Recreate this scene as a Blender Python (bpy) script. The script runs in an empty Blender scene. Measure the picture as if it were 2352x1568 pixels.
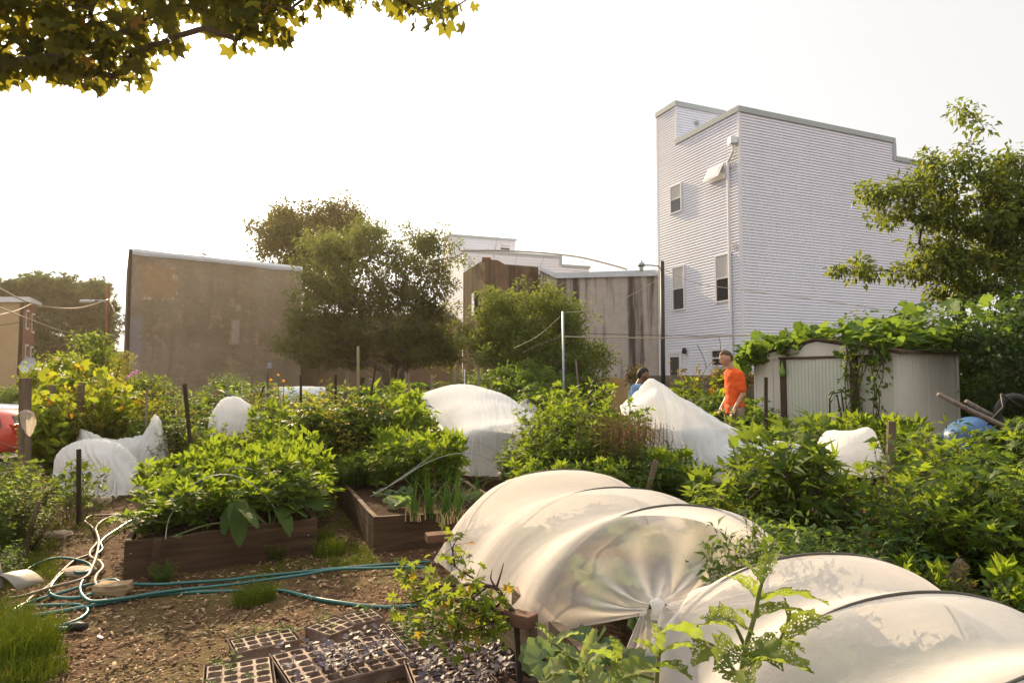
import bpy, math, random
import numpy as np
from mathutils import Vector, Matrix, noise
random.seed(11)
R = np.random.default_rng(11)
pi = math.pi
scene = bpy.context.scene
COL = scene.collection
FP, CH, PIT = 1480.0, 1.5, math.radians(3.13)
cp, sp = math.cos(PIT), math.sin(PIT)
# --- picture geometry of the survey: a ray through a point of a 2352 x 1568 frame
def ray(x, y):
    a, b = (x - 1176) / FP, (784 - y) / FP
    return Vector((a, cp - sp * b, sp + cp * b))
def P(x, y, Y):
    d = ray(x, y); t = Y / d.y
    return Vector((d.x * t, Y, CH + d.z * t))
def G(x, y, z=0.0):
    d = ray(x, y); t = (z - CH) / d.z
    return Vector((d.x * t, d.y * t, z))
def hit(x, y, p0, n):
    d = ray(x, y); o = Vector((0, 0, CH)); p0 = Vector(p0); n = Vector(n)
    return o + d * ((p0 - o).dot(n) / d.dot(n))
def sstep(a, b, x):
    t = min(1, max(0, (x - a) / (b - a))); return t * t * (3 - 2 * t)
def tz(x, y):
    z = -1.0 * sstep(11.5, 17, y) * sstep(-3.5, -9, x) - 1.0 * sstep(-7.5, -10.5, x) * sstep(8, 12, y) * (1 - sstep(11.5, 17, y))
    z = max(z, -1.0)
    z += 0.12 * sstep(7, 9, y) * sstep(0.5, 2.5, x)
    return z
# --- objects
def tag(o, label=None, cat=None, group=None, kind=None):
    if label: o['label'] = label
    if cat: o['category'] = cat
    if group: o['group'] = group
    if kind: o['kind'] = kind
    return o
def thing(name, label, cat, loc=(0, 0, 0), rz=0, group=None):
    o = bpy.data.objects.new(name, None); COL.objects.link(o)
    o.location = loc; o.rotation_euler = (0, 0, rz); o.empty_display_size = .1
    return tag(o, label, cat, group)
def add(name, me, mat=None, parent=None, smooth=False):
    o = bpy.data.objects.new(name, me); COL.objects.link(o)
    if mat is not None and not me.materials: me.materials.append(mat)
    if parent: o.parent = parent
    if smooth:
        me.polygons.foreach_set('use_smooth', np.ones(len(me.polygons), bool))
    return o
def dup(root, loc, rz=0, sc=1, label=None, group=None):
    r = root.copy(); COL.objects.link(r); r.location = loc; r.rotation_euler = (0, 0, rz)
    r.scale = (sc, sc, sc) if not hasattr(sc, '__len__') else sc
    if label: r['label'] = label
    if group: r['group'] = group
    for ch in list(root.children):
        c = ch.copy(); COL.objects.link(c); c.parent = r
        for g in list(ch.children):
            d = g.copy(); COL.objects.link(d); d.parent = c
    return r
def meshk(name, V, Q):
    V = np.asarray(V, np.float32); Q = np.asarray(Q, np.int32)
    me = bpy.data.meshes.new(name); k = Q.shape[1]
    me.vertices.add(len(V)); me.vertices.foreach_set('co', V.ravel())
    me.loops.add(Q.size); me.loops.foreach_set('vertex_index', Q.ravel())
    me.polygons.add(len(Q)); me.polygons.foreach_set('loop_start', np.arange(len(Q), dtype=np.int32) * k)
    me.update(calc_edges=True)
    return me
class MB:
    def __init__(s): s.v = []; s.f = []
    def box(s, c, size, rot=None, taper=1.0):
        x, y, z = [a / 2 for a in size]; n = len(s.v)
        for k, (a, b, d) in enumerate([(-x,-y,-z),(x,-y,-z),(x,y,-z),(-x,y,-z),(-x,-y,z),(x,-y,z),(x,y,z),(-x,y,z)]):
            if k > 3: a *= taper; b *= taper
            p = Vector((a, b, d))
            if rot is not None: p = rot @ p
            s.v.append(tuple(Vector(c) + p))
        s.f += [tuple(n + i for i in q) for q in [(0,3,2,1),(4,5,6,7),(0,1,5,4),(1,2,6,5),(2,3,7,6),(3,0,4,7)]]
        return s
    def b2(s, a, b):
        c = [(a[i] + b[i]) / 2 for i in range(3)]; return s.box(c, [abs(a[i] - b[i]) for i in range(3)])
    def bar(s, p, q, w, h, up=(0, 0, 1)):
        p, q = Vector(p), Vector(q); d = (q - p); L = d.length; d.normalize()
        u = Vector(up)
        if abs(d.dot(u)) > .98: u = Vector((1, 0, 0))
        x = d.cross(u).normalized(); z = x.cross(d)
        M = Matrix((x, d, z)).transposed()
        return s.box((p + q) / 2, (w, L, h), M)
    def tube(s, pts, r, n=8, cap=True):
        pts = [Vector(p) for p in pts]; m = len(pts)
        rr = r if hasattr(r, '__len__') else [r] * m
        prev = None; base = len(s.v)
        for i, p in enumerate(pts):
            d = (pts[min(i + 1, m - 1)] - pts[max(i - 1, 0)]).normalized()
            if prev is None:
                x = d.orthogonal().normalized()
            else:
                x = (prev - d * prev.dot(d))
                x = x.normalized() if x.length > 1e-6 else d.orthogonal().normalized()
            prev = x; y = d.cross(x)
            for k in range(n):
                a = 2 * pi * k / n
                s.v.append(tuple(p + (x * math.cos(a) + y * math.sin(a)) * rr[i]))
        for i in range(m - 1):
            for k in range(n):
                a = base + i * n + k; b = base + i * n + (k + 1) % n
                s.f.append((a, b, b + n, a + n))
        if cap:
            s.f.append(tuple(base + k for k in range(n))[::-1]); s.f.append(tuple(base + (m - 1) * n + k for k in range(n)))
        return s
    def grid(s, rows, closed=False):
        n = len(s.v); w = len(rows[0])
        for r in rows: s.v += [tuple(p) for p in r]
        for i in range(len(rows) - 1):
            for k in range(w if closed else w - 1):
                a = n + i * w + k; b = n + i * w + (k + 1) % w
                s.f.append((a, b, b + w, a + w))
        return s
    def prism(s, pts, vec):
        n = len(s.v); m = len(pts); vec = Vector(vec)
        s.v += [tuple(Vector(p)) for p in pts] + [tuple(Vector(p) + vec) for p in pts]
        s.f.append(tuple(range(n, n + m))[::-1]); s.f.append(tuple(range(n + m, n + 2 * m)))
        for i in range(m):
            j = (i + 1) % m; s.f.append((n + i, n + j, n + m + j, n + m + i))
        return s
    def lathe(s, prof, c=(0, 0, 0), n=20, sx=1, sy=1):
        rows = [[(c[0] + r * sx * math.cos(2*pi*k/n), c[1] + r * sy * math.sin(2*pi*k/n), c[2] + z) for k in range(n)] for r, z in prof]
        return s.grid(rows, True)
    def build(s, name, mat=None, parent=None, smooth=False, bev=0):
        me = bpy.data.meshes.new(name); me.from_pydata(s.v, [], s.f); me.update()
        o = add(name, me, mat, parent, smooth)
        if bev:
            b = o.modifiers.new('b', 'BEVEL'); b.width = bev; b.segments = 2; b.limit_method = 'ANGLE'
        return o
def cr(pts, n):
    """catmull-rom through pts, n samples"""
    A = np.array([tuple(p) for p in pts], float); m = len(A)
    E = np.vstack([2 * A[0] - A[1], A, 2 * A[-1] - A[-2]]); out = []
    for i in range(n):
        u = i / (n - 1) * (m - 1); k = min(int(u), m - 2); t = u - k
        a, b, c, d = E[k], E[k + 1], E[k + 2], E[k + 3]
        out.append(.5 * (2 * b + (c - a) * t + (2 * a - 5 * b + 4 * c - d) * t * t + (3 * b - a - 3 * c + d) * t ** 3))
    return np.array(out)
def loft(profiles, nu, nv, disp=None):
    rows = np.array([cr(p, nu) for p in profiles])
    g = np.array([cr(rows[:, j], nv) for j in range(nu)])   # nu x nv x 3
    if disp is not None:
        du = np.gradient(g, axis=0); dv = np.gradient(g, axis=1)
        nn = np.cross(du, dv); nn /= np.linalg.norm(nn, axis=2, keepdims=True) + 1e-9
        for i in range(nu):
            for j in range(nv):
                g[i, j] += nn[i, j] * disp(i / (nu - 1), j / (nv - 1), g[i, j])
    return g
def cloth(name, g, mat, parent=None):
    mb = MB(); mb.grid([list(map(tuple, r)) for r in g]); return mb.build(name, mat, parent, True)
# --- node helpers
class NT:
    def __init__(s, name):
        s.m = bpy.data.materials.new(name); s.m.use_nodes = True; s.t = s.m.node_tree; s.t.nodes.clear()
        s.out = s.t.nodes.new('ShaderNodeOutputMaterial')
    def n(s, kind, **kw):
        x = s.t.nodes.new('ShaderNode' + kind)
        for k, v in kw.items(): setattr(x, k, v)
        return x
    def put(s, sock, v):
        if isinstance(v, bpy.types.NodeSocket): s.t.links.new(v, sock)
        elif v is not None:
            if hasattr(v, '__len__') and sock.type == 'RGBA' and len(v) == 3: v = (*v, 1)
            sock.default_value = v
    def math(s, op, a, b=0.0, c=None, clamp=False):
        x = s.n('Math', operation=op, use_clamp=clamp); s.put(x.inputs[0], a); s.put(x.inputs[1], b)
        if c is not None: s.put(x.inputs[2], c)
        return x.outputs[0]
    def coord(s, kind='Object'): return s.n('TexCoord').outputs[kind]
    def mapping(s, v, scale=(1, 1, 1), loc=(0, 0, 0)):
        x = s.n('Mapping'); s.put(x.inputs[0], v); x.inputs['Scale'].default_value = scale; x.inputs['Location'].default_value = loc
        return x.outputs[0]
    def noise(s, v, scale, detail=4, rough=.6, dist=0):
        x = s.n('TexNoise'); s.put(x.inputs['Vector'], v); x.inputs['Scale'].default_value = scale
        x.inputs['Detail'].default_value = detail; x.inputs['Roughness'].default_value = rough; x.inputs['Distortion'].default_value = dist
        return x.outputs['Fac']
    def voro(s, v, scale, feature='F1'):
        x = s.n('TexVoronoi', feature=feature); s.put(x.inputs['Vector'], v); x.inputs['Scale'].default_value = scale
        return x
    def ramp(s, f, stops):
        x = s.n('ValToRGB'); s.put(x.inputs[0], f); e = x.color_ramp.elements
        while len(e) < len(stops): e.new(.5)
        for el, (p, c) in zip(e, stops): el.position = p; el.color = (*c, 1) if hasattr(c, '__len__') else (c, c, c, 1)
        return x.outputs[0]
    def mix(s, f, a, b, mode='MIX'):
        x = s.n('Mix', data_type='RGBA', blend_type=mode); s.put(x.inputs[0], f); s.put(x.inputs[6], a); s.put(x.inputs[7], b)
        return x.outputs[2]
    def sep(s, v):
        x = s.n('SeparateXYZ'); s.put(x.inputs[0], v); return x.outputs
    def bump(s, h, st=.5, dist=.02):
        x = s.n('Bump'); s.put(x.inputs['Height'], h); x.inputs['Strength'].default_value = st; x.inputs['Distance'].default_value = dist
        return x.outputs[0]
    def bsdf(s, col, rough=.8, normal=None, metal=0, spec=.3, **kw):
        x = s.n('BsdfPrincipled'); s.put(x.inputs['Base Color'], col); s.put(x.inputs['Roughness'], rough)
        s.put(x.inputs['Metallic'], metal); s.put(x.inputs['Specular IOR Level'], spec)
        if normal is not None: s.put(x.inputs['Normal'], normal)
        for k, v in kw.items(): s.put(x.inputs[k], v)
        return x.outputs[0]
    def done(s, sh): s.t.links.new(sh, s.out.inputs[0]); return s.m
    def ms(s, f, a, b):
        x = s.n('MixShader'); s.put(x.inputs[0], f); s.t.links.new(a, x.inputs[1]); s.t.links.new(b, x.inputs[2]); return x.outputs[0]
    def boxmask(s, xyz, cx, cz, hw, hh, soft=.2, wob=None):
        dx = s.math('SUBTRACT', s.math('ABSOLUTE', s.math('SUBTRACT', xyz[0], cx)), hw)
        dz = s.math('SUBTRACT', s.math('ABSOLUTE', s.math('SUBTRACT', xyz[2], cz)), hh)
        d = s.math('MAXIMUM', dx, dz)
        if wob is not None: d = s.math('ADD', d, wob)
        return s.math('SUBTRACT', .5, s.math('DIVIDE', d, soft), clamp=True)
def simple(name, c1, c2=None, rough=.7, scale=6, bump=.3, bscale=40, metal=0, spec=.3, stretch=(1, 1, 1), bd=.005):
    t = NT(name); v = t.mapping(t.coord(), stretch)
    f = t.noise(v, scale, 5)
    c = t.ramp(f, [(.3, c1), (.7, c2 or tuple(x * .75 for x in c1))])
    b = t.bump(t.noise(v, bscale, 4), bump, bd) if bump else None
    return t.done(t.bsdf(c, rough, b, metal, spec))
def leafmat(name, ca, cb, tr, trf=.45, rough=.42, spots=None, sp=.22, holes=False):
    rough = min(.75, rough + .2)
    """ca..cb leaf colour over the islands, tr = colour of light coming through"""
    t = NT(name); g = t.n('NewGeometry'); oi = t.n('ObjectInfo')
    r = t.math('FRACT', t.math('ADD', g.outputs['Random Per Island'], t.math('MULTIPLY', oi.outputs['Random'], .37)))
    c = t.ramp(r, [(0, ca), (.75, cb)] + ([(.95, cb), (1, spots)] if spots else []))
    c = t.mix(1, c, t.ramp(oi.outputs['Random'], [(0, (.72, .78, .62)), (.5, (1, 1, 1)), (1, (1.22, 1.1, 1.0))]), 'MULTIPLY')
    tc = t.mix(.5, t.mix(r, tr, tuple(x * .62 for x in tr)), t.mix(1, c, (3.2, 3.0, 2.0), 'MULTIPLY'))
    b = t.bsdf(c, rough, None, 0, sp)
    x = t.n('BsdfTranslucent'); t.put(x.inputs[0], tc)
    sh = t.ms(trf, b, x.outputs[0])
    if holes:
        w = t.voro(t.coord(), 150).outputs['Distance']; n2 = t.noise(t.coord(), 18, 2)
        h = t.math('MULTIPLY', t.math('LESS_THAN', w, .33), t.math('GREATER_THAN', n2, .42))
        tt = t.n('BsdfTransparent'); sh = t.ms(h, sh, tt.outputs[0])
    return t.done(sh)
def fabricmat(name, col=(.86, .83, .8), opac=.8, see=.35, tw=.55, wr=.25):
    """woven row-cover cloth: lets light through, more see-through when looked at straight on"""
    t = NT(name); co = t.coord()
    n1 = t.noise(co, 3, 5, .65); n2 = t.noise(t.mapping(co, (1, 1, 1)), 28, 5, .7, .6)
    c = t.mix(t.ramp(n1, [(.35, 1), (.75, .0)]), tuple(x * .9 for x in col), col)
    cr_ = t.math('ADD', t.noise(co, 9, 6, .7, 1.2), t.math('MULTIPLY', t.noise(t.mapping(co, (5, 26, 5)), 3, 5, .75, 1.5), .5)); bp = t.bump(cr_, wr, .03)
    d = t.n('BsdfDiffuse'); t.put(d.inputs[0], c); t.put(d.inputs['Normal'], bp)
    x = t.n('BsdfTranslucent'); t.put(x.inputs[0], t.mix(1, c, (1, .975, .94), 'MULTIPLY')); t.put(x.inputs['Normal'], bp)
    s1 = t.ms(tw, d.outputs[0], x.outputs[0])
    lw = t.n('LayerWeight'); lw.inputs[0].default_value = .5
    op = t.math('ADD', opac - see, t.math('MULTIPLY', t.math('POWER', lw.outputs['Facing'], 1.3), see * 2.0), clamp=True)
    op = t.math('ADD', op, t.math('MULTIPLY', t.math('SUBTRACT', n2, .5), .12), clamp=True)
    tt = t.n('BsdfTransparent')
    return t.done(t.ms(op, tt.outputs[0], s1))
# ---------------- camera, light, sky
cam = bpy.data.cameras.new('camera'); co = bpy.data.objects.new('camera', cam); COL.objects.link(co)
cam.sensor_width = 36; cam.lens = 36 * FP / 2352; cam.clip_end = 3000; cam.clip_start = .05
co.location = (0, 0, CH); co.rotation_euler = (pi / 2 + PIT, 0, 0); scene.camera = co
SE, SA = math.radians(24.9), math.radians(25.1)
SD = Vector((-math.sin(SA) * math.cos(SE), math.cos(SA) * math.cos(SE), math.sin(SE)))
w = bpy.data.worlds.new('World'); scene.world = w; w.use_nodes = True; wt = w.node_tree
sky = wt.nodes.new('ShaderNodeTexSky'); sky.sky_type = 'NISHITA'; sky.sun_disc = False
sky.sun_elevation = SE; sky.sun_rotation = -SA; sky.air_density = 1.0; sky.dust_density = 6.0; sky.ozone_density = 1.0; sky.altitude = 50
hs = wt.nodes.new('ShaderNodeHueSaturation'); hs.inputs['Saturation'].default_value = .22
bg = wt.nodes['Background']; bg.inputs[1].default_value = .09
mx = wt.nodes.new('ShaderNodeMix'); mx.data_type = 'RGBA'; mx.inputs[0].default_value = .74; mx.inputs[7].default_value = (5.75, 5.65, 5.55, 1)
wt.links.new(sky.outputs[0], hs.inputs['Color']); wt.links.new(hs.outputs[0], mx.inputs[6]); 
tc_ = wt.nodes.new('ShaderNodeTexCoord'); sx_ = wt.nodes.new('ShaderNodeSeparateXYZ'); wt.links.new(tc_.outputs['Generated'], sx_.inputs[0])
mr_ = wt.nodes.new('ShaderNodeMapRange'); mr_.interpolation_type = 'SMOOTHSTEP'; wt.links.new(sx_.outputs[2], mr_.inputs[0])   # hazy sky; extra brightness added towards the zenith to light the scene
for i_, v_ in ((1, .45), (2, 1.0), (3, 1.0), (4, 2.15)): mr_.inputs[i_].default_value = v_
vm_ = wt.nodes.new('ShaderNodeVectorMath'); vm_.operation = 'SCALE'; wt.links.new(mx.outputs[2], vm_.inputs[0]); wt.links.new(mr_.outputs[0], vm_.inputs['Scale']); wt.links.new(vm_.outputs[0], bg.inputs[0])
sl = bpy.data.lights.new('sun', 'SUN'); so = bpy.data.objects.new('sun', sl); COL.objects.link(so)
sl.energy = 5.0; sl.angle = math.radians(.6); sl.color = (1, .76, .45)
so.rotation_euler = SD.to_track_quat('Z', 'Y').to_euler(); so.location = (0, 0, 30)
vs = scene.view_settings; vs.view_transform = 'Standard'; vs.look = 'None'; vs.gamma = 1; vs.exposure = 1.02
scene.cycles.max_bounces = 7; scene.cycles.transparent_max_bounces = 12; scene.cycles.diffuse_bounces = 3
scene.cycles.transmission_bounces = 4; scene.cycles.glossy_bounces = 2
scene.cycles.use_denoising = True
# ---------------- ground
t = NT('mulch_ground'); v = t.coord()
a = t.noise(v, .8, 5); b = t.noise(v, 14, 6, .75, .4); c2 = t.voro(t.mapping(v, (1, 1.6, 1)), 55).outputs['Distance']
c = t.ramp(b, [(.3, (.04, .02, .011)), (.55, (.115, .06, .03)), (.8, (.24, .135, .065))])
c = t.mix(t.ramp(a, [(.48, 0), (.62, .55)]), c, (.13, .115, .035))
h = t.math('ADD', b, t.math('MULTIPLY', c2, .6))
M_ground = t.done(t.bsdf(c, .95, t.bump(h, .9, .03), 0, .15))
xs = sorted(set([round(x, 3) for x in list(np.arange(-9, 9, .14)) + list(np.arange(-30, 30.1, 1.5)) + [-600, -300, -150, -80, -50, 50, 80, 150, 300, 600]]))
ys = sorted(set([round(x, 3) for x in list(np.arange(1.2, 10, .14)) + list(np.arange(-6, 40, 1.2)) + [-60, -25, -12, 50, 80, 150, 300, 700]]))
mb = MB(); mb.grid([[(x, y, tz(x, y) + .022 * noise.noise((x * 1.3, y * 1.3, 0)) + .010 * noise.noise((x * 6, y * 6, 3))) for y in ys] for x in xs])
tag(mb.build('ground', M_ground, None, True), kind='structure')
# street beyond the garden on the left
mb = MB(); mb.b2((-200, 18.2, -1.2), (-12.5, 27.5, -.99)); tag(mb.build('street', simple('asphalt', (.06, .06, .06), (.04, .04, .04), .9, 3)), kind='structure')
mb = MB(); mb.b2((-200, 27.5, -1.2), (-12, 29.2, -.86)); tag(mb.build('pavement', simple('concrete_pavement', (.35, .33, .3), (.25, .24, .22), .9, 2)), kind='structure')
# ---------------- materials shared
def sidingmat(name, c):
    t = NT(name); v = t.coord(); f = t.noise(t.mapping(v, (.5, .5, 6)), 1.5, 4)
    g = t.noise(t.mapping(v, (.5, .5, .12)), 1.2, 5, .7); return t.done(t.bsdf(t.mix(t.ramp(g, [(.45, 0), (.75, .22)]), t.ramp(f, [(.3, c), (.8, tuple(x * .88 for x in c))]), (.42, .40, .38)), .5, t.bump(t.noise(v, 60, 3), .15, .004), 0, .35))
M_vinyl = sidingmat('white_vinyl_siding', (.76, .765, .84)); M_vinyl2 = sidingmat('pale_vinyl_siding', (.76, .76, .80))
M_cap = simple('grey_green_coping', (.40, .44, .43), (.36, .40, .40), .5, 1, 0)
M_whitetrim = simple('white_trim', (.75, .74, .76), (.7, .69, .71), .45, 2, 0)
M_foil = simple('silver_roof_coating', (.62, .65, .69), (.5, .53, .56), .45, 1.2, .5, 5, .15, .5, bd=.05)
t = NT('window_glass'); M_glass = t.done(t.bsdf((.035, .04, .045), .08, None, 0, .8))
M_blind = simple('window_blind', (.55, .53, .5), (.5, .48, .45), .7, 2, 0)
M_dark = simple('dark_painted_metal', (.03, .028, .026), (.02, .02, .02), .55, 5, .2)
M_galv = simple('galvanised_steel', (.34, .38, .42), (.26, .3, .33), .45, 8, .2, metal=.6)
M_wood = simple('weathered_wood', (.20, .145, .095), (.10, .07, .045), .9, 3, .6, 30, stretch=(8, 8, 1))
M_woodd = simple('dark_stake_wood', (.055, .038, .025), (.035, .024, .016), .9, 3, .6, 30, stretch=(8, 8, 1))
M_woodg = simple('grey_stake_wood', (.26, .21, .17), (.15, .12, .10), .9, 3, .6, 30, stretch=(8, 8, 1))
M_bark = simple('tree_bark', (.16, .12, .085), (.085, .062, .045), .95, 5, .8, 20, stretch=(3, 3, .7), bd=.03)
M_barkd = simple('dark_bark', (.065, .05, .035), (.035, .027, .02), .95, 5, .8, 20, stretch=(3, 3, .7), bd=.02)
def siding(mb, p, q, z0, z1, nrm, pitch=.105, out=.031):
    """lapped boards along p..q (xy), outward normal nrm"""
    p, q, n = Vector(p), Vector(q), Vector(nrm); z = z0
    while z < z1 - .001:
        zt = min(z + pitch, z1); k = len(mb.v); e = n * out
        for a, b in ((p, q),):
            mb.v += [(a.x, a.y, z), (b.x, b.y, z), (b.x + e.x, b.y + e.y, z), (a.x + e.x, a.y + e.y, z), (b.x + n.x*.003, b.y + n.y*.003, zt), (a.x + n.x*.003, a.y + n.y*.003, zt)]
            mb.f += [(k, k + 1, k + 2, k + 3), (k + 3, k + 2, k + 4, k + 5)]
        z = zt
class Frame:
    """a building's own axes: u along the sunny wall, v back from the corner"""
    def __init__(s, O, u, v):
        s.O = Vector((*O, 0)); s.u = Vector((*u, 0)).normalized(); s.v = Vector((*v, 0)).normalized()
    def w(s, u, v, z): return s.O + s.u * u + s.v * v + Vector((0, 0, z))
    def U(s, x, y): h = hit(x, y, s.O, s.u.cross(Vector((0,0,1)))); return (h - s.O).dot(s.u), h.z
    def V(s, x, y): h = hit(x, y, s.O, s.v.cross(Vector((0,0,1)))); return (h - s.O).dot(s.v), h.z
def fbox(mb, F, u0, u1, v0, v1, z0, z1):
    n = len(mb.v)
    for z in (z0, z1):
        for a, b in ((u0, v0), (u1, v0), (u1, v1), (u0, v1)): mb.v.append(tuple(F.w(a, b, z)))
    mb.f += [tuple(n + i for i in q) for q in [(0,3,2,1),(4,5,6,7),(0,1,5,4),(1,2,6,5),(2,3,7,6),(3,0,4,7)]]
# ---------------- big white house
Fw = Frame((7.9, 22.0), (.921, .389), (-.389, .921)); Z0 = .1
nu = -Fw.v; nv = -Fw.u
TRIMS = []
H = thing('white_house', 'tall white vinyl sided house with stepped roofline and open windows', 'house', (7.9, 22, 0))
def rel(H): return H
def part(mb, name, mat, parent, smooth=False, bev=0):
    o = mb.build(name, mat, None, smooth, bev)
    if parent:
        o.parent = parent; o.matrix_parent_inverse = Matrix.Translation(parent.location).inverted() if parent.rotation_euler.z == 0 else parent.matrix_basis.inverted()
    return o
mb = MB()
us = Fw.U(2053, 320)[0]; vs_ = Fw.V(1553, 330)[0]; ve = Fw.V(1513, 600)[0]; ue = 10.4
zt_ = 10.72
siding(mb, Fw.w(0.04, 0, 0), Fw.w(us, 0, 0), Z0, zt_, nu); siding(mb, Fw.w(us, 0, 0), Fw.w(ue, 0, 0), Z0, 10.02, nu)
siding(mb, Fw.w(0, vs_, 0), Fw.w(0, .04, 0), Z0, zt_, nv); siding(mb, Fw.w(0, ve, 0), Fw.w(0, vs_, 0), Z0, 12.3, nv)
siding(mb, Fw.w(0, vs_, 0), Fw.w(2.45, vs_, 0), zt_ - .4, 12.3, nu)
fbox(mb, Fw, .02, us - .01, .02, vs_ - .02, 0, 10.5); fbox(mb, Fw, us - .005, ue - .02, .02, ve, 0, 9.9); fbox(mb, Fw, .02, 2.43, vs_ + .02, ve - .02, 0, 12.2)
fbox(mb, Fw, 2.44, us - .02, vs_, ve, 0, 10.4)
part(mb, 'wall', M_vinyl, H)
mb = MB()
for (a, b, c, d, z0, z1) in [(-.06, us + .03, -.06, .14, zt_, zt_ + .2), (-.06, .14, .14, vs_, zt_, zt_ + .2), (us - .12, us + .06, -.055, .15, 10.02, zt_), (us + .06, ue + .05, -.06, .14, 10.02, 10.2),
                             (-.06, 2.5, vs_ - .06, vs_ + .12, 12.3, 12.5), (-.06, .12, vs_ + .12, ve + .04, 12.3, 12.5), (2.35, 2.5, vs_ + .12, ve, 12.3, 12.5), (us - .1, us + .055, .15, ve, 10.02, zt_ + .19)]:
    fbox(mb, Fw, a, b, c, d, z0, z1)
part(mb, 'roof_coping', M_cap, H)
mb = MB()
for q in [(-.035, .05, -.035, .05, Z0, zt_ - .003), (-.03, .05, ve - .05, ve + .03, Z0, 12.29), (-.032, .05, vs_ - .03, vs_ + .05, zt_ + .21, 12.298), (ue - .05, ue + .03, -.03, .05, Z0, 10.01)]:
    mb = MB(); fbox(mb, Fw, *q); TRIMS.append(mb)
def winV(H, F, x0, y0, x1, y1, blind=.55, name='window', kind='hung'):
    v0, za = F.V(x0, y0); v1, zb = F.V(x1, y1); v0, v1 = sorted((v0, v1)); z0, z1 = sorted((za, zb))
    mb = MB(); t_ = .06
    for a, b, c, d in ((v0 - t_, v1 + t_, z0 - t_, z0), (v0 - t_, v1 + t_, z1, z1 + t_), (v0 - t_, v0, z0, z1), (v1, v1 + t_, z0, z1)): fbox(mb, F, -.065, .02, a, b, c, d)
    zm = (z0 + z1) / 2; fbox(mb, F, -.055, .01, v0, v1, zm - .025, zm + .025)
    f = part(mb, name, M_whitetrim, H)
    mb = MB(); fbox(mb, F, -.035, .0, v0, v1, z0, z1); o = part(mb, 'pane', M_glass, H); o.parent = f; o.matrix_parent_inverse = f.matrix_parent_inverse @ Matrix.Identity(4); o.matrix_parent_inverse = Matrix.Identity(4)
    o.matrix_basis = Matrix.Identity(4)
    mb = MB(); fbox(mb, F, -.045, -.036, v0 + .01, v1 - .01, z1 - (z1 - z0) * blind, z1); o = part(mb, 'blind', M_blind, None); o.parent = f
    return f
# keep parenting simple: every child is modelled in world space, its root sits at the base
def part(mb, name, mat, parent, smooth=False, bev=0):
    o = mb.build(name, mat, None, smooth, bev)
    if parent is not None:
        o.parent = parent
        L = Vector((0, 0, 0)); q = parent
        if q.type == 'EMPTY':
            o.data.transform(root_matrix(q).inverted())
    return o
def root_matrix(q): return Matrix.Translation(q.location) @ q.rotation_euler.to_matrix().to_4x4()
for q in TRIMS: q.build('corner_trim', M_whitetrim).parent = H
for o in list(H.children):
    o.matrix_parent_inverse = Matrix.Identity(4); o.data.transform(root_matrix(H).inverted())
def sub(mb, name, mat, parent, root, smooth=False, bev=0):
    o = mb.build(name, mat, None, smooth, bev); o.parent = parent; o.data.transform(root_matrix(root).inverted()); return o
def winF(H, F, side, x0, y0, x1, y1, blind=.5, name='window', mid=True, door=False, frame=.06):
    get = F.V if side == 'V' else F.U
    v0, za = get(x0, y0); v1, zb = get(x1, y1); v0, v1 = sorted((v0, v1)); z0, z1 = sorted((za, zb)); fr = frame
    def B(mb, d0, d1, a, b, c, d):
        if side == 'V': fbox(mb, F, d0, d1, a, b, c, d)
        else: fbox(mb, F, a, b, d0, d1, c, d)
    mb = MB()
    for a, b, c, d in ((v0 - fr, v1 + fr, z0 - fr, z0), (v0 - fr, v1 + fr, z1, z1 + fr), (v0 - fr, v0, z0, z1), (v1, v1 + fr, z0, z1)): B(mb, -.065, .02, a, b, c, d)
    if mid: zm = (z0 + z1) / 2; B(mb, -.055, .01, v0, v1, zm - .025, zm + .025)
    f = part(mb, name, M_whitetrim, H)
    mb = MB(); B(mb, -.035, 0, v0, v1, z0, z1); sub(mb, 'pane', M_glass, f, H)
    if blind: mb = MB(); B(mb, -.045, -.037, v0 + .01, v1 - .01, z1 - (z1 - z0) * blind, z1 - .005); sub(mb, 'blind', M_blind, f, H)
    return f
winF(H, Fw, 'V', 1543, 432, 1566, 482, .5); winF(H, Fw, 'V', 1548, 618, 1573, 708, .48); winF(H, Fw, 'V', 1647, 591, 1676, 688, .5)
winF(H, Fw, 'V', 1638, 806, 1664, 838, 0)
# awning window tilted open
v0, z1 = Fw.V(1632, 388); v1, _ = Fw.V(1667, 378); v0, v1 = sorted((v0, v1)); z1 -= .02; z0 = z1 - .55
mb = MB(); fbox(mb, Fw, -.06, .01, v0, v1, z0, z1); f = part(mb, 'window', M_whitetrim, H)
mb = MB(); k = [Fw.w(-.07, v0, z1), Fw.w(-.07, v1, z1), Fw.w(-.34, v1, z0 + .03), Fw.w(-.34, v0, z0 + .03)]
mb.prism(k, Fw.u * -.04); sub(mb, 'open_sash', M_whitetrim, f, H)
mb = MB(); cc = sum(k, Vector()) / 4 - Fw.u * .043; mb.prism([cc + (p - sum(k, Vector()) / 4) * .82 for p in k], Fw.u * -.006); sub(mb, 'pane', simple('pale_glass', (.6, .62, .65), None, .2, 1, 0), f, H)
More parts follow.
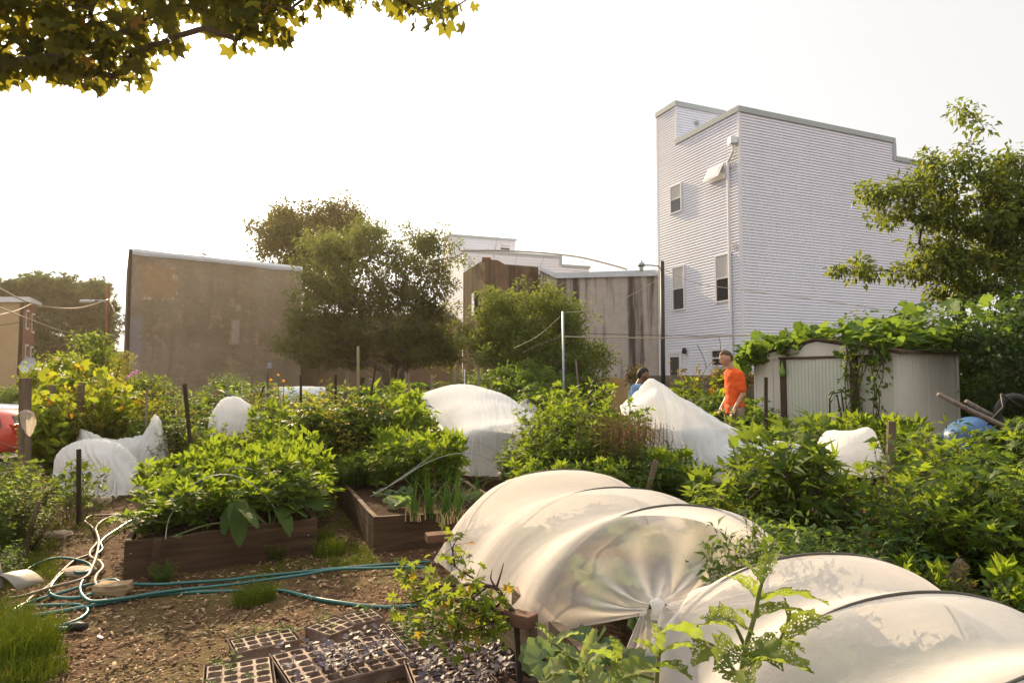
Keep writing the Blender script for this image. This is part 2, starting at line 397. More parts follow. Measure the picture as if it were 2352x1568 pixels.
# door + lantern
v0, z1 = Fw.V(1565, 812); v1, _ = Fw.V(1538, 812)
mb = MB()
v0, v1 = sorted((v0, v1))
for a, b, c, d in ((v0 - .1, v1 + .1, z1, z1 + .1), (v0 - .1, v0, Z0, z1), (v1, v1 + .1, Z0, z1)): fbox(mb, Fw, -.07, .02, a, b, c, d)
f = part(mb, 'door', M_whitetrim, H)
mb = MB(); fbox(mb, Fw, -.045, 0, v0, v1, Z0, z1); sub(mb, 'door_leaf', M_whitetrim, f, H)
mb = MB(); fbox(mb, Fw, -.055, -.046, v0 + .1, v1 - .1, .95, z1 - .12); sub(mb, 'pane', M_glass, f, H)
vl, zl = Fw.V(1577, 806); mb = MB(); c = Fw.w(-.12, vl, zl); mb.lathe([(0, .14), (.07, .1), (.09, -.05), (.06, -.1), (0, -.12)], c, 10); mb.bar(Fw.w(0, vl, zl + .05), Fw.w(-.12, vl, zl + .05), .04, .04)
part(mb, 'wall_lantern', M_dark, H, True)
# small round vent on the tower
u_, z_ = 1.0, 11.75; mb = MB(); c = Fw.w(u_, vs_ - .08, z_); mb.lathe([(0, .09), (.08, .06), (.1, -.03), (.07, -.08), (0, -.09)], c, 10); part(mb, 'vent', M_cap, H, True)
# downpipe
vd = Fw.V(1681, 600)[0]
mb = MB(); pts = [Fw.w(-.12, Fw.V(1690, 330)[0], 9.62), Fw.w(-.12, Fw.V(1690, 345)[0], 9.35), Fw.w(-.1, vd, 9.05), Fw.w(-.1, vd, .2)]
mb.tube(pts, .055, 8); c = Fw.w(-.14, Fw.V(1690, 320)[0], 9.72); mb.box(c, (.26, .26, .22))
part(mb, 'downpipe', M_whitetrim, H)
for z in (8.75, 5.9):
    mb = MB()
    for k in (.12, .2, .28): mb.bar(Fw.w(-.05, vd - k, z + .12 * (k < .2)), Fw.w(-.05, vd - k, z + .25), .02, .03)
    mb.bar(Fw.w(-.05, vd, z + .12), Fw.w(-.05, vd - .3, z + .12), .03, .02)
    part(mb, 'pipe_bracket', M_whitetrim, H)
# ---------------- brown stucco house, left
A = P(300, 700, 30); B = P(693, 700, 35.1)
Fb = Frame((A.x, A.y), (B.x - A.x, B.y - A.y), (-.523, .852)); WB = (Vector((B.x, B.y, 0)) - Vector((A.x, A.y, 0))).length
H = thing('stucco_house', 'brown patchy stucco house wall with a silver roof edge and peeling plaster', 'house', (A.x, A.y, -1), math.atan2(Fb.u.y, Fb.u.x))
t = NT('brown_stucco'); v = t.coord(); xyz = t.sep(v)
wob = t.math('MULTIPLY', t.math('SUBTRACT', t.noise(v, 1.1, 7, .72), .5), 1.9)
lines = t.noise(t.mapping(v, (1.1, 1, 4.5)), 2.0, 6, .7, 1.6)
blot = t.noise(v, .35, 5, .6)
c = t.ramp(blot, [(.3, (.20, .155, .105)), (.5, (.29, .235, .165)), (.72, (.38, .32, .24))])
c = t.mix(t.ramp(t.noise(t.mapping(v, (1.4, 1, .12)), 1.3, 4), [(.55, 0), (.75, .45)]), c, (.13, .10, .075))
pu0, pz1 = Fb.U(312, 600); pu1, pz0 = Fb.U(403, 688)
m1 = t.boxmask(xyz, (pu0 + pu1) / 2, (pz0 + pz1) / 2 + 1, (pu1 - pu0) / 2, (pz1 - pz0) / 2, .12, wob); c = t.mix(t.math('MULTIPLY', m1, t.ramp(t.noise(v, 1.7, 5), [(.35, .45), (.6, 1)])), c, (.42, .29, .175))
edge = t.math('MULTIPLY', t.math('LESS_THAN', t.math('ABSOLUTE', t.math('SUBTRACT', m1, .5)), .49), t.math('GREATER_THAN', t.noise(v, 3, 4), .55))
c = t.mix(t.math('MULTIPLY', edge, .75), c, (.58, .54, .47))
c = t.mix(t.math('MULTIPLY', t.boxmask(xyz, Fb.U(541, 762)[0], Fb.U(541, 762)[1] + 1, .20, .62, .12, t.math('MULTIPLY', wob, .16)), .6), c, (.47, .43, .38))
c = t.mix(t.math('MULTIPLY', t.boxmask(xyz, Fb.U(547, 707)[0], Fb.U(547, 707)[1] + 1, .10, .14, .12, t.math('MULTIPLY', wob, .2)), .5), c, (.47, .43, .38))
c = t.mix(t.math('MULTIPLY', t.boxmask(xyz, .15, 3.6, .3, 1.7, .2, t.math('MULTIPLY', wob, .5)), .75), c, (.30, .275, .29))
c = t.mix(t.math('MULTIPLY', t.boxmask(xyz, .2, 7.4, .2, 1.6, .2, t.math('MULTIPLY', wob, .5)), .6), c, (.34, .28, .22))
c = t.mix(t.math('MULTIPLY', t.ramp(t.noise(t.mapping(v, (1, 1, 1), (3, 0, 8)), 1.1, 6, .7), [(.55, 0), (.62, 1)]), .6), c, (.44, .33, .22))
c = t.mix(t.ramp(t.noise(v, 4.5, 7, .75, .8), [(.35, .28), (.6, 0)]), c, (.15, .115, .075))
hgt = t.math('ADD', t.ramp(lines, [(.42, 0), (.5, 1)]), t.math('MULTIPLY', t.noise(v, 9, 4), .5))
c = t.mix(t.math('MULTIPLY', t.ramp(lines, [(.36, 1), (.43, 0)]), .16), c, (.15, .11, .07))
M_stucco = t.done(t.bsdf(c, .95, t.bump(hgt, .5, .05), 0, .1))
ZB = 7.45
mb = MB(); fbox(mb, Fb, 0, WB, 0, 9, -1, ZB - .02); part(mb, 'wall', M_stucco, H)
mb = MB(); rows = []
n = 40
for k in range(n + 1):
    u = WB * k / n; s = .03 * noise.noise((u * .9, 1, 0)); lo = ZB - .22 - .05 * noise.noise((u * .7, 5, 0)) - .16 * (k == n)
    rows.append([Fb.w(u, -.025, lo), Fb.w(u, -.06, ZB - .1), Fb.w(u, -.05, ZB + .05 + s), Fb.w(u, .12, ZB + .1 + s), Fb.w(u, .4, ZB + .08)])
mb.grid(rows); fbox(mb, Fb, 0, WB, .4, 9, ZB - .01, ZB + .05); part(mb, 'roof_edge', M_foil, H, True)
mb = MB(); fbox(mb, Fb, -.14, -.003, -.03, 9, -1, ZB + .02); part(mb, 'brick_front', simple('dark_brick_edge', (.07, .045, .035), (.04, .03, .025), .9, 8), H)
p = Fb.w(3.2, .8, ZB); mb = MB(); mb.tube([p, p + Vector((0, 0, .3))], .07, 8); mb.lathe([(.14, 0), (.14, .05), (0, .1)], p + Vector((0, 0, .27)), 8); part(mb, 'vent_pipe', simple('rusty_vent', (.3, .17, .12), None, .8), H)
u_, z_ = Fb.U(810 * .7656 + 0, 865); c = Fb.w(*[Fb.U(619, 839)[0], -.05], Fb.U(619, 839)[1]); mb = MB(); mb.box(c, (.22, .1, .3)); part(mb, 'meter_box', M_galv, H)
# low extension behind the maple
E_ = thing('rear_building', 'low brown building half hidden behind the big dark tree', 'building', (-11.6, 36, -1))
mb = MB(); mb.b2((-15, 37, -1), (-3.4, 44, 5.0)); part(mb, 'wall', simple('tan_brown_render', (.24, .165, .105), (.17, .12, .08), .95, 1.2), E_)
mb = MB(); mb.b2((-15.1, 36.9, 5.0), (-3.3, 44.1, 5.12)); part(mb, 'roof', M_foil, E_)
# ---------------- distant white house
Fd = Frame((-3.45, 46), (.94, .34), (-.34, .94))
H = thing('white_rowhouse', 'distant white sided house with a box storey rising above the grey roof', 'house', (-3.45, 46, 0))
mb = MB(); nu = -Fd.v; nv = -Fd.u
siding(mb, Fd.w(0, 0, 0), Fd.w(7.6, 0, 0), 4, 10.5, nu, .2, .04); siding(mb, Fd.w(7.6, 0, 0), Fd.w(10, 0, 0), 4, 9.85, nu, .2, .04); siding(mb, Fd.w(0, 4.3, 0), Fd.w(0, 0, 0), 4, 10.5, nv, .2, .04)
siding(mb, Fd.w(0, 4.3, 0), Fd.w(5.5, 4.3, 0), 10.3, 12.5, nu, .2, .04); siding(mb, Fd.w(0, 6.2, 0), Fd.w(0, 4.3, 0), 4, 12.5, nv, .2, .04)
fbox(mb, Fd, .05, 7.58, .05, 6.2, 0, 10.4); fbox(mb, Fd, 7.59, 10, .05, 6.2, 0, 9.8); fbox(mb, Fd, .05, 5.48, 4.35, 6.15, 0, 12.4)
part(mb, 'wall', M_vinyl2, H)
mb = MB()
for q in [(-.08, 7.7, -.08, .12, 10.5, 10.68), (-.08, .12, .12, 4.2, 10.5, 10.68), (7.5, 7.7, -.07, .13, 9.9, 10.5), (7.7, 10.1, -.08, .12, 9.85, 10.03), (-.08, 5.6, 4.2, 4.4, 12.5, 12.68), (-.08, .12, 4.4, 6.3, 12.5, 12.68)]: fbox(mb, Fd, *q)
part(mb, 'roof_coping', M_cap, H)
F2 = Frame(tuple(Fd.w(0, 4.3, 0))[:2], (.94, .34), (-.34, .94))
winF(H, F2, 'U', 1149, 562, 1170, 575, .6, frame=.12)
# ---------------- stained wall building behind the small tree
def stained(name, base, streak, sc=1.0):
    t = NT(name); v = t.coord()
    f = t.noise(t.mapping(v, (2.2 * sc, 2.2 * sc, .13)), 1.0, 5, .65); g = t.noise(v, 2.5, 6, .7); z = t.sep(v)[2]
    c = t.mix(t.ramp(g, [(.3, 0), (.8, 1)]), base, tuple(x * .68 for x in base))
    c = t.mix(t.ramp(f, [(.46, 0), (.60, .9)]), c, streak)
    return t.done(t.bsdf(c, .95, t.bump(t.noise(v, 12, 5), .5, .02), 0, .1))
H = thing('stained_stucco_building', 'grey pink stucco building streaked with black stains behind the lamp pole', 'building', (1.15, 26.6, 0))
mb = MB(); mb.prism([P(1240, 0, 26.6).x and (P(1240, 700, 26.6).x, 26.6, 0), (6.13, 26.6, 0), (6.13, 26.6, P(1500, 622, 26.6).z), (P(1277, 0, 26.6).x, 26.6, P(1277, 636, 26.6).z), (P(1240, 0, 26.6).x, 26.6, P(1240, 618, 26.6).z)], (0, 6, 0))
part(mb, 'wall', stained('stained_stucco', (.52, .455, .40), (.045, .038, .035)), H)
mb = MB(); mb.prism([P(1238, 612, 26.5), P(1238, 620, 26.5), P(1277, 639, 26.5), P(1518, 633, 26.5), P(1518, 619, 26.5), P(1277, 627, 26.5)], (0, .25, 0)); part(mb, 'roof_edge', M_foil, H)
H = thing('brown_stucco_building', 'narrow brown streaked building with chimney beside the grey stained wall', 'building', (-1.15, 27, 0))
c0 = P(1113, 595, 27); l0 = P(1064, 626, 30.3)
mb = MB(); zt2 = c0.z
out = [(c0.x, 27, 0), (1.12, 27, 0), (1.12, 27, P(1238, 613, 27).z), (P(1160, 0, 27).x, 27, P(1160, 607, 27).z), (P(1143, 0, 27).x, 27, P(1143, 597, 27).z), (c0.x, 27, zt2)]
mb.prism(out, (0, 2.9, 0)); mb.v += [(l0.x, l0.y, 0), (l0.x, l0.y, zt2 - .05), (c0.x, 27.0, 0), (c0.x, 27.0, zt2)]; n = len(mb.v); mb.f.append((n - 4, n - 2, n - 1, n - 3))
part(mb, 'wall', stained('brown_streaked_stucco', (.20, .13, .085), (.06, .045, .035), .7), H)
mb = MB(); mb.bar((c0.x - .12, 27.4, zt2 + .04), (c0.x + .25, 27.4, zt2 + .04), .3, .16); part(mb, 'chimney', simple('red_brick', (.28, .1, .06), (.2, .08, .05), .9), H)
mb = MB(); pw = c0.lerp(Vector((l0.x, l0.y, zt2)), .45)
dv = (Vector((l0.x, l0.y, 0)) - Vector((c0.x, 27, 0))).normalized(); mb.bar(Vector((pw.x, pw.y, 4.2)) - Vector((.03, .02, 0)), Vector((pw.x, pw.y, 5.2)) - Vector((.03, .02, 0)), .5, .06, up=(1, .3, 0)); part(mb, 'window', M_glass, H)
# ---------------- tan and brick row house far left
H = thing('tan_rowhouse', 'tan sided row house with a red brick front and white cornice', 'house', (-43.1, 57, -1))
xc = P(56, 700, 57).x; zt3 = P(56, 694, 57).z; q = P(83, 700, 61)
t = NT('tan_wall'); v = t.coord(); c = t.ramp(t.noise(v, .7, 5), [(.3, (.40, .29, .17)), (.75, (.33, .23, .13))]); c = t.mix(t.ramp(t.sep(v)[2], [(.0, .0), (.0, .0)]), c, (.2, .18, .16)); M_tan = t.done(t.bsdf(c, .9, t.bump(t.noise(v, 3), .3, .05)))
mb = MB(); mb.v += [(xc - 14, 57, -1), (xc, 57, -1), (xc, 57, zt3), (xc - 14, 57, zt3)]; mb.f.append((0, 1, 2, 3)); part(mb, 'wall', M_tan, H)
t = NT('brick_front'); br = t.n('TexBrick'); t.put(br.inputs['Vector'], t.mapping(t.coord(), (1, 1, 1))); br.inputs['Scale'].default_value = 4; br.inputs['Color1'].default_value = (.20, .055, .038, 1); br.inputs['Color2'].default_value = (.14, .04, .03, 1); br.inputs['Mortar'].default_value = (.16, .1, .08, 1)
M_brick = t.done(t.bsdf(br.outputs[0], .9))
Ft = Frame((xc, 57), (q.x - xc, q.y - 57), (-1, 0)); WT = (Vector((q.x, q.y, 0)) - Vector((xc, 57, 0))).length
mb = MB(); fbox(mb, Ft, 0, WT, .02, .4, -1, zt3 - .02); part(mb, 'brick_front', M_brick, H)
mb = MB(); fbox(mb, Ft, -.3, WT + .3, -.5, 9, zt3 - .01, zt3 + .45); part(mb, 'cornice', M_foil, H)
for (xa, ya, xb, yb) in ((60, 711, 64, 757), (73, 719, 77, 765), (58, 790, 62, 836), (70, 795, 74, 838)):
    u0, z1 = Ft.U(xa, ya); u1, z0 = Ft.U(xb, yb); mb = MB(); fbox(mb, Ft, u0, u1, -.08, .01, z0, z1); f = part(mb, 'window', M_whitetrim, H)
    mb = MB(); fbox(mb, Ft, u0 + .12, u1 - .12, -.1, -.081, z0 + .15, z1 - .15); sub(mb, 'pane', M_glass, f, H)
c = P(67, 840, 56.5); mb = MB(); mb.lathe([(0, 0), (.5, .06), (.75, .16)], (0, 0, 0), 16); me_rot = Matrix.Rotation(math.radians(70), 3, 'X') ; mb.v = [tuple(me_rot @ Vector(p) + c) for p in mb.v]; mb.bar(c, c + Vector((0, .9, -.2)), .06, .06)
tag(mb.build('satellite_dish', M_galv, None, True), 'round grey satellite dish on the front of the tan and brick row house', 'satellite dish')
# far red brick house in the gap
H = thing('brick_house', 'small reddish house far down the street beside the brown stucco wall', 'house', (-46, 76, -1))
mb = MB(); a0 = P(262, 812, 76); mb.b2((a0.x, 76, -1), (a0.x + 3.2, 84, a0.z)); part(mb, 'wall', M_brick, H)
mb = MB(); mb.b2((a0.x - .2, 75.8, a0.z), (a0.x + 3.4, 84.2, a0.z + .3)); part(mb, 'roof', M_foil, H)
# ---------------- leaf templates (V, quads): x = side, y = along the leaf, z = normal
def T_oval(w=.3, fold=.1, droop=-.12):
    return (np.array([(0,0,0), (-w,.38,fold), (0,1,droop), (w,.38,fold), (0,.45,0)], float), [(0,4,2,1), (0,3,2,4)])
def T_leaf2(w=.3, fold=.08, droop=-.2):   # longer outline with 3 stations
    V = [(0,0,0), (-w*.8,.22,fold), (-w,.5,fold), (-w*.45,.8,fold*.3+droop*.5), (0,1,droop), (w*.45,.8,fold*.3+droop*.5), (w,.5,fold), (w*.8,.22,fold), (0,.25,0), (0,.5,-.02), (0,.8,droop*.5)]
    return (np.array(V, float), [(0,8,1,0)[:4], (8,9,2,1), (9,10,3,2), (10,4,3,10)][1:3] + [(0,8,1,1), (10,4,3,3), (8,7,6,9), (9,6,5,10)] )
def T_palm(n=5, spread=115, valley=.42, side=.75, w=None, droop=-.15, base=0.0, fold=.0):
    """lobed leaf: each lobe a kite quad round the stalk end"""
    V = [(0, base, 0)]; Q = []
    angs = [math.radians(-spread + 2 * spread * i / (n - 1)) for i in range(n)]
    st = angs[1] - angs[0]
    vi = []
    for i in range(n + 1):
        a = angs[0] - st / 2 + st * i; r = valley * (.8 if i in (0, n) else 1)
        vi.append(len(V)); V.append((math.sin(a) * r, base + math.cos(a) * r, fold * (1 if i % 2 else .6)))
    for i, a in enumerate(angs):
        r = side + (1 - side) * math.cos(a * .9); k = len(V)
        V.append((math.sin(a) * r, base + math.cos(a) * r, droop * r * r)); Q.append((0, vi[i], k, vi[i + 1]))
    return np.array(V, float), Q
def T_cluster(n=5, spread=85, w=.13, droop=-.2, side=.7):
    """palmate leaf of narrow separate leaflets"""
    V = []; Q = []
    for i in range(n):
        a = math.radians(-spread + 2 * spread * i / (n - 1)); r = side + (1 - side) * math.cos(a); c, s = math.cos(a), math.sin(a)
        k = len(V)
        for (x, y, z) in ((0,.02,0), (-w,.5,.05), (0,1,droop), (w,.5,.05), (0,.5,0)):
            x *= r; y *= r; V.append((c * x + s * y, -s * x + c * y, z * r))
        Q += [(k, k+4, k+2, k+1), (k, k+3, k+2, k+4)]
    return np.array(V, float), Q
def T_round(n=9, wave=.12, notch=.35, droop=-.1):
    V = [(0, 0, 0)]; Q = []
    m = 2 * n
    for i in range(m + 1):
        a = math.radians(-160 + 320 * i / m); r = .62 * (1 + (.12 if i % 2 else -.04)); z = wave * math.sin(i * 1.9) * .6 + droop * (math.cos(a) > 0)
        V.append((math.sin(a) * r, .32 + math.cos(a) * r * .95, z))
    V[0] = (0, .15, -.05)
    for i in range(n): Q.append((0, 1 + 2 * i, 2 + 2 * i, 3 + 2 * i))
    return np.array(V, float), Q
def scatter(T, pos, d, nrm, size):
    V, Q = T; Q = np.array(Q); N = len(pos)
    pos = np.asarray(pos, float); d = np.asarray(d, float); nrm = np.asarray(nrm, float); size = np.asarray(size, float).reshape(-1, 1, 1)
    d = d / (np.linalg.norm(d, axis=1, keepdims=True) + 1e-9)
    x = np.cross(d, nrm); x /= np.linalg.norm(x, axis=1, keepdims=True) + 1e-9
    z = np.cross(x, d)
    W = V[None, :, 0:1] * x[:, None] + V[None, :, 1:2] * d[:, None] + V[None, :, 2:3] * z[:, None]
    W = pos[:, None] + W * size
    Qa = Q[None] + (np.arange(N) * len(V))[:, None, None]
    return W.reshape(-1, 3), Qa.reshape(-1, Q.shape[1])
def sticks(p0, p1, r0, r1, n=3):
    p0 = np.asarray(p0, float); p1 = np.asarray(p1, float); N = len(p0); r0 = np.broadcast_to(r0, N); r1 = np.broadcast_to(r1, N)
    d = p1 - p0; d /= np.linalg.norm(d, axis=1, keepdims=True) + 1e-9
    a = np.where(np.abs(d[:, 2:3]) > .9, np.array([[1., 0, 0]]), np.array([[0, 0, 1.]]))
    x = np.cross(d, a); x /= np.linalg.norm(x, axis=1, keepdims=True) + 1e-9; y = np.cross(d, x)
    th = np.arange(n) * 2 * pi / n
    ring = x[:, None] * np.cos(th)[None, :, None] + y[:, None] * np.sin(th)[None, :, None]
    V = np.concatenate([p0[:, None] + ring * r0[:, None, None], p1[:, None] + ring * r1[:, None, None]], 1).reshape(-1, 3)
    q = np.array([(k, (k + 1) % n, n + (k + 1) % n, n + k) for k in range(n)])
    return V, (q[None] + (np.arange(N) * 2 * n)[:, None, None]).reshape(-1, 4)
def cat(*gs):
    Vs = []; Qs = []; k = 0
    for V, Q in gs: Vs.append(V); Qs.append(Q + k); k += len(V)
    return np.concatenate(Vs), np.concatenate(Qs)
T_SWEET = T_cluster(5, 80, .15, -.22, .72); T_SWEET7 = T_cluster(7, 100, .12, -.25, .7)
T_MAPLE = T_palm(5, 112, .5, .72, droop=-.18, base=.12, fold=.05); T_GRAPE = T_palm(7, 135, .72, .8, droop=-.16, base=.3, fold=.06)
T_OKRA = T_palm(5, 95, .34, .78, droop=-.22, base=.06, fold=.05); T_OVAL = T_oval(.27); T_LANCE = T_oval(.14, .05, -.25); T_SQUASH = T_round()
T_SW3 = T_cluster(3, 48, .19, -.2, .8); T_SW5 = T_cluster(5, 72, .16, -.25, .66); T_LEAF3 = T_oval(.2, .06, -.28); T_OK3 = T_palm(3, 60, .34, .62, droop=-.3, base=.06, fold=.08); T_OK = T_palm(5, 82, .30, .62, droop=-.3, base=.05, fold=.07)
T_ASH = T_cluster(7, 120, .11, -.3, .9)
# ---------------- materials for plants
L_sweet = leafmat('leaf_fresh_green', (.03, .072, .010), (.07, .125, .014), (.48, .54, .03), .5, .4)
L_mid = leafmat('leaf_mid_green', (.026, .062, .012), (.058, .10, .016), (.38, .44, .03), .48, .4)
L_deep = leafmat('leaf_deep_green', (.025, .06, .014), (.05, .095, .02), (.28, .36, .03), .42, .35)
L_dark = leafmat('leaf_dark_tree', (.034, .052, .016), (.07, .09, .028), (.30, .33, .05), .45, .45)
L_far = leafmat('leaf_far_tree', (.014, .036, .012), (.03, .062, .018), (.14, .22, .03), .32, .45)
L_olive = leafmat('leaf_olive', (.04, .055, .014), (.085, .085, .02), (.30, .25, .035), .45, .45)
L_vine = leafmat('leaf_yellow_vine', (.055, .105, .012), (.12, .15, .015), (.42, .46, .03), .5, .45, (.35, .14, .02))
L_yel = leafmat('leaf_yellowing', (.06, .10, .014), (.17, .17, .02), (.48, .42, .04), .5, .45, (.4, .11, .02))
L_ash = leafmat('leaf_ash_tree', (.04, .07, .014), (.085, .115, .022), (.38, .42, .04), .45, .35, (.22, .15, .04))
L_syc = leafmat('leaf_sycamore', (.035, .055, .010), (.075, .085, .014), (.50, .40, .03), .5, .5, (.2, .1, .02))
L_egg = leafmat('leaf_eggplant', (.05, .085, .02), (.10, .14, .03), (.42, .50, .05), .5, .5, holes=True)
L_grey = leafmat('leaf_grey_green', (.06, .10, .05), (.10, .15, .07), (.3, .42, .1), .4, .5)
L_purple = leafmat('leaf_purple_seedling', (.05, .035, .075), (.12, .11, .16), (.22, .10, .12), .35, .3)
L_onion = leafmat('leaf_onion', (.05, .12, .03), (.10, .18, .04), (.34, .48, .08), .45, .35)
L_dry = leafmat('dry_leaf', (.20, .10, .045), (.28, .15, .07), (.4, .2, .08), .35, .7)
L_red = leafmat('red_flower_spike', (.16, .09, .06), (.10, .08, .04), (.3, .14, .08), .3, .7)
L_flower = leafmat('orange_flower', (.7, .25, .01), (.75, .40, .01), (.8, .35, .02), .4, .6)
S_green = simple('green_stem', (.10, .15, .035), (.06, .09, .025), .6, 6, 0)
S_brown = simple('brown_stem', (.09, .06, .035), (.05, .035, .02), .8, 6, 0)
S_purple = simple('purple_stem', (.06, .03, .03), (.04, .02, .02), .6, 6, 0)
def unit(a): return a / (np.linalg.norm(a, axis=-1, keepdims=True) + 1e-9)
def bush(h, r, ns, nodes, T, size, lean=.9, up=.35, per=2, seed=0, twig=.05, low=.15, tip=1.0, sr=.006, top=.0, nj=.45):
    g = np.random.default_rng(seed); P0, P1, R0, R1 = [], [], [], []; LP, LD, LN, LS = [], [], [], []
    for s in range(ns):
        a = g.uniform(0, 2 * pi); rad = r * math.sqrt(g.uniform(0, 1)) * lean; hh = h * g.uniform(.68, 1) * (1 - .3 * (rad / (r * lean + 1e-6)) ** 2)
        b0 = np.array([math.cos(a), math.sin(a), 0]) * rad * .35; o = np.array([math.cos(a), math.sin(a), 0]) * rad * .65
        wob = g.normal(0, .03 * h, 3); wob[2] = 0; prev = b0
        K = nodes + 1
        for k in range(1, K + 1):
            t = k / K; p = b0 + o * t ** 1.4 + np.array([0, 0, hh * t]) + wob * math.sin(t * 3)
            P0.append(prev); P1.append(p); R0.append(sr * (1.15 - t * .8)); R1.append(sr * (1.05 - t * .8)); prev = p
            if t < low: continue
            nleaf = per if k < K else per + 2
            for j in range(nleaf):
                az = k * 2.4 + j * 2 * pi / nleaf + g.uniform(-.4, .4); el = up + g.uniform(-.35, .35) + (.5 if k == K else 0)
                d = np.array([math.cos(az) * math.cos(el), math.sin(az) * math.cos(el), math.sin(el)])
                tw = twig * g.uniform(.5, 1.4) * (1.3 - t * .6)
                q = p + d * tw + np.array([0, 0, tw * .2])
                P0.append(p); P1.append(q); R0.append(sr * .35); R1.append(sr * .25)
                LP.append(q); d2 = d.copy(); d2[2] -= g.uniform(.1, .6); LD.append(d2)
                LN.append(np.array([g.normal(0, nj), g.normal(0, nj), .9])); LS.append(size * g.uniform(.5, 1.2) * (1.05 - (1 - tip) * t))
    if isinstance(T, list):
        c_ = g.integers(0, len(T), len(LP)); LP, LD, LN, LS = map(np.array, (LP, LD, LN, LS)); A = cat(*[scatter(T[k], LP[c_ == k], LD[c_ == k], LN[c_ == k], LS[c_ == k]) for k in range(len(T))])
    else: A = scatter(T, LP, LD, LN, LS)
    B = sticks(P0, P1, R0, R1)
    return A, B
def plantproto(name, geo, lm, sm, label='', cat_='plant', group=None, extra=None):
    root = thing(name, label, cat_, (0, 0, -50), 0, group)
    add('foliage', meshk('foliage', *geo[0]), lm, root); add('stem', meshk('stem', *geo[1]), sm, root)
    for (n, g_, m) in (extra or []): add(n, meshk(n, *g_), m, root)
    root['unused'] = True
    return root
PROTO = {}
def place(key, x, y, z=None, sc=1, rz=None, label=None, group=None, cat_=None, name=None):
    """a plant of its own: foliage and stem copied from the nursery plant of its kind"""
    p = PROTO[key]; rz = random.uniform(0, 6.28) if rz is None else rz
    if z is None: z = tz(x, y)
    if p.get('unused'):
        del p['unused']; r = p; r.location = (x, y, z); r.rotation_euler = (0, 0, rz); r.scale = (sc, sc, sc) if not hasattr(sc, '__len__') else sc
    else:
        r = p.copy(); COL.objects.link(r); r.location = (x, y, z); r.rotation_euler = (0, 0, rz); r.scale = (sc, sc, sc) if not hasattr(sc, '__len__') else sc
        for ch in list(p.children):
            c = ch.copy(); COL.objects.link(c); c.parent = r
    if name: r.name = name
    if 'group' in r.keys(): del r['group']
    tag(r, label, cat_, group); return r
PROTO['sweet_a'] = plantproto('leafy_plant', bush(.62, .34, 14, 7, [T_SW3, T_LEAF3, T_SW5, T_OVAL], .112, up=.6, per=2, seed=1, twig=.07), L_sweet, S_brown)
PROTO['sweet_b'] = plantproto('leafy_plant', bush(.55, .38, 14, 7, [T_SW3, T_LEAF3, T_SW3], .115, up=.75, per=2, seed=2, twig=.07), L_sweet, S_brown)
PROTO['tall'] = plantproto('tall_leafy_plant', bush(1.25, .5, 18, 12, [T_SW3, T_LEAF3, T_SW5, T_LEAF3], .112, up=.6, per=2, seed=3, low=.12, twig=.07), L_sweet, S_brown)
PROTO['tall2'] = plantproto('tall_leafy_plant', bush(1.2, .5, 18, 12, T_LEAF3, .12, up=.4, per=3, seed=4, low=.1, twig=.06), L_mid, S_brown)
PROTO['okra'] = plantproto('okra_plant', bush(1.1, .36, 8, 8, [T_OK, T_OVAL, T_OK3, T_LEAF3], .15, up=.45, per=2, seed=5, twig=.13, low=.25, nj=.75), L_mid, S_purple)
PROTO['pepper'] = plantproto('pepper_plant', bush(.85, .45, 18, 11, T_LEAF3, .085, up=.2, per=3, seed=6, twig=.05, nj=.6), L_deep, S_green)
PROTO['herb'] = plantproto('herb_bush', bush(.7, .42, 34, 13, T_OVAL, .045, up=.4, per=4, seed=7, twig=.02), L_mid, S_green)
PROTO['fine'] = plantproto('fine_leaved_bush', bush(.9, .5, 40, 15, T_LANCE, .055, up=.5, per=4, seed=8, twig=.02), L_olive, S_brown)
PROTO['yellow'] = plantproto('yellowing_bean_plant', bush(1.15, .5, 30, 13, T_OVAL, .065, up=.2, per=4, seed=9, twig=.04), L_yel, S_brown)
PROTO['tomato'] = plantproto('tomato_plant', bush(1.2, .5, 26, 13, T_OKRA, .09, up=.2, per=3, seed=10, twig=.06), L_deep, S_brown)
PROTO['vine'] = plantproto('trailing_vine', bush(1.5, .55, 15, 9, T_GRAPE, .12, up=.2, per=2, seed=12, twig=.13, nj=.7), L_vine, S_brown)
if 0: PROTO['hedge'] = plantproto('leafy_shrub', bush(1.7, .8, 46, 14, T_OVAL, .085, up=.2, per=4, seed=13, twig=.06), L_deep, S_brown)
g1 = bush(.75, .4, 26, 11, T_OVAL, .055, up=.4, per=4, seed=14, twig=.02)
def spikes(n, r, h0, h1, seed, sz=.012):
    g = np.random.default_rng(seed); p0, p1, q = [], [], []
    for i in range(n):
        a = g.uniform(0, 6.28); rr = r * math.sqrt(g.uniform()); b = np.array([math.cos(a) * rr, math.sin(a) * rr, h0 - .15]); t_ = b + np.array([g.normal(0, .03), g.normal(0, .03), h1 - h0 + g.uniform(-.08, .05) + .15])
        p0.append(b); p1.append(t_)
        for k in range(12): q.append(b + (t_ - b) * (.45 + .55 * k / 12))
    q = np.array(q); d = g.normal(0, 1, q.shape); d[:, 2] += .5
    return cat(sticks(p0, p1, .003, .002), scatter(T_OVAL, q, d, g.normal(0, 1, q.shape), np.full(len(q), sz * 2)))
PROTO['basil'] = plantproto('flowering_basil', g1, L_mid, S_purple, extra=[('flower_spike', spikes(40, .4, .6, .92, 3), L_red)])
PROTO['palebasil'] = plantproto('flowering_basil', bush(.6, .4, 24, 10, T_OVAL, .05, up=.4, per=4, seed=15, twig=.02), L_mid, S_green, extra=[('flower_spike', spikes(30, .4, .5, .8, 4, .01), L_onion)])
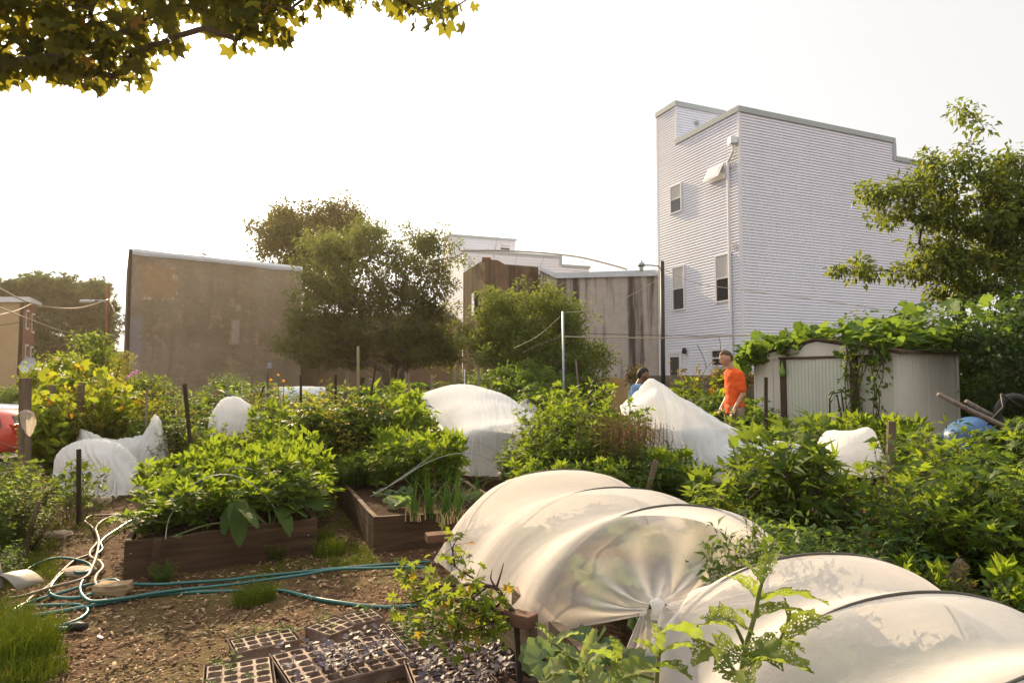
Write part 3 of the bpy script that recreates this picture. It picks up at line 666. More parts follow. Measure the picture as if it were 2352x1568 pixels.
# onion clump: arching hollow blades
def onion(n, h, r, seed):
    g = np.random.default_rng(seed); p0, p1, a0, a1 = [], [], [], []
    for i in range(n):
        a = g.uniform(0, 6.28); b = np.array([g.normal(0, r * .5), g.normal(0, r * .5), 0]); ln = g.uniform(.05, .55) ** 1; hh = h * g.uniform(.6, 1.05); pr = b
        for k in range(1, 8):
            t = k / 7; p = b + np.array([math.cos(a), math.sin(a), 0]) * hh * ln * t ** 2 + np.array([0, 0, hh * (t - ln * .55 * t ** 3)])
            p0.append(pr); p1.append(p); w = .0065 * (1.15 - t); a0.append(w + .001); a1.append(.0065 * max(.1, 1.0 - t)); pr = p
    return sticks(p0, p1, a0, a1, 4)
PROTO['onion'] = thing('onion_clump', '', 'plant', (0, 0, -50)); PROTO['onion']['unused'] = True
add('blades', meshk('blades', *onion(17, .5, .05, 5)), L_onion, PROTO['onion'])
add('dry_skin', meshk('dry_skin', *onion(14, .16, .06, 6)), simple('straw', (.45, .33, .16), (.35, .24, .11), .9, 5, 0), PROTO['onion'])
# small seedling
def seedling(T, s, n, h, seed):
    g = np.random.default_rng(seed); LP, LD, LN, LS = [], [], [], []
    for i in range(n):
        a = i * 2.4; e = .5 + .3 * g.uniform(); d = np.array([math.cos(a) * math.cos(e), math.sin(a) * math.cos(e), math.sin(e)]); LP.append(np.array([0, 0, h * (.55 + .45 * i / n)]) + d * s * .4); LD.append(d * [1, 1, .5]); LN.append([g.normal(0, .5), g.normal(0, .5), 1]); LS.append(s * g.uniform(.7, 1.1))
    st = sticks([[0, 0, 0]] + [[0, 0, h * (.55 + .45 * i / n)] for i in range(n)], [[0, 0, h]] + [list(p) for p in LP], .0018, .0012)
    return scatter(T, LP, LD, LN, LS), st
PROTO['purple'] = plantproto('purple_seedling', seedling(T_oval(.36, .06, -.15), .036, 6, .075, 1), L_purple, S_purple)
PROTO['green_sd'] = plantproto('green_seedling', seedling(T_oval(.36, .06, -.15), .035, 5, .06, 2), L_sweet, S_green)
PROTO['cab'] = plantproto('cabbage_seedling', seedling(T_SQUASH, .12, 6, .12, 3), L_grey, S_green)
# ---------------- trees
def tree(name, base, trunk_h, ells, nclump, per, T, leaf, lm, bark, label, cat_='tree', seed=0, cr_=.55, r0=.2, stems=1, droop=.35, gap=.42, group=None, zlow=None, lean=(0, 0)):
    g = np.random.default_rng(seed); root = thing(name, label, cat_, base, 0, group)
    C = []; w = np.array([e[3] * e[4] * e[5] for e in ells]); w = w / w.sum(); tries = 0
    while len(C) < nclump and tries < nclump * 30:
        tries += 1; e = ells[g.choice(len(ells), p=w)]; d = g.normal(0, 1, 3); d /= np.linalg.norm(d); rr = g.uniform(.25, 1) ** .45 * g.uniform(.88, 1.14)
        p = np.array(e[:3]) + d * rr * np.array(e[3:6])
        if noise.noise(Vector(p * .8) + Vector((seed, 0, 0))) * .5 + .5 < gap - .1 and rr > .6: continue
        C.append(p)
    C = np.array(C); order = np.argsort(np.linalg.norm(C - np.array([0, 0, trunk_h]), axis=1))
    nodes = []; par = []; 
    for s in range(stems):
        a = 6.28 * s / stems + .5; top = np.array([lean[0] + math.cos(a) * .25 * (stems > 1) * trunk_h, lean[1] + math.sin(a) * .25 * (stems > 1) * trunk_h, trunk_h])
        for k in range(5):
            t = k / 4; nodes.append(np.array([math.cos(a), math.sin(a), 0]) * .08 * (stems > 1) * (1 - t) + top * [t ** 1.3, t ** 1.3, t]); par.append(len(nodes) - 2 if k else -1)
    tips = []
    for i in order:
        c = C[i]; N = np.array(nodes); d = c - N; dist = np.linalg.norm(d, axis=1) + 2.5 * np.maximum(0, -(d[:, 2])) + .8 * np.linalg.norm(d[:, :2], axis=1) * 0
        j = int(np.argmin(dist)); L = dist[j]; m = max(2, int(L / .45)); st = np.array(nodes[j]); pr = j
        for k in range(1, m + 1):
            t = k / m; q = st + (c - st) * t + np.array([0, 0, .12 * L * math.sin(t * pi)]) + g.normal(0, .03 * L, 3) * (k < m)
            nodes.append(q); par.append(pr); pr = len(nodes) - 1
        tips.append(pr)
    cnt = np.zeros(len(nodes))
    for tp in tips: cnt[tp] += 1
    for i in range(len(nodes) - 1, -1, -1):
        if par[i] >= 0: cnt[par[i]] += cnt[i]
    rad = np.maximum(.006, r0 * np.sqrt(cnt / (cnt.max() + 1e-6)))
    for i in range(stems * 5): rad[i] = max(rad[i], r0 * (1.0 if stems == 1 else .6) * (1 - .35 * (i % 5) / 4))
    idx = [i for i in range(len(nodes)) if par[i] >= 0]
    N = np.array(nodes); B = sticks(N[[par[i] for i in idx]], N[idx], np.minimum(rad[[par[i] for i in idx]], rad[idx] * 1.35), rad[idx], 6)
    M = len(C) * per; ci = np.repeat(np.arange(len(C)), per); d = g.normal(0, 1, (M, 3)); d = unit(d); rr = g.uniform(0, 1, (M, 1)) ** .5; csz = cr_ * g.uniform(.6, 1.25, len(C))[ci][:, None]
    pos = C[ci] + d * rr * csz * [1, 1, .72]
    if zlow is not None: k = pos[:, 2] > zlow; pos = pos[k]; d = d[k]; M = len(pos)
    ld = d * .7 + g.normal(0, .5, (M, 3)); ld[:, 2] -= droop
    ln = g.normal(0, .55, (M, 3)); ln[:, 2] += 1
    A = scatter(T, pos, ld, ln, leaf * g.uniform(.6, 1.2, M))
    add('crown', meshk('crown', *A), lm, root); add('trunk', meshk('trunk', *B), bark, root, True)
    return root
def Pz(x, Y): return P(x, 865, Y).x
# big dark maple in the middle: stands about 24 m away
bx = Pz(905, 28.5)
def E(x, y, Y, rx, ry, bxy, dy=0, rd=None):
    """an ellipsoid of a crown from its place in the survey frame"""
    p = P(x, y, Y + dy); s = (Y + dy) / FP
    return (p.x - bxy[0], dy, p.z - bxy[2], rx * s, (rd if rd else rx * s * .9), ry * s)
b_ = (bx, 28.5, tz(bx, 28.5))
tree('maple_tree', b_, 2.0, [E(800, 620, 28.5, 120, 115, b_), E(970, 630, 28.5, 90, 105, b_), E(950, 560, 28.5, 45, 55, b_), E(830, 545, 28.5, 75, 45, b_, .6), E(1000, 690, 28.5, 50, 75, b_), E(720, 700, 28.5, 70, 60, b_), E(725, 780, 28.5, 85, 60, b_), E(1015, 760, 28.5, 60, 75, b_, .5), E(870, 740, 28.5, 150, 75, b_, 1), E(960, 800, 28.5, 110, 45, b_, .8), E(760, 810, 28.5, 90, 40, b_, .8), E(700, 720, 28.5, 45, 50, b_)],
     430, 125, T_OVAL, .16, L_dark, M_bark, 'large dark round-crowned tree with forked trunk in front of the brown stucco wall', seed=21, cr_=.62, r0=.15, stems=5, gap=.26)
b_ = (Pz(715, 42), 42, -1)
tree('tall_tree', b_, 5, [E(710, 540, 42, 115, 70, b_), E(640, 580, 42, 55, 70, b_), E(775, 505, 42, 70, 42, b_), E(650, 510, 42, 50, 30, b_), E(730, 620, 42, 110, 80, b_)],
     200, 110, T_OVAL, .27, L_olive, M_barkd, 'tall sunlit tree rising behind the roof of the brown stucco house', seed=22, cr_=.9, r0=.3, gap=.4)
b_ = (Pz(1215, 17), 17, .0)
tree('young_tree', b_, .7, [E(1225, 740, 17, 120, 85, b_), E(1150, 720, 17, 60, 60, b_), E(1300, 730, 17, 55, 60, b_), E(1240, 820, 17, 150, 65, b_), E(1085, 770, 17, 40, 35, b_), E(1380, 830, 17, 45, 35, b_)],
     420, 80, T_OVAL, .095, leafmat('leaf_young_tree', (.035, .06, .018), (.075, .10, .025), (.32, .36, .05), .45, .45), M_bark, 'small bright green bushy tree beside the galvanised pole', seed=23, cr_=.36, r0=.06, stems=4, droop=-.1, gap=.33)
b_ = (Pz(120, 66), 66, -1)
tree('spreading_tree', b_, 3.5, [E(90, 680, 66, 110, 42, b_), E(180, 690, 66, 80, 55, b_), E(140, 740, 66, 110, 90, b_), E(215, 790, 66, 50, 60, b_), E(20, 690, 66, 60, 35, b_)],
     300, 90, T_OK, .50, L_far, M_barkd, 'wide dark green tree spreading behind the tan and brick row house', seed=24, cr_=1.0, r0=.45, gap=.4)
T_LEAFY = T_oval(.21, .07, -.2)
# ash tree on the right, in front of the white house
b_ = (Pz(2275, 12.5), 12.5, .1)
tree('ash_tree', b_, 2.0, [E(2230, 300, 12.5, 34, 62, b_), E(2222, 370, 12.5, 34, 40, b_), E(2180, 660, 12.5, 60, 35, b_), E(2150, 440, 12.5, 60, 65, b_), E(2050, 450, 12.5, 75, 40, b_), E(2240, 480, 12.5, 85, 95, b_), E(2160, 380, 12.5, 60, 40, b_), E(2140, 540, 12.5, 60, 60, b_), E(2260, 620, 12.5, 90, 70, b_), E(2320, 430, 12.5, 65, 85, b_), E(2350, 560, 12.5, 80, 110, b_), E(1965, 620, 12.5, 60, 22, b_), E(2100, 610, 12.5, 60, 28, b_), E(2200, 600, 12.5, 60, 45, b_), E(2040, 480, 12.5, 50, 30, b_, .4), E(2400, 520, 12.5, 80, 130, b_)],
     420, 46, T_LEAFY, .145, L_ash, M_barkd, 'ash tree with yellow seed clusters leaning in front of the white house', seed=25, cr_=.27, r0=.07, stems=4, gap=.34, droop=.5)
root_ash = bpy.data.objects['ash_tree']
# dark hedge of vines and shrubs at the right edge behind the shed
tree('dark_shrub', (7.9, 11.3, .1), .6, [(0, 0, 1.8, 1.6, .8, .85), (-.9, .3, 2.2, .9, .6, .5), (.9, -.3, 1.5, 1.0, .9, 1.3), (.1, .0, .7, 1.5, .8, .7), (1.7, .2, 2.4, .9, .7, .9), (-.2, -.5, 1.2, .9, .6, 1.0)],
     330, 90, T_OVAL, .10, L_deep, M_barkd, 'dark vine covered thicket at the right edge behind the metal shed', 'shrub', seed=26, cr_=.34, r0=.04, stems=4, droop=.5, gap=.3)
tree('dark_shrub', (7.15, 8.9, .1), .5, [(0, 0, 1.5, .75, .6, .75), (.5, .1, 2.0, .8, .6, .6), (.9, -.2, 1.0, .9, .6, .8), (-.35, .3, 1.95, .4, .4, .3), (0, .1, .6, .6, .5, .5)],
     150, 75, T_OVAL, .085, L_far, M_barkd, 'shady green shrub overhanging the right end of the shed behind the wheelbarrow', 'shrub', seed=27, cr_=.28, r0=.03, stems=3, droop=.5, gap=.2)
# trees and shrubs beyond the left fence
def shrub(name, x, y, Y, rx, ry, lm, label, seed, leaf=.09, per=60, n=60, T=T_OVAL, cr_=.3, group=None, zb=None):
    zb = tz(Pz(x, Y), Y) if zb is None else zb
    b = (Pz(x, Y), Y, zb); p = P(x, y, Y); top = p.z - zb; s = Y / FP
    return tree(name, b, max(.3, top * .25), [(0, 0, top - ry * s, rx * s, rx * s * .8, ry * s), (0, 0, (top - ry * s) * .55, rx * s * .9, rx * s * .7, (top - ry * s) * .5)], n, per, T, leaf, lm, M_barkd, label, 'shrub', seed=seed, cr_=cr_, r0=.04, stems=3, droop=.2, gap=.35, group=group, zlow=.02)
shrub('leafy_shrub', 205, 770, 15, 50, 80, L_mid, 'upright green shrub growing in front of the street pole base', 31, .11, 60, 70, cr_=.3)
shrub('leafy_shrub', 135, 815, 13.5, 75, 50, L_vine, 'broad yellow green shrub right of the thick fence post', 32, .08, 80, 90)
shrub('conical_shrub', 283, 803, 14, 22, 70, L_yel, 'narrow brownish conical shrub at the corner of the brown stucco wall', 33, .06, 80, 60, T_LANCE, .2)
shrub('leafy_shrub', 335, 870, 12.5, 60, 40, L_mid, 'green shrub beside purple flowers below the brown stucco wall', 34, .08, 80, 70)
shrub('leafy_shrub', 520, 868, 13, 55, 45, L_deep, 'rounded dark green feathery shrub behind the bending gardener', 35, .06, 110, 80, T_LANCE, .28)
shrub('leafy_shrub', 1040, 862, 15.5, 50, 35, L_deep, 'low pale green shrub under the big dark tree', 36, .07, 80, 60)
shrub('leafy_shrub', 1190, 830, 14.5, 110, 60, L_deep, 'dark green undergrowth below the small bright tree', 37, .09, 90, 110)
shrub('leafy_shrub', 1330, 860, 15.5, 60, 35, L_deep, 'dark leafy shrub beside the yellow wooden fence', 38, .09, 80, 50)
shrub('leafy_shrub', 20, 885, 24, 35, 28, L_deep, 'dark shrub by the foot of the tan wall at the left edge', 39, .13, 60, 40, cr_=.4)
# ---------------- raised beds
t = NT('bed_board'); v = t.coord(); f = t.noise(t.mapping(v, (1, 1, 14)), 2.0, 6, .65, .5)
g_ = t.n('NewGeometry'); up = t.sep(g_.outputs['Normal'])[2]
c = t.ramp(f, [(.3, (.035, .02, .012)), (.6, (.09, .052, .03)), (.8, (.14, .09, .055))])
M_board = t.done(t.bsdf(c, .85, t.bump(f, .6, .015), 0, .2))
t = NT('old_grey_board'); v = t.coord(); f = t.noise(t.mapping(v, (1, 1, 9)), 5, 6, .7, .5)
M_oldboard = t.done(t.bsdf(t.ramp(f, [(.3, (.09, .06, .04)), (.7, (.26, .19, .13))]), .9, t.bump(f, .8, .012), 0, .15))
t = NT('garden_soil'); v = t.coord(); f = t.noise(v, 18, 8, .8)
M_soil = t.done(t.bsdf(t.ramp(f, [(.35, (.022, .012, .008)), (.7, (.12, .068, .04))]), 1, t.bump(f, 1, .05), 0, .1))
def plank(mb, p, q, z0, z1, th=.04, seg=14, wob=.008, nrm=None):
    p, q = Vector(p[:2]), Vector(q[:2]); d = (q - p).normalized(); n = Vector((-d.y, d.x)) * th; rows = []
    for k in range(seg + 1):
        t_ = k / seg; c = p + (q - p) * t_; a = wob * noise.noise((c.x * 4, c.y * 4, z0)); b = wob * 1.5 * noise.noise((c.x * 5, c.y * 5, 7 + z0))
        c0 = c + n.normalized() * a
        rows.append([(c0.x, c0.y, z0), (c0.x, c0.y, z1 + b), (c0.x + n.x, c0.y + n.y, z1 + b), (c0.x + n.x, c0.y + n.y, z0)])
    k0 = len(mb.v); mb.grid(rows, True); mb.f.append((k0, k0 + 1, k0 + 2, k0 + 3)); e = k0 + seg * 4; mb.f.append((e + 3, e + 2, e + 1, e))
def bed(label, corners, z1, mats=None, soil=.05, order='FRBL'):
    """corners FL, FR, BR, BL (xy)"""
    c = [Vector(p[:2]) for p in corners]; ctr = sum(c, Vector((0, 0))) / 4
    H = thing('raised_bed', label, 'raised bed', (c[0].x, c[0].y, 0))
    nm = ['front_board', 'side_board', 'back_board', 'side_board']
    for k in range(4):
        mb = MB(); p, q = c[k], c[(k + 1) % 4]; d = (q - p).normalized()
        if k % 2: p = p + d * .043; q = q - d * .043
        plank(mb, p, q, -.03, z1); part(mb, nm[k], (mats or M_board), H)
    mb = MB(); n = 26; rows = []
    for i in range(n + 1):
        r = []
        for j in range(n + 1):
            a = c[0].lerp(c[1], i / n); b = c[3].lerp(c[2], i / n); p = a.lerp(b, j / n); p = p + (ctr - p) * .03
            r.append((p.x, p.y, z1 - soil + .03 * noise.noise((p.x * 5, p.y * 5, 2)) + .012 * noise.noise((p.x * 22, p.y * 22, 2))))
        rows.append(r)
    mb.grid(rows); part(mb, 'soil', M_soil, H, True)
    return H
def xy(v): return Vector((v.x, v.y))
A_FL, A_FR = xy(G(283, 1340)), xy(G(728, 1274)); bk = Vector((-.43, .9)).normalized()
HA = bed('dark plank raised bed at left packed with bright leafy plants', [A_FL, A_FR, A_FR + bk * 1.75, A_FL + bk * 1.75], .30)
mb = MB(); s = G(345, 1336); d_ = (A_FR - A_FL).normalized(); nrm_ = Vector((d_.y, -d_.x)) * .03
mb.bar((s.x + nrm_.x, s.y + nrm_.y, -.02), (s.x + nrm_.x + .03, s.y + nrm_.y + .03, .31), .05, .02, up=(nrm_.x, nrm_.y, 0)); part(mb, 'batten', M_board, HA)
for (x, y) in ((414, 1270 + 73), ):
    pass
for px, py in ((300, 1270), (708, 1228), (304, 1330)):
    h = hit(px, py, (A_FL.x, A_FL.y, 0), (nrm_.x, nrm_.y, 0)) + Vector((nrm_.x, nrm_.y, 0)) * .1
    mb = MB(); mb.lathe([(0, -.004), (.008, -.003), (.008, .003), (0, .004)], h, 8); part(mb, 'bolt', M_galv, HA)
bed('second raised bed of tall leafy plants directly behind the left bed', [A_FL + bk * 1.95 + Vector((.1, 0)), A_FR + bk * 1.95, A_FR + bk * 3.7, A_FL + bk * 3.7 + Vector((.2, 0))], .3)
B_FL, B_FR = xy(G(856, 1268)), Vector((.02, 5.95)); B_BL = xy(G(772, 1092, .3)); B_BR = B_BL + Vector((1.35, .35))
HB = bed('raised bed with bare soil, onions and seedlings right of the path', [B_FL, B_FR, B_BR, B_BL], .30, soil=.04)
for px, py in ((1155 - 0, 1275), (855 + 40, 1215)):
    pass
bed('raised bed of weathered planks under the near cloth tunnels', [(.62, 1.7), (2.2, 2.15), (1.25, 5.55), (-.44, 5.15)], .24, M_oldboard)
mb = MB(); mb.bar((.02, 3.55, .27), (.52, 2.35, .20), .05, .2); H = tag(mb.build('wooden_plank', M_oldboard, None), 'grey split plank leaning along the edge of the tunnel bed', 'plank')
mb = MB(); mb.bar((-.12, 3.6, .22), (.10, 3.1, .24), .045, .16); tag(mb.build('wooden_plank', M_oldboard, None), 'short old plank under the red brick by the bare branch', 'plank')
bed('raised bed full of basil and tall leafy plants behind the near tunnel', [xy(P(1170, 0, 7.0)), xy(P(1500, 0, 6.6)), xy(P(1520, 0, 8.2)), xy(P(1180, 0, 8.6))], .3)
bed('dark board raised bed in front of the peaked white cover', [xy(P(1505, 0, 6.1)), xy(P(1860, 0, 5.6)), xy(P(1800, 0, 7.2)), xy(P(1500, 0, 7.6))], .3)
bed('bed box with a raised corner board beside the domed white cover', [xy(P(1045, 0, 7.9)), xy(P(1150, 0, 7.4)), xy(P(1190, 0, 9.2)), xy(P(1010, 0, 9.9))], .33)
# ---------------- cloth
M_thin = fabricmat('thin_row_cover', (.97, .91, .86), .74, .40, .6, .22)
M_thick = fabricmat('thick_row_cover', (.93, .92, .90), .95, .10, .5, .4)
M_mesh = fabricmat('clear_row_cover', (.80, .82, .82), .80, .40, .45, .5)
M_hoop = simple('dark_wire_hoop', (.08, .07, .06), None, .5, 5, 0)
M_wire = simple('steel_wire', (.36, .36, .34), None, .45, 5, 0, metal=.3)
def arch(c, s, h, zb=.25, n=11, ex=1.0, skirt=0):
    c, s = Vector(c), Vector(s); out = []
    for k in range(n):
        a = pi * (1 - k / (n - 1)); ca = math.cos(a); ca = math.copysign(abs(ca) ** .92, ca)
        out.append(Vector((c.x + s.x * ca, c.y + s.y * ca, zb + (h - zb) * math.sin(a) ** .88)))
    return out
sv = Vector((.785, .20)); ax = Vector((.245, -.96)).normalized()
def hoopc(i): return [Vector((-.4, 5.07)), Vector((-.13, 4.13)), Vector((.09, 3.2))][i] + sv * (1, 1, .94)[i]
hz = [.745, .76, .83]
pin = P(1510, 1398, 2.86)
tw1 = thing('tunnel_cover', 'white cloth tunnel with three ribs and a torn hole, right of the branch pile', 'row cover', (.4, 4.2, 0))
pr = [[p + Vector((-.08, .5, 0)) for p in arch(hoopc(0), sv * .92, .10, .04)], [p + Vector((-.03, .2, 0)) for p in arch(hoopc(0), sv * .98, .5, .12)], arch(hoopc(0), sv, hz[0], .2)]
for a in (0, 1):
    c = hoopc(a).lerp(hoopc(a + 1), .5); pr.append(arch(c, sv * .945, (hz[a] + hz[a + 1]) / 2 - .11, .2)); pr.append(arch(hoopc(a + 1), sv * (.94 if a else 1), hz[a + 1], .22))
e = arch(hoopc(2), sv * .94, hz[2], .24); 
for f_, rz_ in ((.38, .30), (.72, .10), (.97, .022)):
    c = Vector((e[5].x, e[5].y, .5)).lerp(Vector(pin), 1)
    ring = []
    for k, p in enumerate(e):
        a = pi * (1 - k / 10); t_ = Vector((pin.x + .03 * math.cos(a), pin.y, pin.z + .05 * math.sin(a) - .02))
        q = p.lerp(t_, f_); q.z -= .10 * math.sin(f_ * pi) * (math.sin(a)); ring.append(q)
    pr.append(ring)
def wrk(u, v, p):
    d = (Vector(p) - pin).length; w_ = .004 * noise.noise(Vector(p) * 3.5) + .002 * noise.noise(Vector((p[0] * 4, p[1] * 20, p[2] * 4)))
    if v > .72: w_ += .03 * math.exp(-d * 2.2) * math.sin(u * 46) * min(1, d * 6)
    return w_
for k_, r_ in enumerate(pr[:7]):
    f_ = (1, 1, 1, .9, .7, .4, .1)[k_]; r_[0] = r_[0] + Vector((-.19, -.05, -.10)) * f_; r_[1] = r_[1] + Vector((-.05, -.01, -.02)) * f_
g = loft(pr, 150, 190, wrk)
# torn hole between the first and second rib
hc = None; best = 9
tgt = ray(1186, 1182)
for i in range(150):
    for j in range(40, 130):
        q = Vector(g[i, j]) - Vector((0, 0, CH)); d = q.normalized().dot(tgt.normalized())
        if 1 - d < best: best = 1 - d; hc = Vector(g[i, j])
mb = MB(); mb.grid([list(map(tuple, r)) for r in g]); ff = []
for f in mb.f:
    c = sum((Vector(mb.v[k]) for k in f), Vector()) / 4 - hc
    a = Vector((.97, .25, 0)); e1 = c.dot(a) / .075; e2 = (c - a * c.dot(a)).length / .17
    if e1 * e1 + e2 * e2 > 1: ff.append(f)
mb.f = ff
part(mb, 'cloth', M_thin, tw1, True)
for i in range(3):
    mb = MB(); mb.tube([tuple(p) for p in cr([p * 1.0 for p in arch(hoopc(i), sv * (1.006 if i < 2 else .946), hz[i] + .006, .0)], 40)], .006, 6); part(mb, 'hoop', M_hoop, tw1, True)
# knot and the tail hanging from it
knot = MB(); knot.lathe([(.0, -.05), (.03, -.04), (.024, 0), (.034, .03), (0, .05)], pin, 14); part(knot, 'knot', M_thick, tw1, True)
tail = []
for f_ in (0, .3, .65, 1):
    tail.append([pin + Vector((-.02 - .02, .0, 0)) + Vector((( (k / 8) - .62) * (.04 + .34 * f_), -.05 * f_ + .03 * math.sin(k * 2.1) * f_, -.44 * f_)) for k in range(9)])
g = loft(tail, 60, 40, lambda u, v, p: .015 * v * math.sin(u * 24))
part(MB().grid([list(map(tuple, r)) for r in g]), 'cloth_tail', M_thin, tw1, True)
# second tunnel, nearer and to the right
tw2 = thing('tunnel_cover', 'nearest cloth tunnel, cut by the lower right corner of the picture', 'row cover', (1.5, 2.3, 0))
s2 = Vector((.80, .16))
cs = [Vector((1.33, 2.88)), Vector((1.46, 2.40)), Vector((1.66, 1.88)), Vector((1.80, 1.35))]; h2 = [.72, .71, .69, .66]
e = arch(cs[0], s2, h2[0], .1); pr = []
for f_ in (.96, .62, .28):
    ring = []
    for k, p in enumerate(e):
        a = pi * (1 - k / 10); t_ = Vector((pin.x + .03 + .02 * math.cos(a), pin.y - .02, pin.z + .05 * math.sin(a) - .02)); q = p.lerp(t_, f_); q.z -= .05 * math.sin(f_ * pi) * math.sin(a); ring.append(q)
    pr.append(ring)
for i in range(4):
    pr.append(arch(cs[i], s2, h2[i], .06))
    if i < 3: pr.append(arch(cs[i].lerp(cs[i + 1], .5), s2 * .95, (h2[i] + h2[i + 1]) / 2 - .09, .06))
def wrk2(u, v, p):
    d = (Vector(p) - pin).length
    return .005 * noise.noise(Vector(p) * 3) + .002 * noise.noise(Vector((p[0] * 6, p[1] * 22, p[2] * 6))) + (.03 * math.exp(-d * 2.5) * math.sin(u * 40) * min(1, d * 6) if v < .3 else 0)
g = loft(pr, 130, 170, wrk2); M_thin2 = fabricmat('cream_row_cover', (.97, .92, .88), .87, .28, .6, .3)
part(MB().grid([list(map(tuple, r)) for r in g]), 'cloth', M_thin2, tw2, True)
for i in range(4):
    mb = MB(); mb.tube([tuple(p) for p in cr(arch(cs[i], s2 * 1.006, h2[i] + .004, -.02), 40)], .006, 6); part(mb, 'hoop', M_hoop, tw2, True)
# ---------------- free draped covers, traced back to front
def drape(label, rows, mat, nu=70, nv=60, amp=.03, fold=0, fk=30, cat_="row cover", name="row_cover", ground=True, win=None):
    pr = [[P(*q) for q in r] for r in rows]; pr.append([Vector((p.x, p.y - .04, tz(p.x, p.y) + .05)) for p in pr[-1]]) if ground else None
    rid = lambda a: 1 - abs(noise.noise(a)) * 2.2
    g = loft(pr, nu, nv, lambda u, v, p: amp * noise.noise(Vector(p) * 2.2) + amp * .55 * (sstep(win[0], win[1], v) * win[2] if win else 1) * (rid(Vector((u * fk * .28, v * 1.3, amp * 90))) ** 3 - .5) + amp * .28 * rid(Vector((u * fk * .8, v * 4, 3))) ** 2 + fold * math.sin(u * fk + 2 * noise.noise(Vector(p) * 2)) * v ** 2)
    return tag(cloth(name, g, mat), label, cat_)
M_domec = fabricmat('domed_row_cover', (.93, .93, .92), .90, .34, .45, .35)
drape('big domed white row cover over plants in the middle of the garden', [
  [(935,1000,11.3),(1000,990,11.3),(1060,985,11.3),(1130,990,11.3),(1215,1000,11.3)],
  [(944,912,10.4),(1000,895,10.3),(1060,885,10.2),(1120,897,10.1),(1165,914,10),(1222,952,9.9)],
  [(990,950,9.4),(1040,925,9.3),(1100,918,9.2),(1160,930,9.1),(1222,965,9)],
  [(1030,1000,8.7),(1060,970,8.6),(1110,962,8.5),(1170,962,8.5),(1222,975,8.5)],
  [(1040,1035,8.3),(1062,1005,8.2),(1110,990,8.1),(1175,980,8.1),(1220,990,8.2)],
  [(1042,1060,8.2),(1060,1060,8.1),(1110,1050,8.05),(1180,1040,8.05),(1215,1040,8.2)],
  [(1040,1085,8.2),(1064,1098,8.05),(1110,1104,8),(1180,1092,8),(1210,1085,8.2)]], M_domec, 130, 110, .02, .012, 30, win=(.5, .7, 2.0))
drape('tall peaked white row cover sloping down to the right, below the boy', [
  [(1440,1000,10.1),(1500,985,10),(1560,990,9.8),(1640,1010,9.4),(1730,1040,8.9),(1840,1060,8.5)],
  [(1425,935,9.5),(1462,905,9.35),(1497,877,9.2),(1545,897,9.0),(1620,945,8.7),(1715,995,8.3),(1840,1020,8.0)],
  [(1430,950,9.1),(1466,915,9.0),(1508,890,8.9),(1550,930,8.7),(1620,975,8.4),(1715,1020,8.0),(1830,1040,7.7)],
  [(1445,960,8.9),(1480,935,8.7),(1515,930,8.6),(1550,985,8.4),(1610,1020,8.1),(1705,1045,7.7),(1820,1065,7.4)],
  [(1450,1010,8.7),(1490,1010,8.5),(1530,1035,8.3),(1570,1060,8.1),(1620,1080,7.8),(1700,1090,7.4),(1810,1100,7.1)]], fabricmat('bluish_row_cover', (.90, .93, .95), .84, .28, .45, .5), 140, 100, .032, .015, 26)
drape('white cover on a wooden frame at right, left of the leaning brown post', [
  [(1880,1090,7.6),(1920,1060,7.6),(1980,1050,7.6),(2040,1085,7.4)],
  [(1868,1040,7.2),(1895,993,7.1),(1955,990,7.0),(2000,986,6.9),(2028,1040,6.8)],
  [(1880,1060,6.7),(1900,1020,6.6),(1950,1012,6.5),(2000,1025,6.5),(2034,1065,6.4)],
  [(1890,1080,6.4),(1915,1055,6.3),(1960,1055,6.3),(2000,1065,6.3),(2034,1080,6.3)],
  [(1900,1098,6.3),(1920,1094,6.25),(1960,1094,6.25),(2000,1096,6.25),(2032,1092,6.3)]], M_thick, 60, 50, .014, .006, 12, ground=False)
H = thing('timber_trestle', 'low wooden frame holding up the white cover at right', 'frame', tuple(P(1960, 1150, 6.5)))
for x in (1905, 1990, 2025):
    q = P(x, 1096, 6.35); mb = MB(); mb.bar((q.x, q.y, .08), (q.x, q.y, q.z), .05, .05); part(mb, 'leg', M_wood, H)
q0, q1 = P(1898, 1128, 6.35), P(2030, 1126, 6.35); mb = MB(); mb.bar(q0 + Vector((0, -.03, 0)), q1 + Vector((0, -.03, 0)), .03, .05); part(mb, 'rail', M_wood, H)
# lump with heavy folds, left
def lump(label, c, rx, ry, h, seed, mat, foldn=11, skew=.0, name='row_cover', peaks=()):
    rows = []; nu, nv = 110, 46
    for i in range(nu):
        a = 2 * pi * i / (nu - 1); r_ = []
        fa = noise.noise((math.cos(a) * 1.6, math.sin(a) * 1.6, seed)); fo = math.sin(a * foldn + 3 * fa + seed)
        for j in range(nv):
            t_ = j / (nv - 1); rad = t_ ** .75 if t_ < .7 else (.7 ** .75) + (t_ - .7) * .80
            z = h * (1 - t_ ** 2.1) if t_ < .999 else 0
            rad *= 1 + .11 * fa + .075 * fo * t_ ** 2 + .03 * noise.noise((a * 2, t_ * 3, seed + 4))
            x = math.cos(a) * rx * rad; y = math.sin(a) * ry * rad
            z += .05 * h * noise.noise((x * 4, y * 4, seed)) + .05 * h * fo * t_ * (1 - t_) * 2
            z += skew * x * (1 - t_)
            for (px, py, ph, pw) in peaks: z += ph * math.exp(-((x - px) ** 2 + (y - py) ** 2) / pw ** 2)
            r_.append((c[0] + x, c[1] + y, max(c[2] + z, c[2] + .004)))
        rows.append(r_)
    mb = MB(); mb.grid(rows); return tag(mb.build(name, mat, None, True), label, 'row cover')
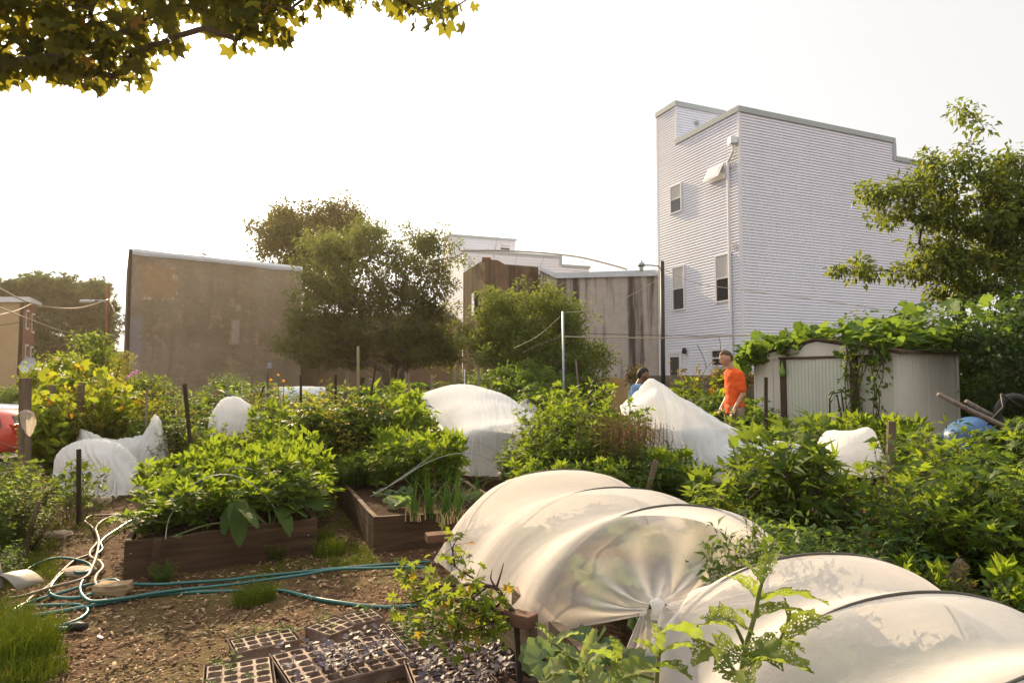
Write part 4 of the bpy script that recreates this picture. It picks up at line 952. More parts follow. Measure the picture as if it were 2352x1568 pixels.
drape('rumpled white cloth lump on the ground at the left behind a dark stake', [
  [(120,1130,9.2),(230,1110,9.2),(348,1128,9.2)],
  [(113,1100,8.8),(128,1048,8.7),(165,1020,8.6),(210,1008,8.6),(252,1012,8.6),(292,1034,8.6),(330,1066,8.6),(352,1095,8.6)],
  [(122,1105,8.4),(148,1055,8.3),(200,1036,8.2),(250,1042,8.2),(292,1066,8.3),(335,1095,8.4)],
  [(140,1120,8.2),(200,1095,8.05),(250,1090,8.0),(300,1105,8.1),(335,1115,8.3)],
  [(150,1125,8.2),(200,1128,8.0),(250,1136,7.9),(300,1132,8.0),(335,1120,8.2)]], M_thick, 120, 80, .04, .004, 38, win=(.28, .5, 2.6))
drape('crumpled white cover with a sharp spike behind the rumpled cloth lump', [
  [(175,1050,9.8),(230,1040,9.8),(300,1040,9.8),(350,1040,9.8),(390,1050,9.8)],
  [(170,1020,9.3),(186,986,9.3),(215,1004,9.3),(270,1006,9.2),(318,1004,9.2),(345,984,9.2),(356,952,9.2),(372,985,9.2),(388,1012,9.2)],
  [(180,1035,9.0),(215,1012,9.0),(260,1014,9.0),(310,1012,8.95),(345,1008,8.95),(362,990,8.95),(388,1020,8.95)],
  [(190,1060,8.8),(240,1052,8.8),(300,1048,8.8),(350,1052,8.8),(388,1058,8.8)]], M_thick, 110, 60, .06, .006, 40)
drape('white cover draped over a stake in front of the bending gardener', [
  [(480,990,11.10),(540,975,11.10),(625,1000,11.00)],
  [(486,950,10.50),(498,926,10.50),(520,912,10.50),(552,918,10.40),(590,942,10.40),(625,980,10.30)],
  [(480,975,10.00),(505,950,10.00),(535,935,10.00),(560,925,9.90),(590,955,9.90),(625,985,9.90)],
  [(475,1010,9.70),(520,1000,9.70),(570,1000,9.70),(625,1005,9.70)]], M_thick, 60, 40, .03, .02, 20)
drape('low pale cover at the back of the garden below the brown wall', [
  [(560,930,15),(640,925,15),(745,930,15)], [(556,905,14.4),(590,890,14.4),(660,888,14.4),(745,890,14.3)], [(556,915,13.9),(600,905,13.9),(660,903,13.9),(750,905,13.8)], [(556,945,13.6),(640,945,13.6),(750,945,13.5)]], fabricmat('blue_white_cover', (.7, .76, .82), .9, .1, .4, .3), 50, 30, .03)
drape('small white cover peeking out right of the domed white cover', [
  [(1185,960,12),(1215,950,12),(1240,960,12)], [(1188,930,11.6),(1208,914,11.6),(1225,925,11.6),(1240,945,11.5)], [(1185,965,11.2),(1215,960,11.2),(1240,970,11.2)]], M_thick, 30, 20, .02)
# ---------------- wire hoops over the open beds
def hoopwire(pts, Y0, Y1, label, r=.004):
    n = len(pts); w_ = [P(x, y, Y0 + (Y1 - Y0) * i / (n - 1)) for i, (x, y) in enumerate(pts)]
    mb = MB(); mb.tube([tuple(p) for p in cr(w_, 30)], r, 5); tag(mb.build('wire_hoop', M_wire, None, True), label, 'wire hoop')
hoopwire([(806,1112), (830,1075), (870,1040), (910,1022), (960,1015), (1000,1040)], 7.3, 7.9, 'rear thin wire hoop over the onion bed')
hoopwire([(872,1130), (930,1090), (985,1050), (1020,1022), (1060,1013), (1110,1020), (1150,1050), (1165,1110)], 6.5, 7.2, 'tall thin wire hoop over the middle of the onion bed')
hoopwire([(850,1140), (920,1100), (975,1065), (1040,1042), (1100,1045), (1150,1075), (1180,1130)], 6.1, 6.9, 'lowest wire hoop over the onion bed')
hoopwire([(380,1238), (385,1200), (400,1170), (440,1115), (500,1090), (560,1100), (620,1150), (650,1210)], 4.85, 5.5, 'wire hoop rising out of the front of the left bed')
hoopwire([(450,1120), (500,1085), (570,1075), (640,1110), (680,1160), (700,1190)], 5.6, 6.0, 'wire hoop half hidden in the leaves of the left bed')
# ---------------- stakes
def stake(x0, y0, x1, y1, Y, wpx, mat, label, name='garden_stake', cat_='stake', zb=None, rnd=False, group=None):
    """foot (x0,y0) .. top (x1,y1)"""
    a, b = P(x0, y0, Y), P(x1, y1, Y); d = (b - a).normalized(); z = tz(a.x, a.y) - .05
    a = a + d * ((z - a.z) / d.z); w_ = wpx * Y / FP; mb = MB()
    if rnd: mb.tube([a, b], w_ / 2, 8)
    else: mb.bar(a, b, w_, w_ * .6, up=(0, -1, .01))
    return tag(mb.build(name, mat, None, rnd, 0 if rnd else w_ * .08), label, cat_, group)
ST = [(436,1008,424,881,6.9,8,M_woodd,'dark leaning stake standing behind the left bed'),
 (691,996,691,861,9,5,M_woodd,'thin dark stake at the left of the yellowing bean plants'),
 (771,918,771,861,9.6,5,M_woodd,'short dark stake between the bean plants and the tall bamboo pole'),
 (828,907,833,866,9.9,9,M_woodd,'thick dark stub of wood right behind the tall bamboo pole'),
 (787,925,796,898,8.6,7,M_wood,'short brown leaning stake in front of the tall bamboo pole'),
 (848,934,864,834,8.8,4,M_woodd,'thin dark leaning cane right of the tall bamboo pole'),
 (837,918,853,870,9.8,11,M_woodg,'pale broad board leaning behind the thin dark cane'),
 (889,895,838,852,10.5,6,M_wood,'pale stick slanting down to the right behind the dark cane'),
 (797,882,797,853,11.5,6,M_woodg,'grey stake behind the bean plants, left of the tall bamboo pole'),
 (615,893,615,852,11,5,M_wood,'reddish stake beside the orange flowers'),
 (597,914,606,886,10.2,4,M_woodd,'dark leaning stake left of the orange flowers'),
 (578,895,580,861,12,3,M_wood,'thin stick in the shrubs right of the bending gardener'),
 (932,907,932,854,12,5,M_woodg,'grey stake left of the domed white cover with blue string'),
 (939,907,939,857,12.3,4,M_woodg,'thin grey stake just right of the stake with blue string'),
 (990,905,992,861,12,6,M_woodg,'pale stake behind the top of the domed white cover'),
 (1050,880,1050,853,13.5,4,M_wood,'brown stake behind the domed cover, left of a white topped stake'),
 (1067,875,1067,848,13.8,3,M_whitetrim,'thin white stake behind the domed white cover'),
 (1100,892,1100,853,13,6,M_woodg,'grey stake rising behind the right shoulder of the domed cover'),
 (1128,905,1128,878,12.6,4,M_woodg,'short grey stake low behind the domed cover near the undergrowth'),
 (1256,885,1256,866,14.5,5,M_woodd,'dark stake left of the galvanised pole under the small tree'),
 (1270,890,1270,864,14.2,4,M_wood,'brown stake between a dark stake and the galvanised pole'),
 (1326,866,1323,827,13.6,4,M_woodg,'pale tall stick right of the galvanised pole'),
 (1405,1103,1405,1059,6.5,11,M_wood,'short brown stake in the bush behind the near tunnel'),
 (1484,1140,1507,1057,6.1,12,M_wood,'brown board stake leaning right above the near tunnel'),
 (1759,970,1759,866,8.7,8,M_woodd,'dark upright stake in front of the shed left wall'),
 (2040,1148,2048,967,5.4,17,M_wood,'broad brown post leaning slightly beside the white cover at right'),
 (2155,1362,2215,1290,3.6,26,M_wood,'thick brown board end leaning in the plants above the nearest tunnel'),
 (181,1148,181,1031,6.6,9,M_woodd,'dark thin stake in front of the rumpled cloth lump'),
 (335,987,338,891,9.5,5,M_woodg,'grey thin stake behind the spiked white cover'),
 (388,950,388,915,11,4,M_woodd,'short dark stake below the brown stucco wall'),
 (396,950,395,898,11.6,7,M_wood,'brown stake beside a short dark stake below the brown stucco wall'),
 (183,985,187,878,9.4,13,M_wood,'brown vine post in the middle of the yellow green vines'),
 (118,940,120,885,10,13,M_wood,'weathered vine post between the thick fence post and the middle vine post'),
 (75,1200,90,1150,5.4,8,M_wood,'small stick leaning in the bushes at the left edge')]
for s in ST: stake(*s)
stake(823,925,823,795,9.3,6,simple('bamboo', (.20,.17,.07),(.13,.11,.05),.6,20,.3), 'tall olive bamboo pole standing in the bean plants', 'bamboo_pole', 'pole', rnd=True)
stake(55,1165,58,868,7.4,22,M_wood,'thick square wooden fence post at the left edge beside the red car','fence_post','post')
for k, (y0, y1) in enumerate(((1010, 1030), (1090, 1075), (1120, 1100))):
    mb = MB(); a, b = P(-10, y0, 6.9), P(52, y1, 7.35); mb.tube([a, (a + b) / 2 + Vector((0, 0, -.02)), b], .004, 5); tag(mb.build('fence_wire', M_wire), ['upper', 'middle', 'lower'][k] + ' of the rusty fence wires left of the thick post', 'wire')
# stake row in far garden for texture
# ---------------- metal pole, lamp pole, cables
a = P(1295, 890, 13); mb = MB(); mb.tube([(a.x, 13, -.02), P(1293, 715, 13)], .022, 10); tag(mb.build('metal_pole', M_galv, None, True), 'galvanised grey pole beside the small bright tree with wires tied to it', 'pole')
def cable(pts, r, mat, label, Ys):
    n = len(pts); w_ = [P(x, y, Ys[0] + (Ys[1] - Ys[0]) * i / (n - 1)) for i, (x, y) in enumerate(pts)]
    mb = MB(); mb.tube([tuple(p) for p in cr(w_, max(8, 5 * n))], r, 5); tag(mb.build('cable', mat, None, True), label, 'cable')
M_cable = simple('dark_cable', (.06, .055, .05), None, .6, 3, 0); M_cablel = simple('pale_cable', (.42, .36, .26), None, .5, 3, 0)
cable([(1295,773), (1520,776), (1740,770)], .012, M_cablel, 'lower pale line running level from the grey pole to the shed', (13, 12))
cable([(1295,764), (1520,770), (1740,770)], .006, M_cable, 'thin upper line running level from the grey pole', (13, 12))
cable([(1293,718), (1380,708), (1460,672), (1512,640)], .007, M_cablel, 'pale cord rising from the top of the grey pole to the lamp pole', (13, 15))
cable([(1293,722), (1235,772), (1180,800)], .006, M_cable, 'cord sloping down left from the top of the grey pole', (13, 14))
cable([(1293,772), (1230,795), (1200,810)], .006, M_cable, 'cord sloping down left from the middle of the grey pole', (13, 14))
cable([(1524,618), (1600,650), (1720,668), (1900,692), (2100,722)], .007, M_cablel, 'thin pale cable crossing the front of the white house', (15, 12))
cable([(-15,655), (60,692), (130,707), (190,706), (248,688)], .035, M_cablel, 'thick pale street cable sagging above the tan house to the street pole', (26, 34))
cable([(-10,702), (60,730), (150,762), (250,782)], .03, M_cablel, 'lower pale street cable running down to the street pole', (26, 34))
cable([(-10,725), (40,712), (75,696)], .02, M_cable, 'dark service wire reaching the cornice of the tan house', (40, 56))
cable([(-10,748), (50,740), (120,735), (245,700)], .02, M_cable, 'dark wire passing in front of the tan wall', (36, 35))
cable([(250,690), (268,722), (290,750)], .02, M_cable, 'dark wire hanging from the street pole to the brown house', (35, 31))
a = P(248, 870, 35); b = P(248, 653, 35)
H = thing('street_pole', 'tall wooden street pole with a lamp arm left of the brown house', 'pole', (a.x, 35, -1))
mb = MB(); mb.tube([(a.x, 35, -1), b], [.12, .09], 10); part(mb, 'shaft', simple('pole_wood', (.24, .11, .055), (.16, .075, .04), .9, 4, .3), H, True)
mb = MB(); mb.tube([P(248, 697, 35), P(236, 691, 35), P(215, 689, 34.8)], .035, 8); part(mb, 'lamp_arm', M_galv, H, True)
mb = MB(); c = P(201, 692, 34.8); rows = [[(c.x + x, c.y + yy * w_, c.z + zz * w_) for (yy, zz) in ((-.16, 0), (-.1, .1), (.1, .1), (.16, 0), (.1, -.09), (-.1, -.09))] for x, w_ in ((-.42, .3), (-.32, .9), (0, 1), (.25, .7), (.4, .3))]; mb.grid(rows, True); part(mb, 'lamp_head', simple('lamp_grey', (.5, .53, .56), None, .5, 3, 0), H, True)
a = P(1521, 600, 15)
H = thing('lamp_pole', 'slim black pole with a small security light at the corner of the white house', 'lamp post', (a.x, 15, 0))
mb = MB(); mb.tube([(a.x - .02, 15, 0), (a.x, 15, a.z)], .05, 10); part(mb, 'shaft', M_dark, H, True)
mb = MB(); q = P(1473, 609, 15); mb.tube([P(1519, 619, 15), P(1512, 611, 15), P(1495, 609, 15), q], .016, 8); part(mb, 'lamp_arm', M_galv, H, True)
mb = MB(); mb.lathe([(0, .10), (.03, .10), (.03, .06), (.075, .05), (.08, -.03), (.05, -.04), (0, -.04)], q, 12); part(mb, 'lamp_head', M_galv, H, True)
mb = MB(); mb.lathe([(.045, -.042), (.05, -.09), (.03, -.14), (0, -.15)], q, 12); part(mb, 'bulb', simple('pale_glass_bulb', (.6, .6, .58), None, .2, 1, 0), H, True)
# antenna beam on the far roof
H = thing('roof_antenna', 'long curved roof antenna with thin slanting rods above the brown building', 'antenna', tuple(P(1133, 600, 27.5)))
mb = MB(); mb.tube([tuple(p) for p in cr([P(x, y, 27.5) for x, y in ((1058,576),(1133,575),(1202,578),(1270,583),(1338,592),(1407,609),(1441,619))], 30)], .035, 6); part(mb, 'boom', M_cablel, H, True)
for (x0, y0, x1, y1) in ((1065,506,1055,578), (1150,506,1133,592), (1207,510,1183,605), (1277,518,1241,612), (1340,524,1304,612), (1398,537,1369,605), (1456,553,1427,612)):
    mb = MB(); mb.tube([P(x0, y0, 27.45), P(x1, y1, 27.45)], .010, 4); part(mb, 'rod', M_galv, H)
mb = MB(); mb.tube([P(1140, 562, 27.5), P(1133, 600, 27.6)], .03, 6); mb.tube([P(1110, 600, 27.5), P(1128, 555, 27.5)], .012, 4); mb.tube([P(1128, 555, 27.5), P(1150, 600, 27.5)], .012, 4); part(mb, 'mast', M_whitetrim, H)
# ---------------- fences and wall at the back
def fence(label, p, q, z0, z1, n, mat, w=.1, name='wooden_fence', rails=True, gap=.01):
    H = thing(name, label, 'fence', (p[0], p[1], z0)); p, q = Vector(p), Vector(q); d = (q - p) / n; mb = MB()
    for k in range(n):
        a = p + d * (k + .08); b = p + d * (k + .92); zz = z1 + .02 * random.uniform(-1, 1); nn = Vector((-d.y, d.x)).normalized() * .02
        mb.prism([(a.x, a.y, z0), (b.x, b.y, z0), (b.x, b.y, zz), (a.x, a.y, zz)], (nn.x, nn.y, 0))
    part(mb, 'boards', mat, H)
    for z in (z0 + .3, z1 - .2): mb = MB(); mb.bar((p.x, p.y + .05, z), (q.x, q.y + .05, z), .04, .07); part(mb, 'rail', mat, H)
fence('yellow wooden slat fence behind the small tree and the grey pole', xy(P(1310, 0, 19)), xy(P(1432, 0, 18.6)), 0, P(1370, 867, 19).z, 24, simple('yellow_fence_wood', (.55, .36, .12), (.42, .27, .09), .8, 3, .2))
fence('low dark wire-like fence of thin slats under the big dark tree', xy(P(880, 0, 19)), xy(P(1010, 0, 19)), -.4, P(930, 880, 19).z, 40, M_woodd)
t = NT('block_wall'); br = t.n('TexBrick'); v = t.coord(); xyz = t.sep(v); cb = t.n('CombineXYZ'); t.put(cb.inputs[0], xyz[0]); t.put(cb.inputs[1], xyz[2]); t.put(br.inputs['Vector'], cb.outputs[0]); br.inputs['Scale'].default_value = 2.4; br.inputs['Color1'].default_value = (.27, .245, .235, 1); br.inputs['Color2'].default_value = (.21, .19, .18, 1); br.inputs['Mortar'].default_value = (.15, .135, .125, 1); br.inputs['Mortar Size'].default_value = .012
M_block = t.done(t.bsdf(t.mix(t.noise(v, 3, 5), br.outputs[0], (.12, .1, .085)), .95, t.bump(br.outputs['Fac'], .4, -.02), 0, .1))
mb = MB(); a, b = P(1470, 0, 15.8), P(1750, 0, 14.3); mb.bar((a.x, a.y, .72), (b.x, b.y, .72), .2, 1.62); o = tag(mb.build('block_wall', M_block), 'grey concrete block garden wall with dead vines behind the man in orange', 'wall')
# ---------------- tool shed
Fs = Frame((4.125, 11.0), (1.235, -2.0), (2.0, 1.235)); WS = 2.35; DS = 1.8; ZE, ZP = 1.84, 2.045; zg = .1
H = thing('garden_shed', 'white ribbed metal garden shed with sliding doors and vines on its roof', 'shed', (4.125, 11.0, zg))
M_shed = simple('shed_panel', (.62, .59, .52), (.52, .49, .43), .55, 1.5, .25, 20); M_door = simple('shed_door', (.55, .56, .47), (.47, .48, .40), .55, 2, .3, 12); M_rust = simple('rusty_brown_frame', (.085, .05, .035), (.05, .03, .022), .8, 8, .4)
mb = MB(); mb.v += [tuple(Fs.w(a, 0, z)) for a, z in ((0, zg), (WS, zg), (WS, ZE), (WS / 2, ZP), (0, ZE))] + [tuple(Fs.w(a, DS, z)) for a, z in ((0, zg), (WS, zg), (WS, ZE), (WS / 2, ZP), (0, ZE))]
mb.f += [(0,1,2,3,4), (9,8,7,6,5), (1,6,7,2), (5,0,4,9), (0,5,6,1)]
k = 0
while k * .11 < DS:  # ribs on the side
    v_ = k * .11
    if k % 2 == 0: fbox(mb, Fs, WS + .001, WS + .014, v_ * 1.9 + .01, v_ * 1.9 + .03, zg, ZE - .01) if v_ * 1.9 < DS - .05 else None
    k += 1
for a in (.02, .2, .36): fbox(mb, Fs, a, a + .02, -.012, 0, zg, ZE - .02)
for a in (1.72, 1.9, 2.1, 2.31): fbox(mb, Fs, a, a + .02, -.012, 0, zg, ZE - .02)
part(mb, 'wall', M_shed, H)
mb = MB(); o_ = .07
for s_ in (0, 1):
    a0, a1 = (-.08, WS / 2) if s_ == 0 else (WS / 2, WS + .08); za, zb_ = (ZE - .01, ZP + .02) if s_ == 0 else (ZP + .02, ZE - .01)
    mb.prism([Fs.w(a0, -o_, za), Fs.w(a1, -o_, zb_), Fs.w(a1, -o_, zb_ + .03), Fs.w(a0, -o_, za + .03)], Fs.v * (DS + .14))
part(mb, 'roof', M_rust, H)
mb = MB(); mb.prism([Fs.w(.0, -.03, ZE - .05), Fs.w(WS, -.03, ZE - .05), Fs.w(WS, -.03, ZE - .01), Fs.w(WS / 2, -.03, ZP), Fs.w(0, -.03, ZE - .01)], Fs.v * .028); part(mb, 'gable', M_shed, H)
d0, d1 = Fs.U(1810, 900)[0], Fs.U(1958, 900)[0]; zd = ZE - .12
for a, b in ((d0 - .1, d0), (d1, d1 + .1)): mb = MB(); fbox(mb, Fs, a, b, -.06, -.014, zg, zd + .06); part(mb, 'door_frame', M_rust, H)
mb = MB(); fbox(mb, Fs, d0 - .12, d1 + .3, -.065, -.015, zd + .0605, zd + .095); part(mb, 'door_track', M_rust, H)
dm = (d0 + d1) / 2
for a, b, dd in ((d0, dm, -.035), (dm, d1, -.045)):
    mb = MB(); fbox(mb, Fs, a, b + .01, dd, dd + .02, zg + .02, zd + .055)
    n = 9
    for q_ in range(n): fbox(mb, Fs, a + (b - a) * (q_ + .3) / n, a + (b - a) * (q_ + .6) / n, dd - .006, dd - .0005, zg + .03, zd + .04)
    part(mb, 'door', M_door, H)
# second dark lean-to roof behind the shed
mb = MB(); a, b = P(1985, 748, 13.6), P(2125, 700, 12.6); mb.prism([a, b, b + Vector((.4, 1.6, -.02)), a + Vector((.4, 1.6, -.02))], (0, 0, -.07)); mb.bar(a + Vector((.1, .1, -.04)), (a.x + .1, a.y + .1, .1), .08, .08); mb.bar(b + Vector((-.1, .1, -.04)), (b.x - .1, b.y + .1, .1), .08, .08)
tag(mb.build('lean_to_roof', M_dark), 'black sloping lean-to roof edge behind the vine covered shed', 'roof')
# ---------------- wheelbarrow with blue tray, tipped
M_blue = simple('blue_tray', (.05, .13, .28), (.035, .09, .2), .4, 3, .1)
c = P(2225, 1010, 7.6); H = thing('wheelbarrow', 'upturned wheelbarrow with blue tray and wooden handles beside the shed', 'wheelbarrow', (c.x, c.y, .1))
mb = MB(); ang = Matrix.Rotation(math.radians(-28), 3, 'Y') @ Matrix.Rotation(math.radians(15), 3, 'Z'); prof = [(.0, .27), (.18, .27), (.26, .22), (.34, .06), (.38, 0), (.37, -.01)]
n0 = len(mb.v); mb.lathe(prof, (0, 0, -.06), 24, .95, .75); mb.v = [tuple(ang @ Vector(p) + Vector((c.x, c.y, P(0, 985, 7.6).z - .12))) for p in mb.v]; part(mb, 'tray', M_blue, H, True)
for (x0, y0, x1, y1, Y) in ((2155, 905, 2330, 990, 7.2), (2219, 921, 2340, 985, 7.7)):
    mb = MB(); mb.tube([P(x0, y0, Y), P((x0 + x1) / 2, (y0 + y1) / 2 + 2, Y + .05), P(x1, y1, Y + .1)], [.024, .03, .032], 8); part(mb, 'handle', M_woodg, H, True)
mb = MB(); mb.tube([P(2268, 975, 7.4), P(2305, 935, 7.4), P(2300, 905, 7.4)], .014, 6); mb.tube([P(2300, 905, 7.4), P(2345, 935, 7.5)], .014, 6); part(mb, 'leg_brace', M_dark, H, True)
q = P(2335, 950, 7.6); mb = MB(); th = [(q.x + .2 * math.cos(a), q.y + .03, q.z + .2 * math.sin(a)) for a in [2 * pi * k / 20 for k in range(21)]]; mb.tube(th, .045, 8); part(mb, 'wheel', M_dark, H, True)
# folded black chair frame by the shed door
q = P(1930, 930, 9.0); H = thing('folding_chair', 'black tubular folded chair frame leaning by the shed door', 'chair', (q.x, q.y, .1))
mb = MB(); mb.tube([(q.x - .16, q.y, .1), P(1905, 915, 9), P(1912, 903, 9), P(1932, 900, 9), P(1934, 912, 9), (q.x + .12, q.y - .05, .1)], .012, 6); part(mb, 'frame', M_dark, H, True)
mb = MB(); mb.tube([P(1906, 925, 8.95), P(1922, 905, 8.95), (q.x + .16, q.y, .1)], .012, 6); part(mb, 'rear_leg', M_dark, H, True)
# ---------------- hoses
M_hose = simple('green_hose', (.012, .12, .105), (.008, .085, .075), .28, 4, .1, 200, spec=.6, bd=.001); M_hoseglare = simple('glare_beige_hose', (.19, .135, .085), (.14, .10, .065), .6, 4, .1, 200, spec=.5, bd=.001)  # sun glare on the green hose put into the colour as beige
def hose(pts, mat, label, r=.0108, lift=0, name='garden_hose'):
    w_ = []
    for i, (x, y) in enumerate(pts):
        p = G(x * .3409, 1033.7 + y * .3409, .014 + lift); w_.append(p)
    A_ = cr(w_, 14 * len(w_)); A_[:, 2] = .012 + lift + np.array([.012 * noise.noise((a[0] * 2, a[1] * 2, lift * 50)) + .022 * noise.noise((a[0] * 1.3, a[1] * 1.3, 0)) for a in A_])
    mb = MB(); mb.tube([tuple(p) for p in A_], r, 10); return tag(mb.build(name, mat, None, True), label, 'hose')
hose([(2900,745),(2600,765),(2300,795),(1800,838),(1500,868),(1250,893),(1050,915),(840,915),(760,880),(600,905),(450,940),(300,975),(150,1025),(40,1110),(-60,1180)], M_hose, 'green hose hugging the foot of the left bed and bending past the stone block', lift=.012)
hose([(2900,790),(2650,795),(2300,806),(2050,836),(1700,872),(1350,912),(1080,950),(850,990),(640,1015),(570,995),(540,950),(550,895),(600,830),(640,750),(655,690),(690,650),(680,610),(740,560),(835,505),(900,470)], M_hose, 'long hose running right along the bed then curling up the path at left', lift=.026)
hose([(3150,900),(2950,1000),(2700,1050),(2450,1045),(2300,1030),(2150,1005),(1900,942),(1700,930),(1400,940),(1100,965),(850,1005),(600,1045),(300,1095),(0,1150),(-120,1180)], M_hose, 'green hose nearest the camera that bows across the mulch', .0135)
hose([(830,440),(790,435),(680,440),(610,445),(572,475),(620,520),(655,570),(640,640),(600,690),(500,730),(400,820),(330,900),(210,975),(100,1080),(-20,1150)], M_hoseglare, 'hose tinted beige for sun glare, with a small hook bend high on the path', lift=.008)
hose([(850,430),(770,442),(690,475),(645,525),(660,600),(612,660),(608,700),(670,735),(692,790),(650,850),(640,900),(665,940)], M_hoseglare, 'hose tinted beige for sun glare, ending under the stone block', lift=.03)
hose([(120,860),(150,850),(200,780),(330,727),(450,714),(560,733),(612,772),(590,815),(530,822),(455,803),(400,840),(345,905),(335,950),(400,985),(520,992),(620,970),(750,930)], M_hose, 'green hose forming the big open loop at left', lift=.02)
hose([(50,990),(180,962),(350,912),(560,862),(620,780),(665,620),(650,540)], M_hoseglare, 'hose tinted beige for sun glare, crossing over the open loop', lift=.042)
hose([(-60,1040),(100,1038),(250,1034),(500,1032),(575,1050),(588,1082),(540,1122),(430,1160),(280,1190),(-60,1215)], M_hose, 'green hose doubling back near the grass at the left edge')
o = hose([(-60,1198),(280,1192),(500,1188)], M_hose, 'thick green hose end with a black fitting lying on the mulch', .017)
q = G(525 * .3409, 1033.7 + 1187 * .3409, .03); mb = MB(); mb.tube([q - Vector((.05, 0, 0)), q, q + Vector((.05, .01, 0))], [.02, .028, .018], 10); tag(mb.build('hose_fitting', M_dark, None, True), 'black hose fitting at the end of the thick green hose', 'hose fitting')
# ---------------- stones, bricks, blocks
def rock(c, s, seed, mat, label, name='stone', rz=0, cat_='stone', boxy=.5):
    mb = MB(); rows = []; n = 16
    for i in range(11):
        t_ = pi * i / 10; r_ = []
        for k in range(n):
            a = 2 * pi * k / n; d = Vector((math.sin(t_) * math.cos(a), math.sin(t_) * math.sin(a), math.cos(t_)))
            m_ = max(abs(d.x), abs(d.y), abs(d.z)); d2 = d * (1 - boxy) + d / m_ * boxy * .85
            d2 *= 1 + .13 * noise.noise(d * 1.6 + Vector((seed, 0, 0))) + .04 * noise.noise(d * 5 + Vector((seed, 0, 0)))
            x, y = d2.x * s[0], d2.y * s[1]; r_.append((c[0] + x * math.cos(rz) - y * math.sin(rz), c[1] + x * math.sin(rz) + y * math.cos(rz), c[2] + d2.z * s[2]))
        rows.append(r_)
    mb.grid(rows, True); return tag(mb.build(name, mat, None, False), label, cat_)
M_stone = simple('pale_stone', (.42, .33, .24), (.28, .21, .15), .9, 6, .6, 25, bd=.01); M_blk = simple('cut_block', (.36, .25, .15), (.25, .165, .09), .9, 10, .7, 30, bd=.01); M_br = simple('worn_brick', (.15, .075, .05), (.09, .05, .035), .95, 9, .6, 40, bd=.01)
q = G(250, 1372); rock((q.x, q.y + .04, .05), (.13, .075, .05), 2, M_blk, 'sandy coloured cut block weighing down the hoses at the bed corner', 'block', .1, 'block', .9)
q = G(232, 1156); rock((q.x, q.y, .03), (.12, .08, .06), 5, M_stone, 'rounded stone by the path in front of the rumpled cloth lump')
q = G(132, 1232); rock((q.x, q.y, .02), (.14, .09, .035), 6, M_stone, 'flat pale stone at the edge of the left bushes')
drape('scrap of dirty white plastic tied round the thick fence post', [
  [(50,946,7.36),(62,944,7.38),(76,948,7.36)], [(46,946,7.28),(60,942,7.26),(78,950,7.28)], [(47,960,7.26),(64,956,7.22),(84,966,7.26)], [(52,984,7.27),(68,1002,7.24),(80,984,7.27)]],
  fabricmat('dirty_plastic', (.60, .52, .45), .9, .2, .5, .5), 24, 20, .015, .004, 20, 'plastic bag', 'plastic_bag', False)
q = G(180, 1316); rock((q.x, q.y, .01), (.13, .09, .04), 9, M_stone, 'flat grey stone between the hoses'); 
def brick(c, rz, rx, label):
    mb = MB(); Mx = Matrix.Rotation(rz, 3, 'Z') @ Matrix.Rotation(rx, 3, 'X'); mb.box(c, (.20, .095, .06), Mx); o = mb.build('brick', M_br, None, False, .006); tag(o, label, 'brick')
q = P(1008, 1232, 5.0); brick((q.x, q.y, q.z), .4, .1, 'dark brick holding the far corner of the near tunnel cloth')
q = P(1183, 1418, 3.1); brick((q.x, q.y, q.z), -.55, -.1, 'reddish brick holding down the near tunnel cloth above the plank')
mb = MB(); q = G(-6, 1400); rows = []
for i in range(12):
    t_ = i / 11; x = -.22 + .34 * t_; rows.append([(q.x + x, q.y + j * .25, .02 + .20 * math.sin(t_ * 2.6) * (1 - .2 * j)) for j in (0, .5, 1)])
mb.grid(rows); mb.bar((q.x + .02, q.y, .14), (q.x - .06, q.y + .03, .32), .05, .01)
o = mb.build('plastic_sheet', simple('dirty_white_plastic', (.27, .24, .20), (.2, .17, .14), .5, 4, .1), None, True); tag(o, 'curled white plastic sheet lying on the grass at the left edge', 'plastic sheet'); sd = o.modifiers.new('s', 'SOLIDIFY'); sd.thickness = .004
for k, (x, y, a) in enumerate(((230, 1462, .6), )):
    q = G(x, y, .02); mb = MB(); mb.box(q, (.05, .014, .006), Matrix.Rotation(-a, 3, 'Z')); tag(mb.build('plastic_label', M_whitetrim), 'small white plastic scrap on the mulch below the hose end', 'plastic scrap')
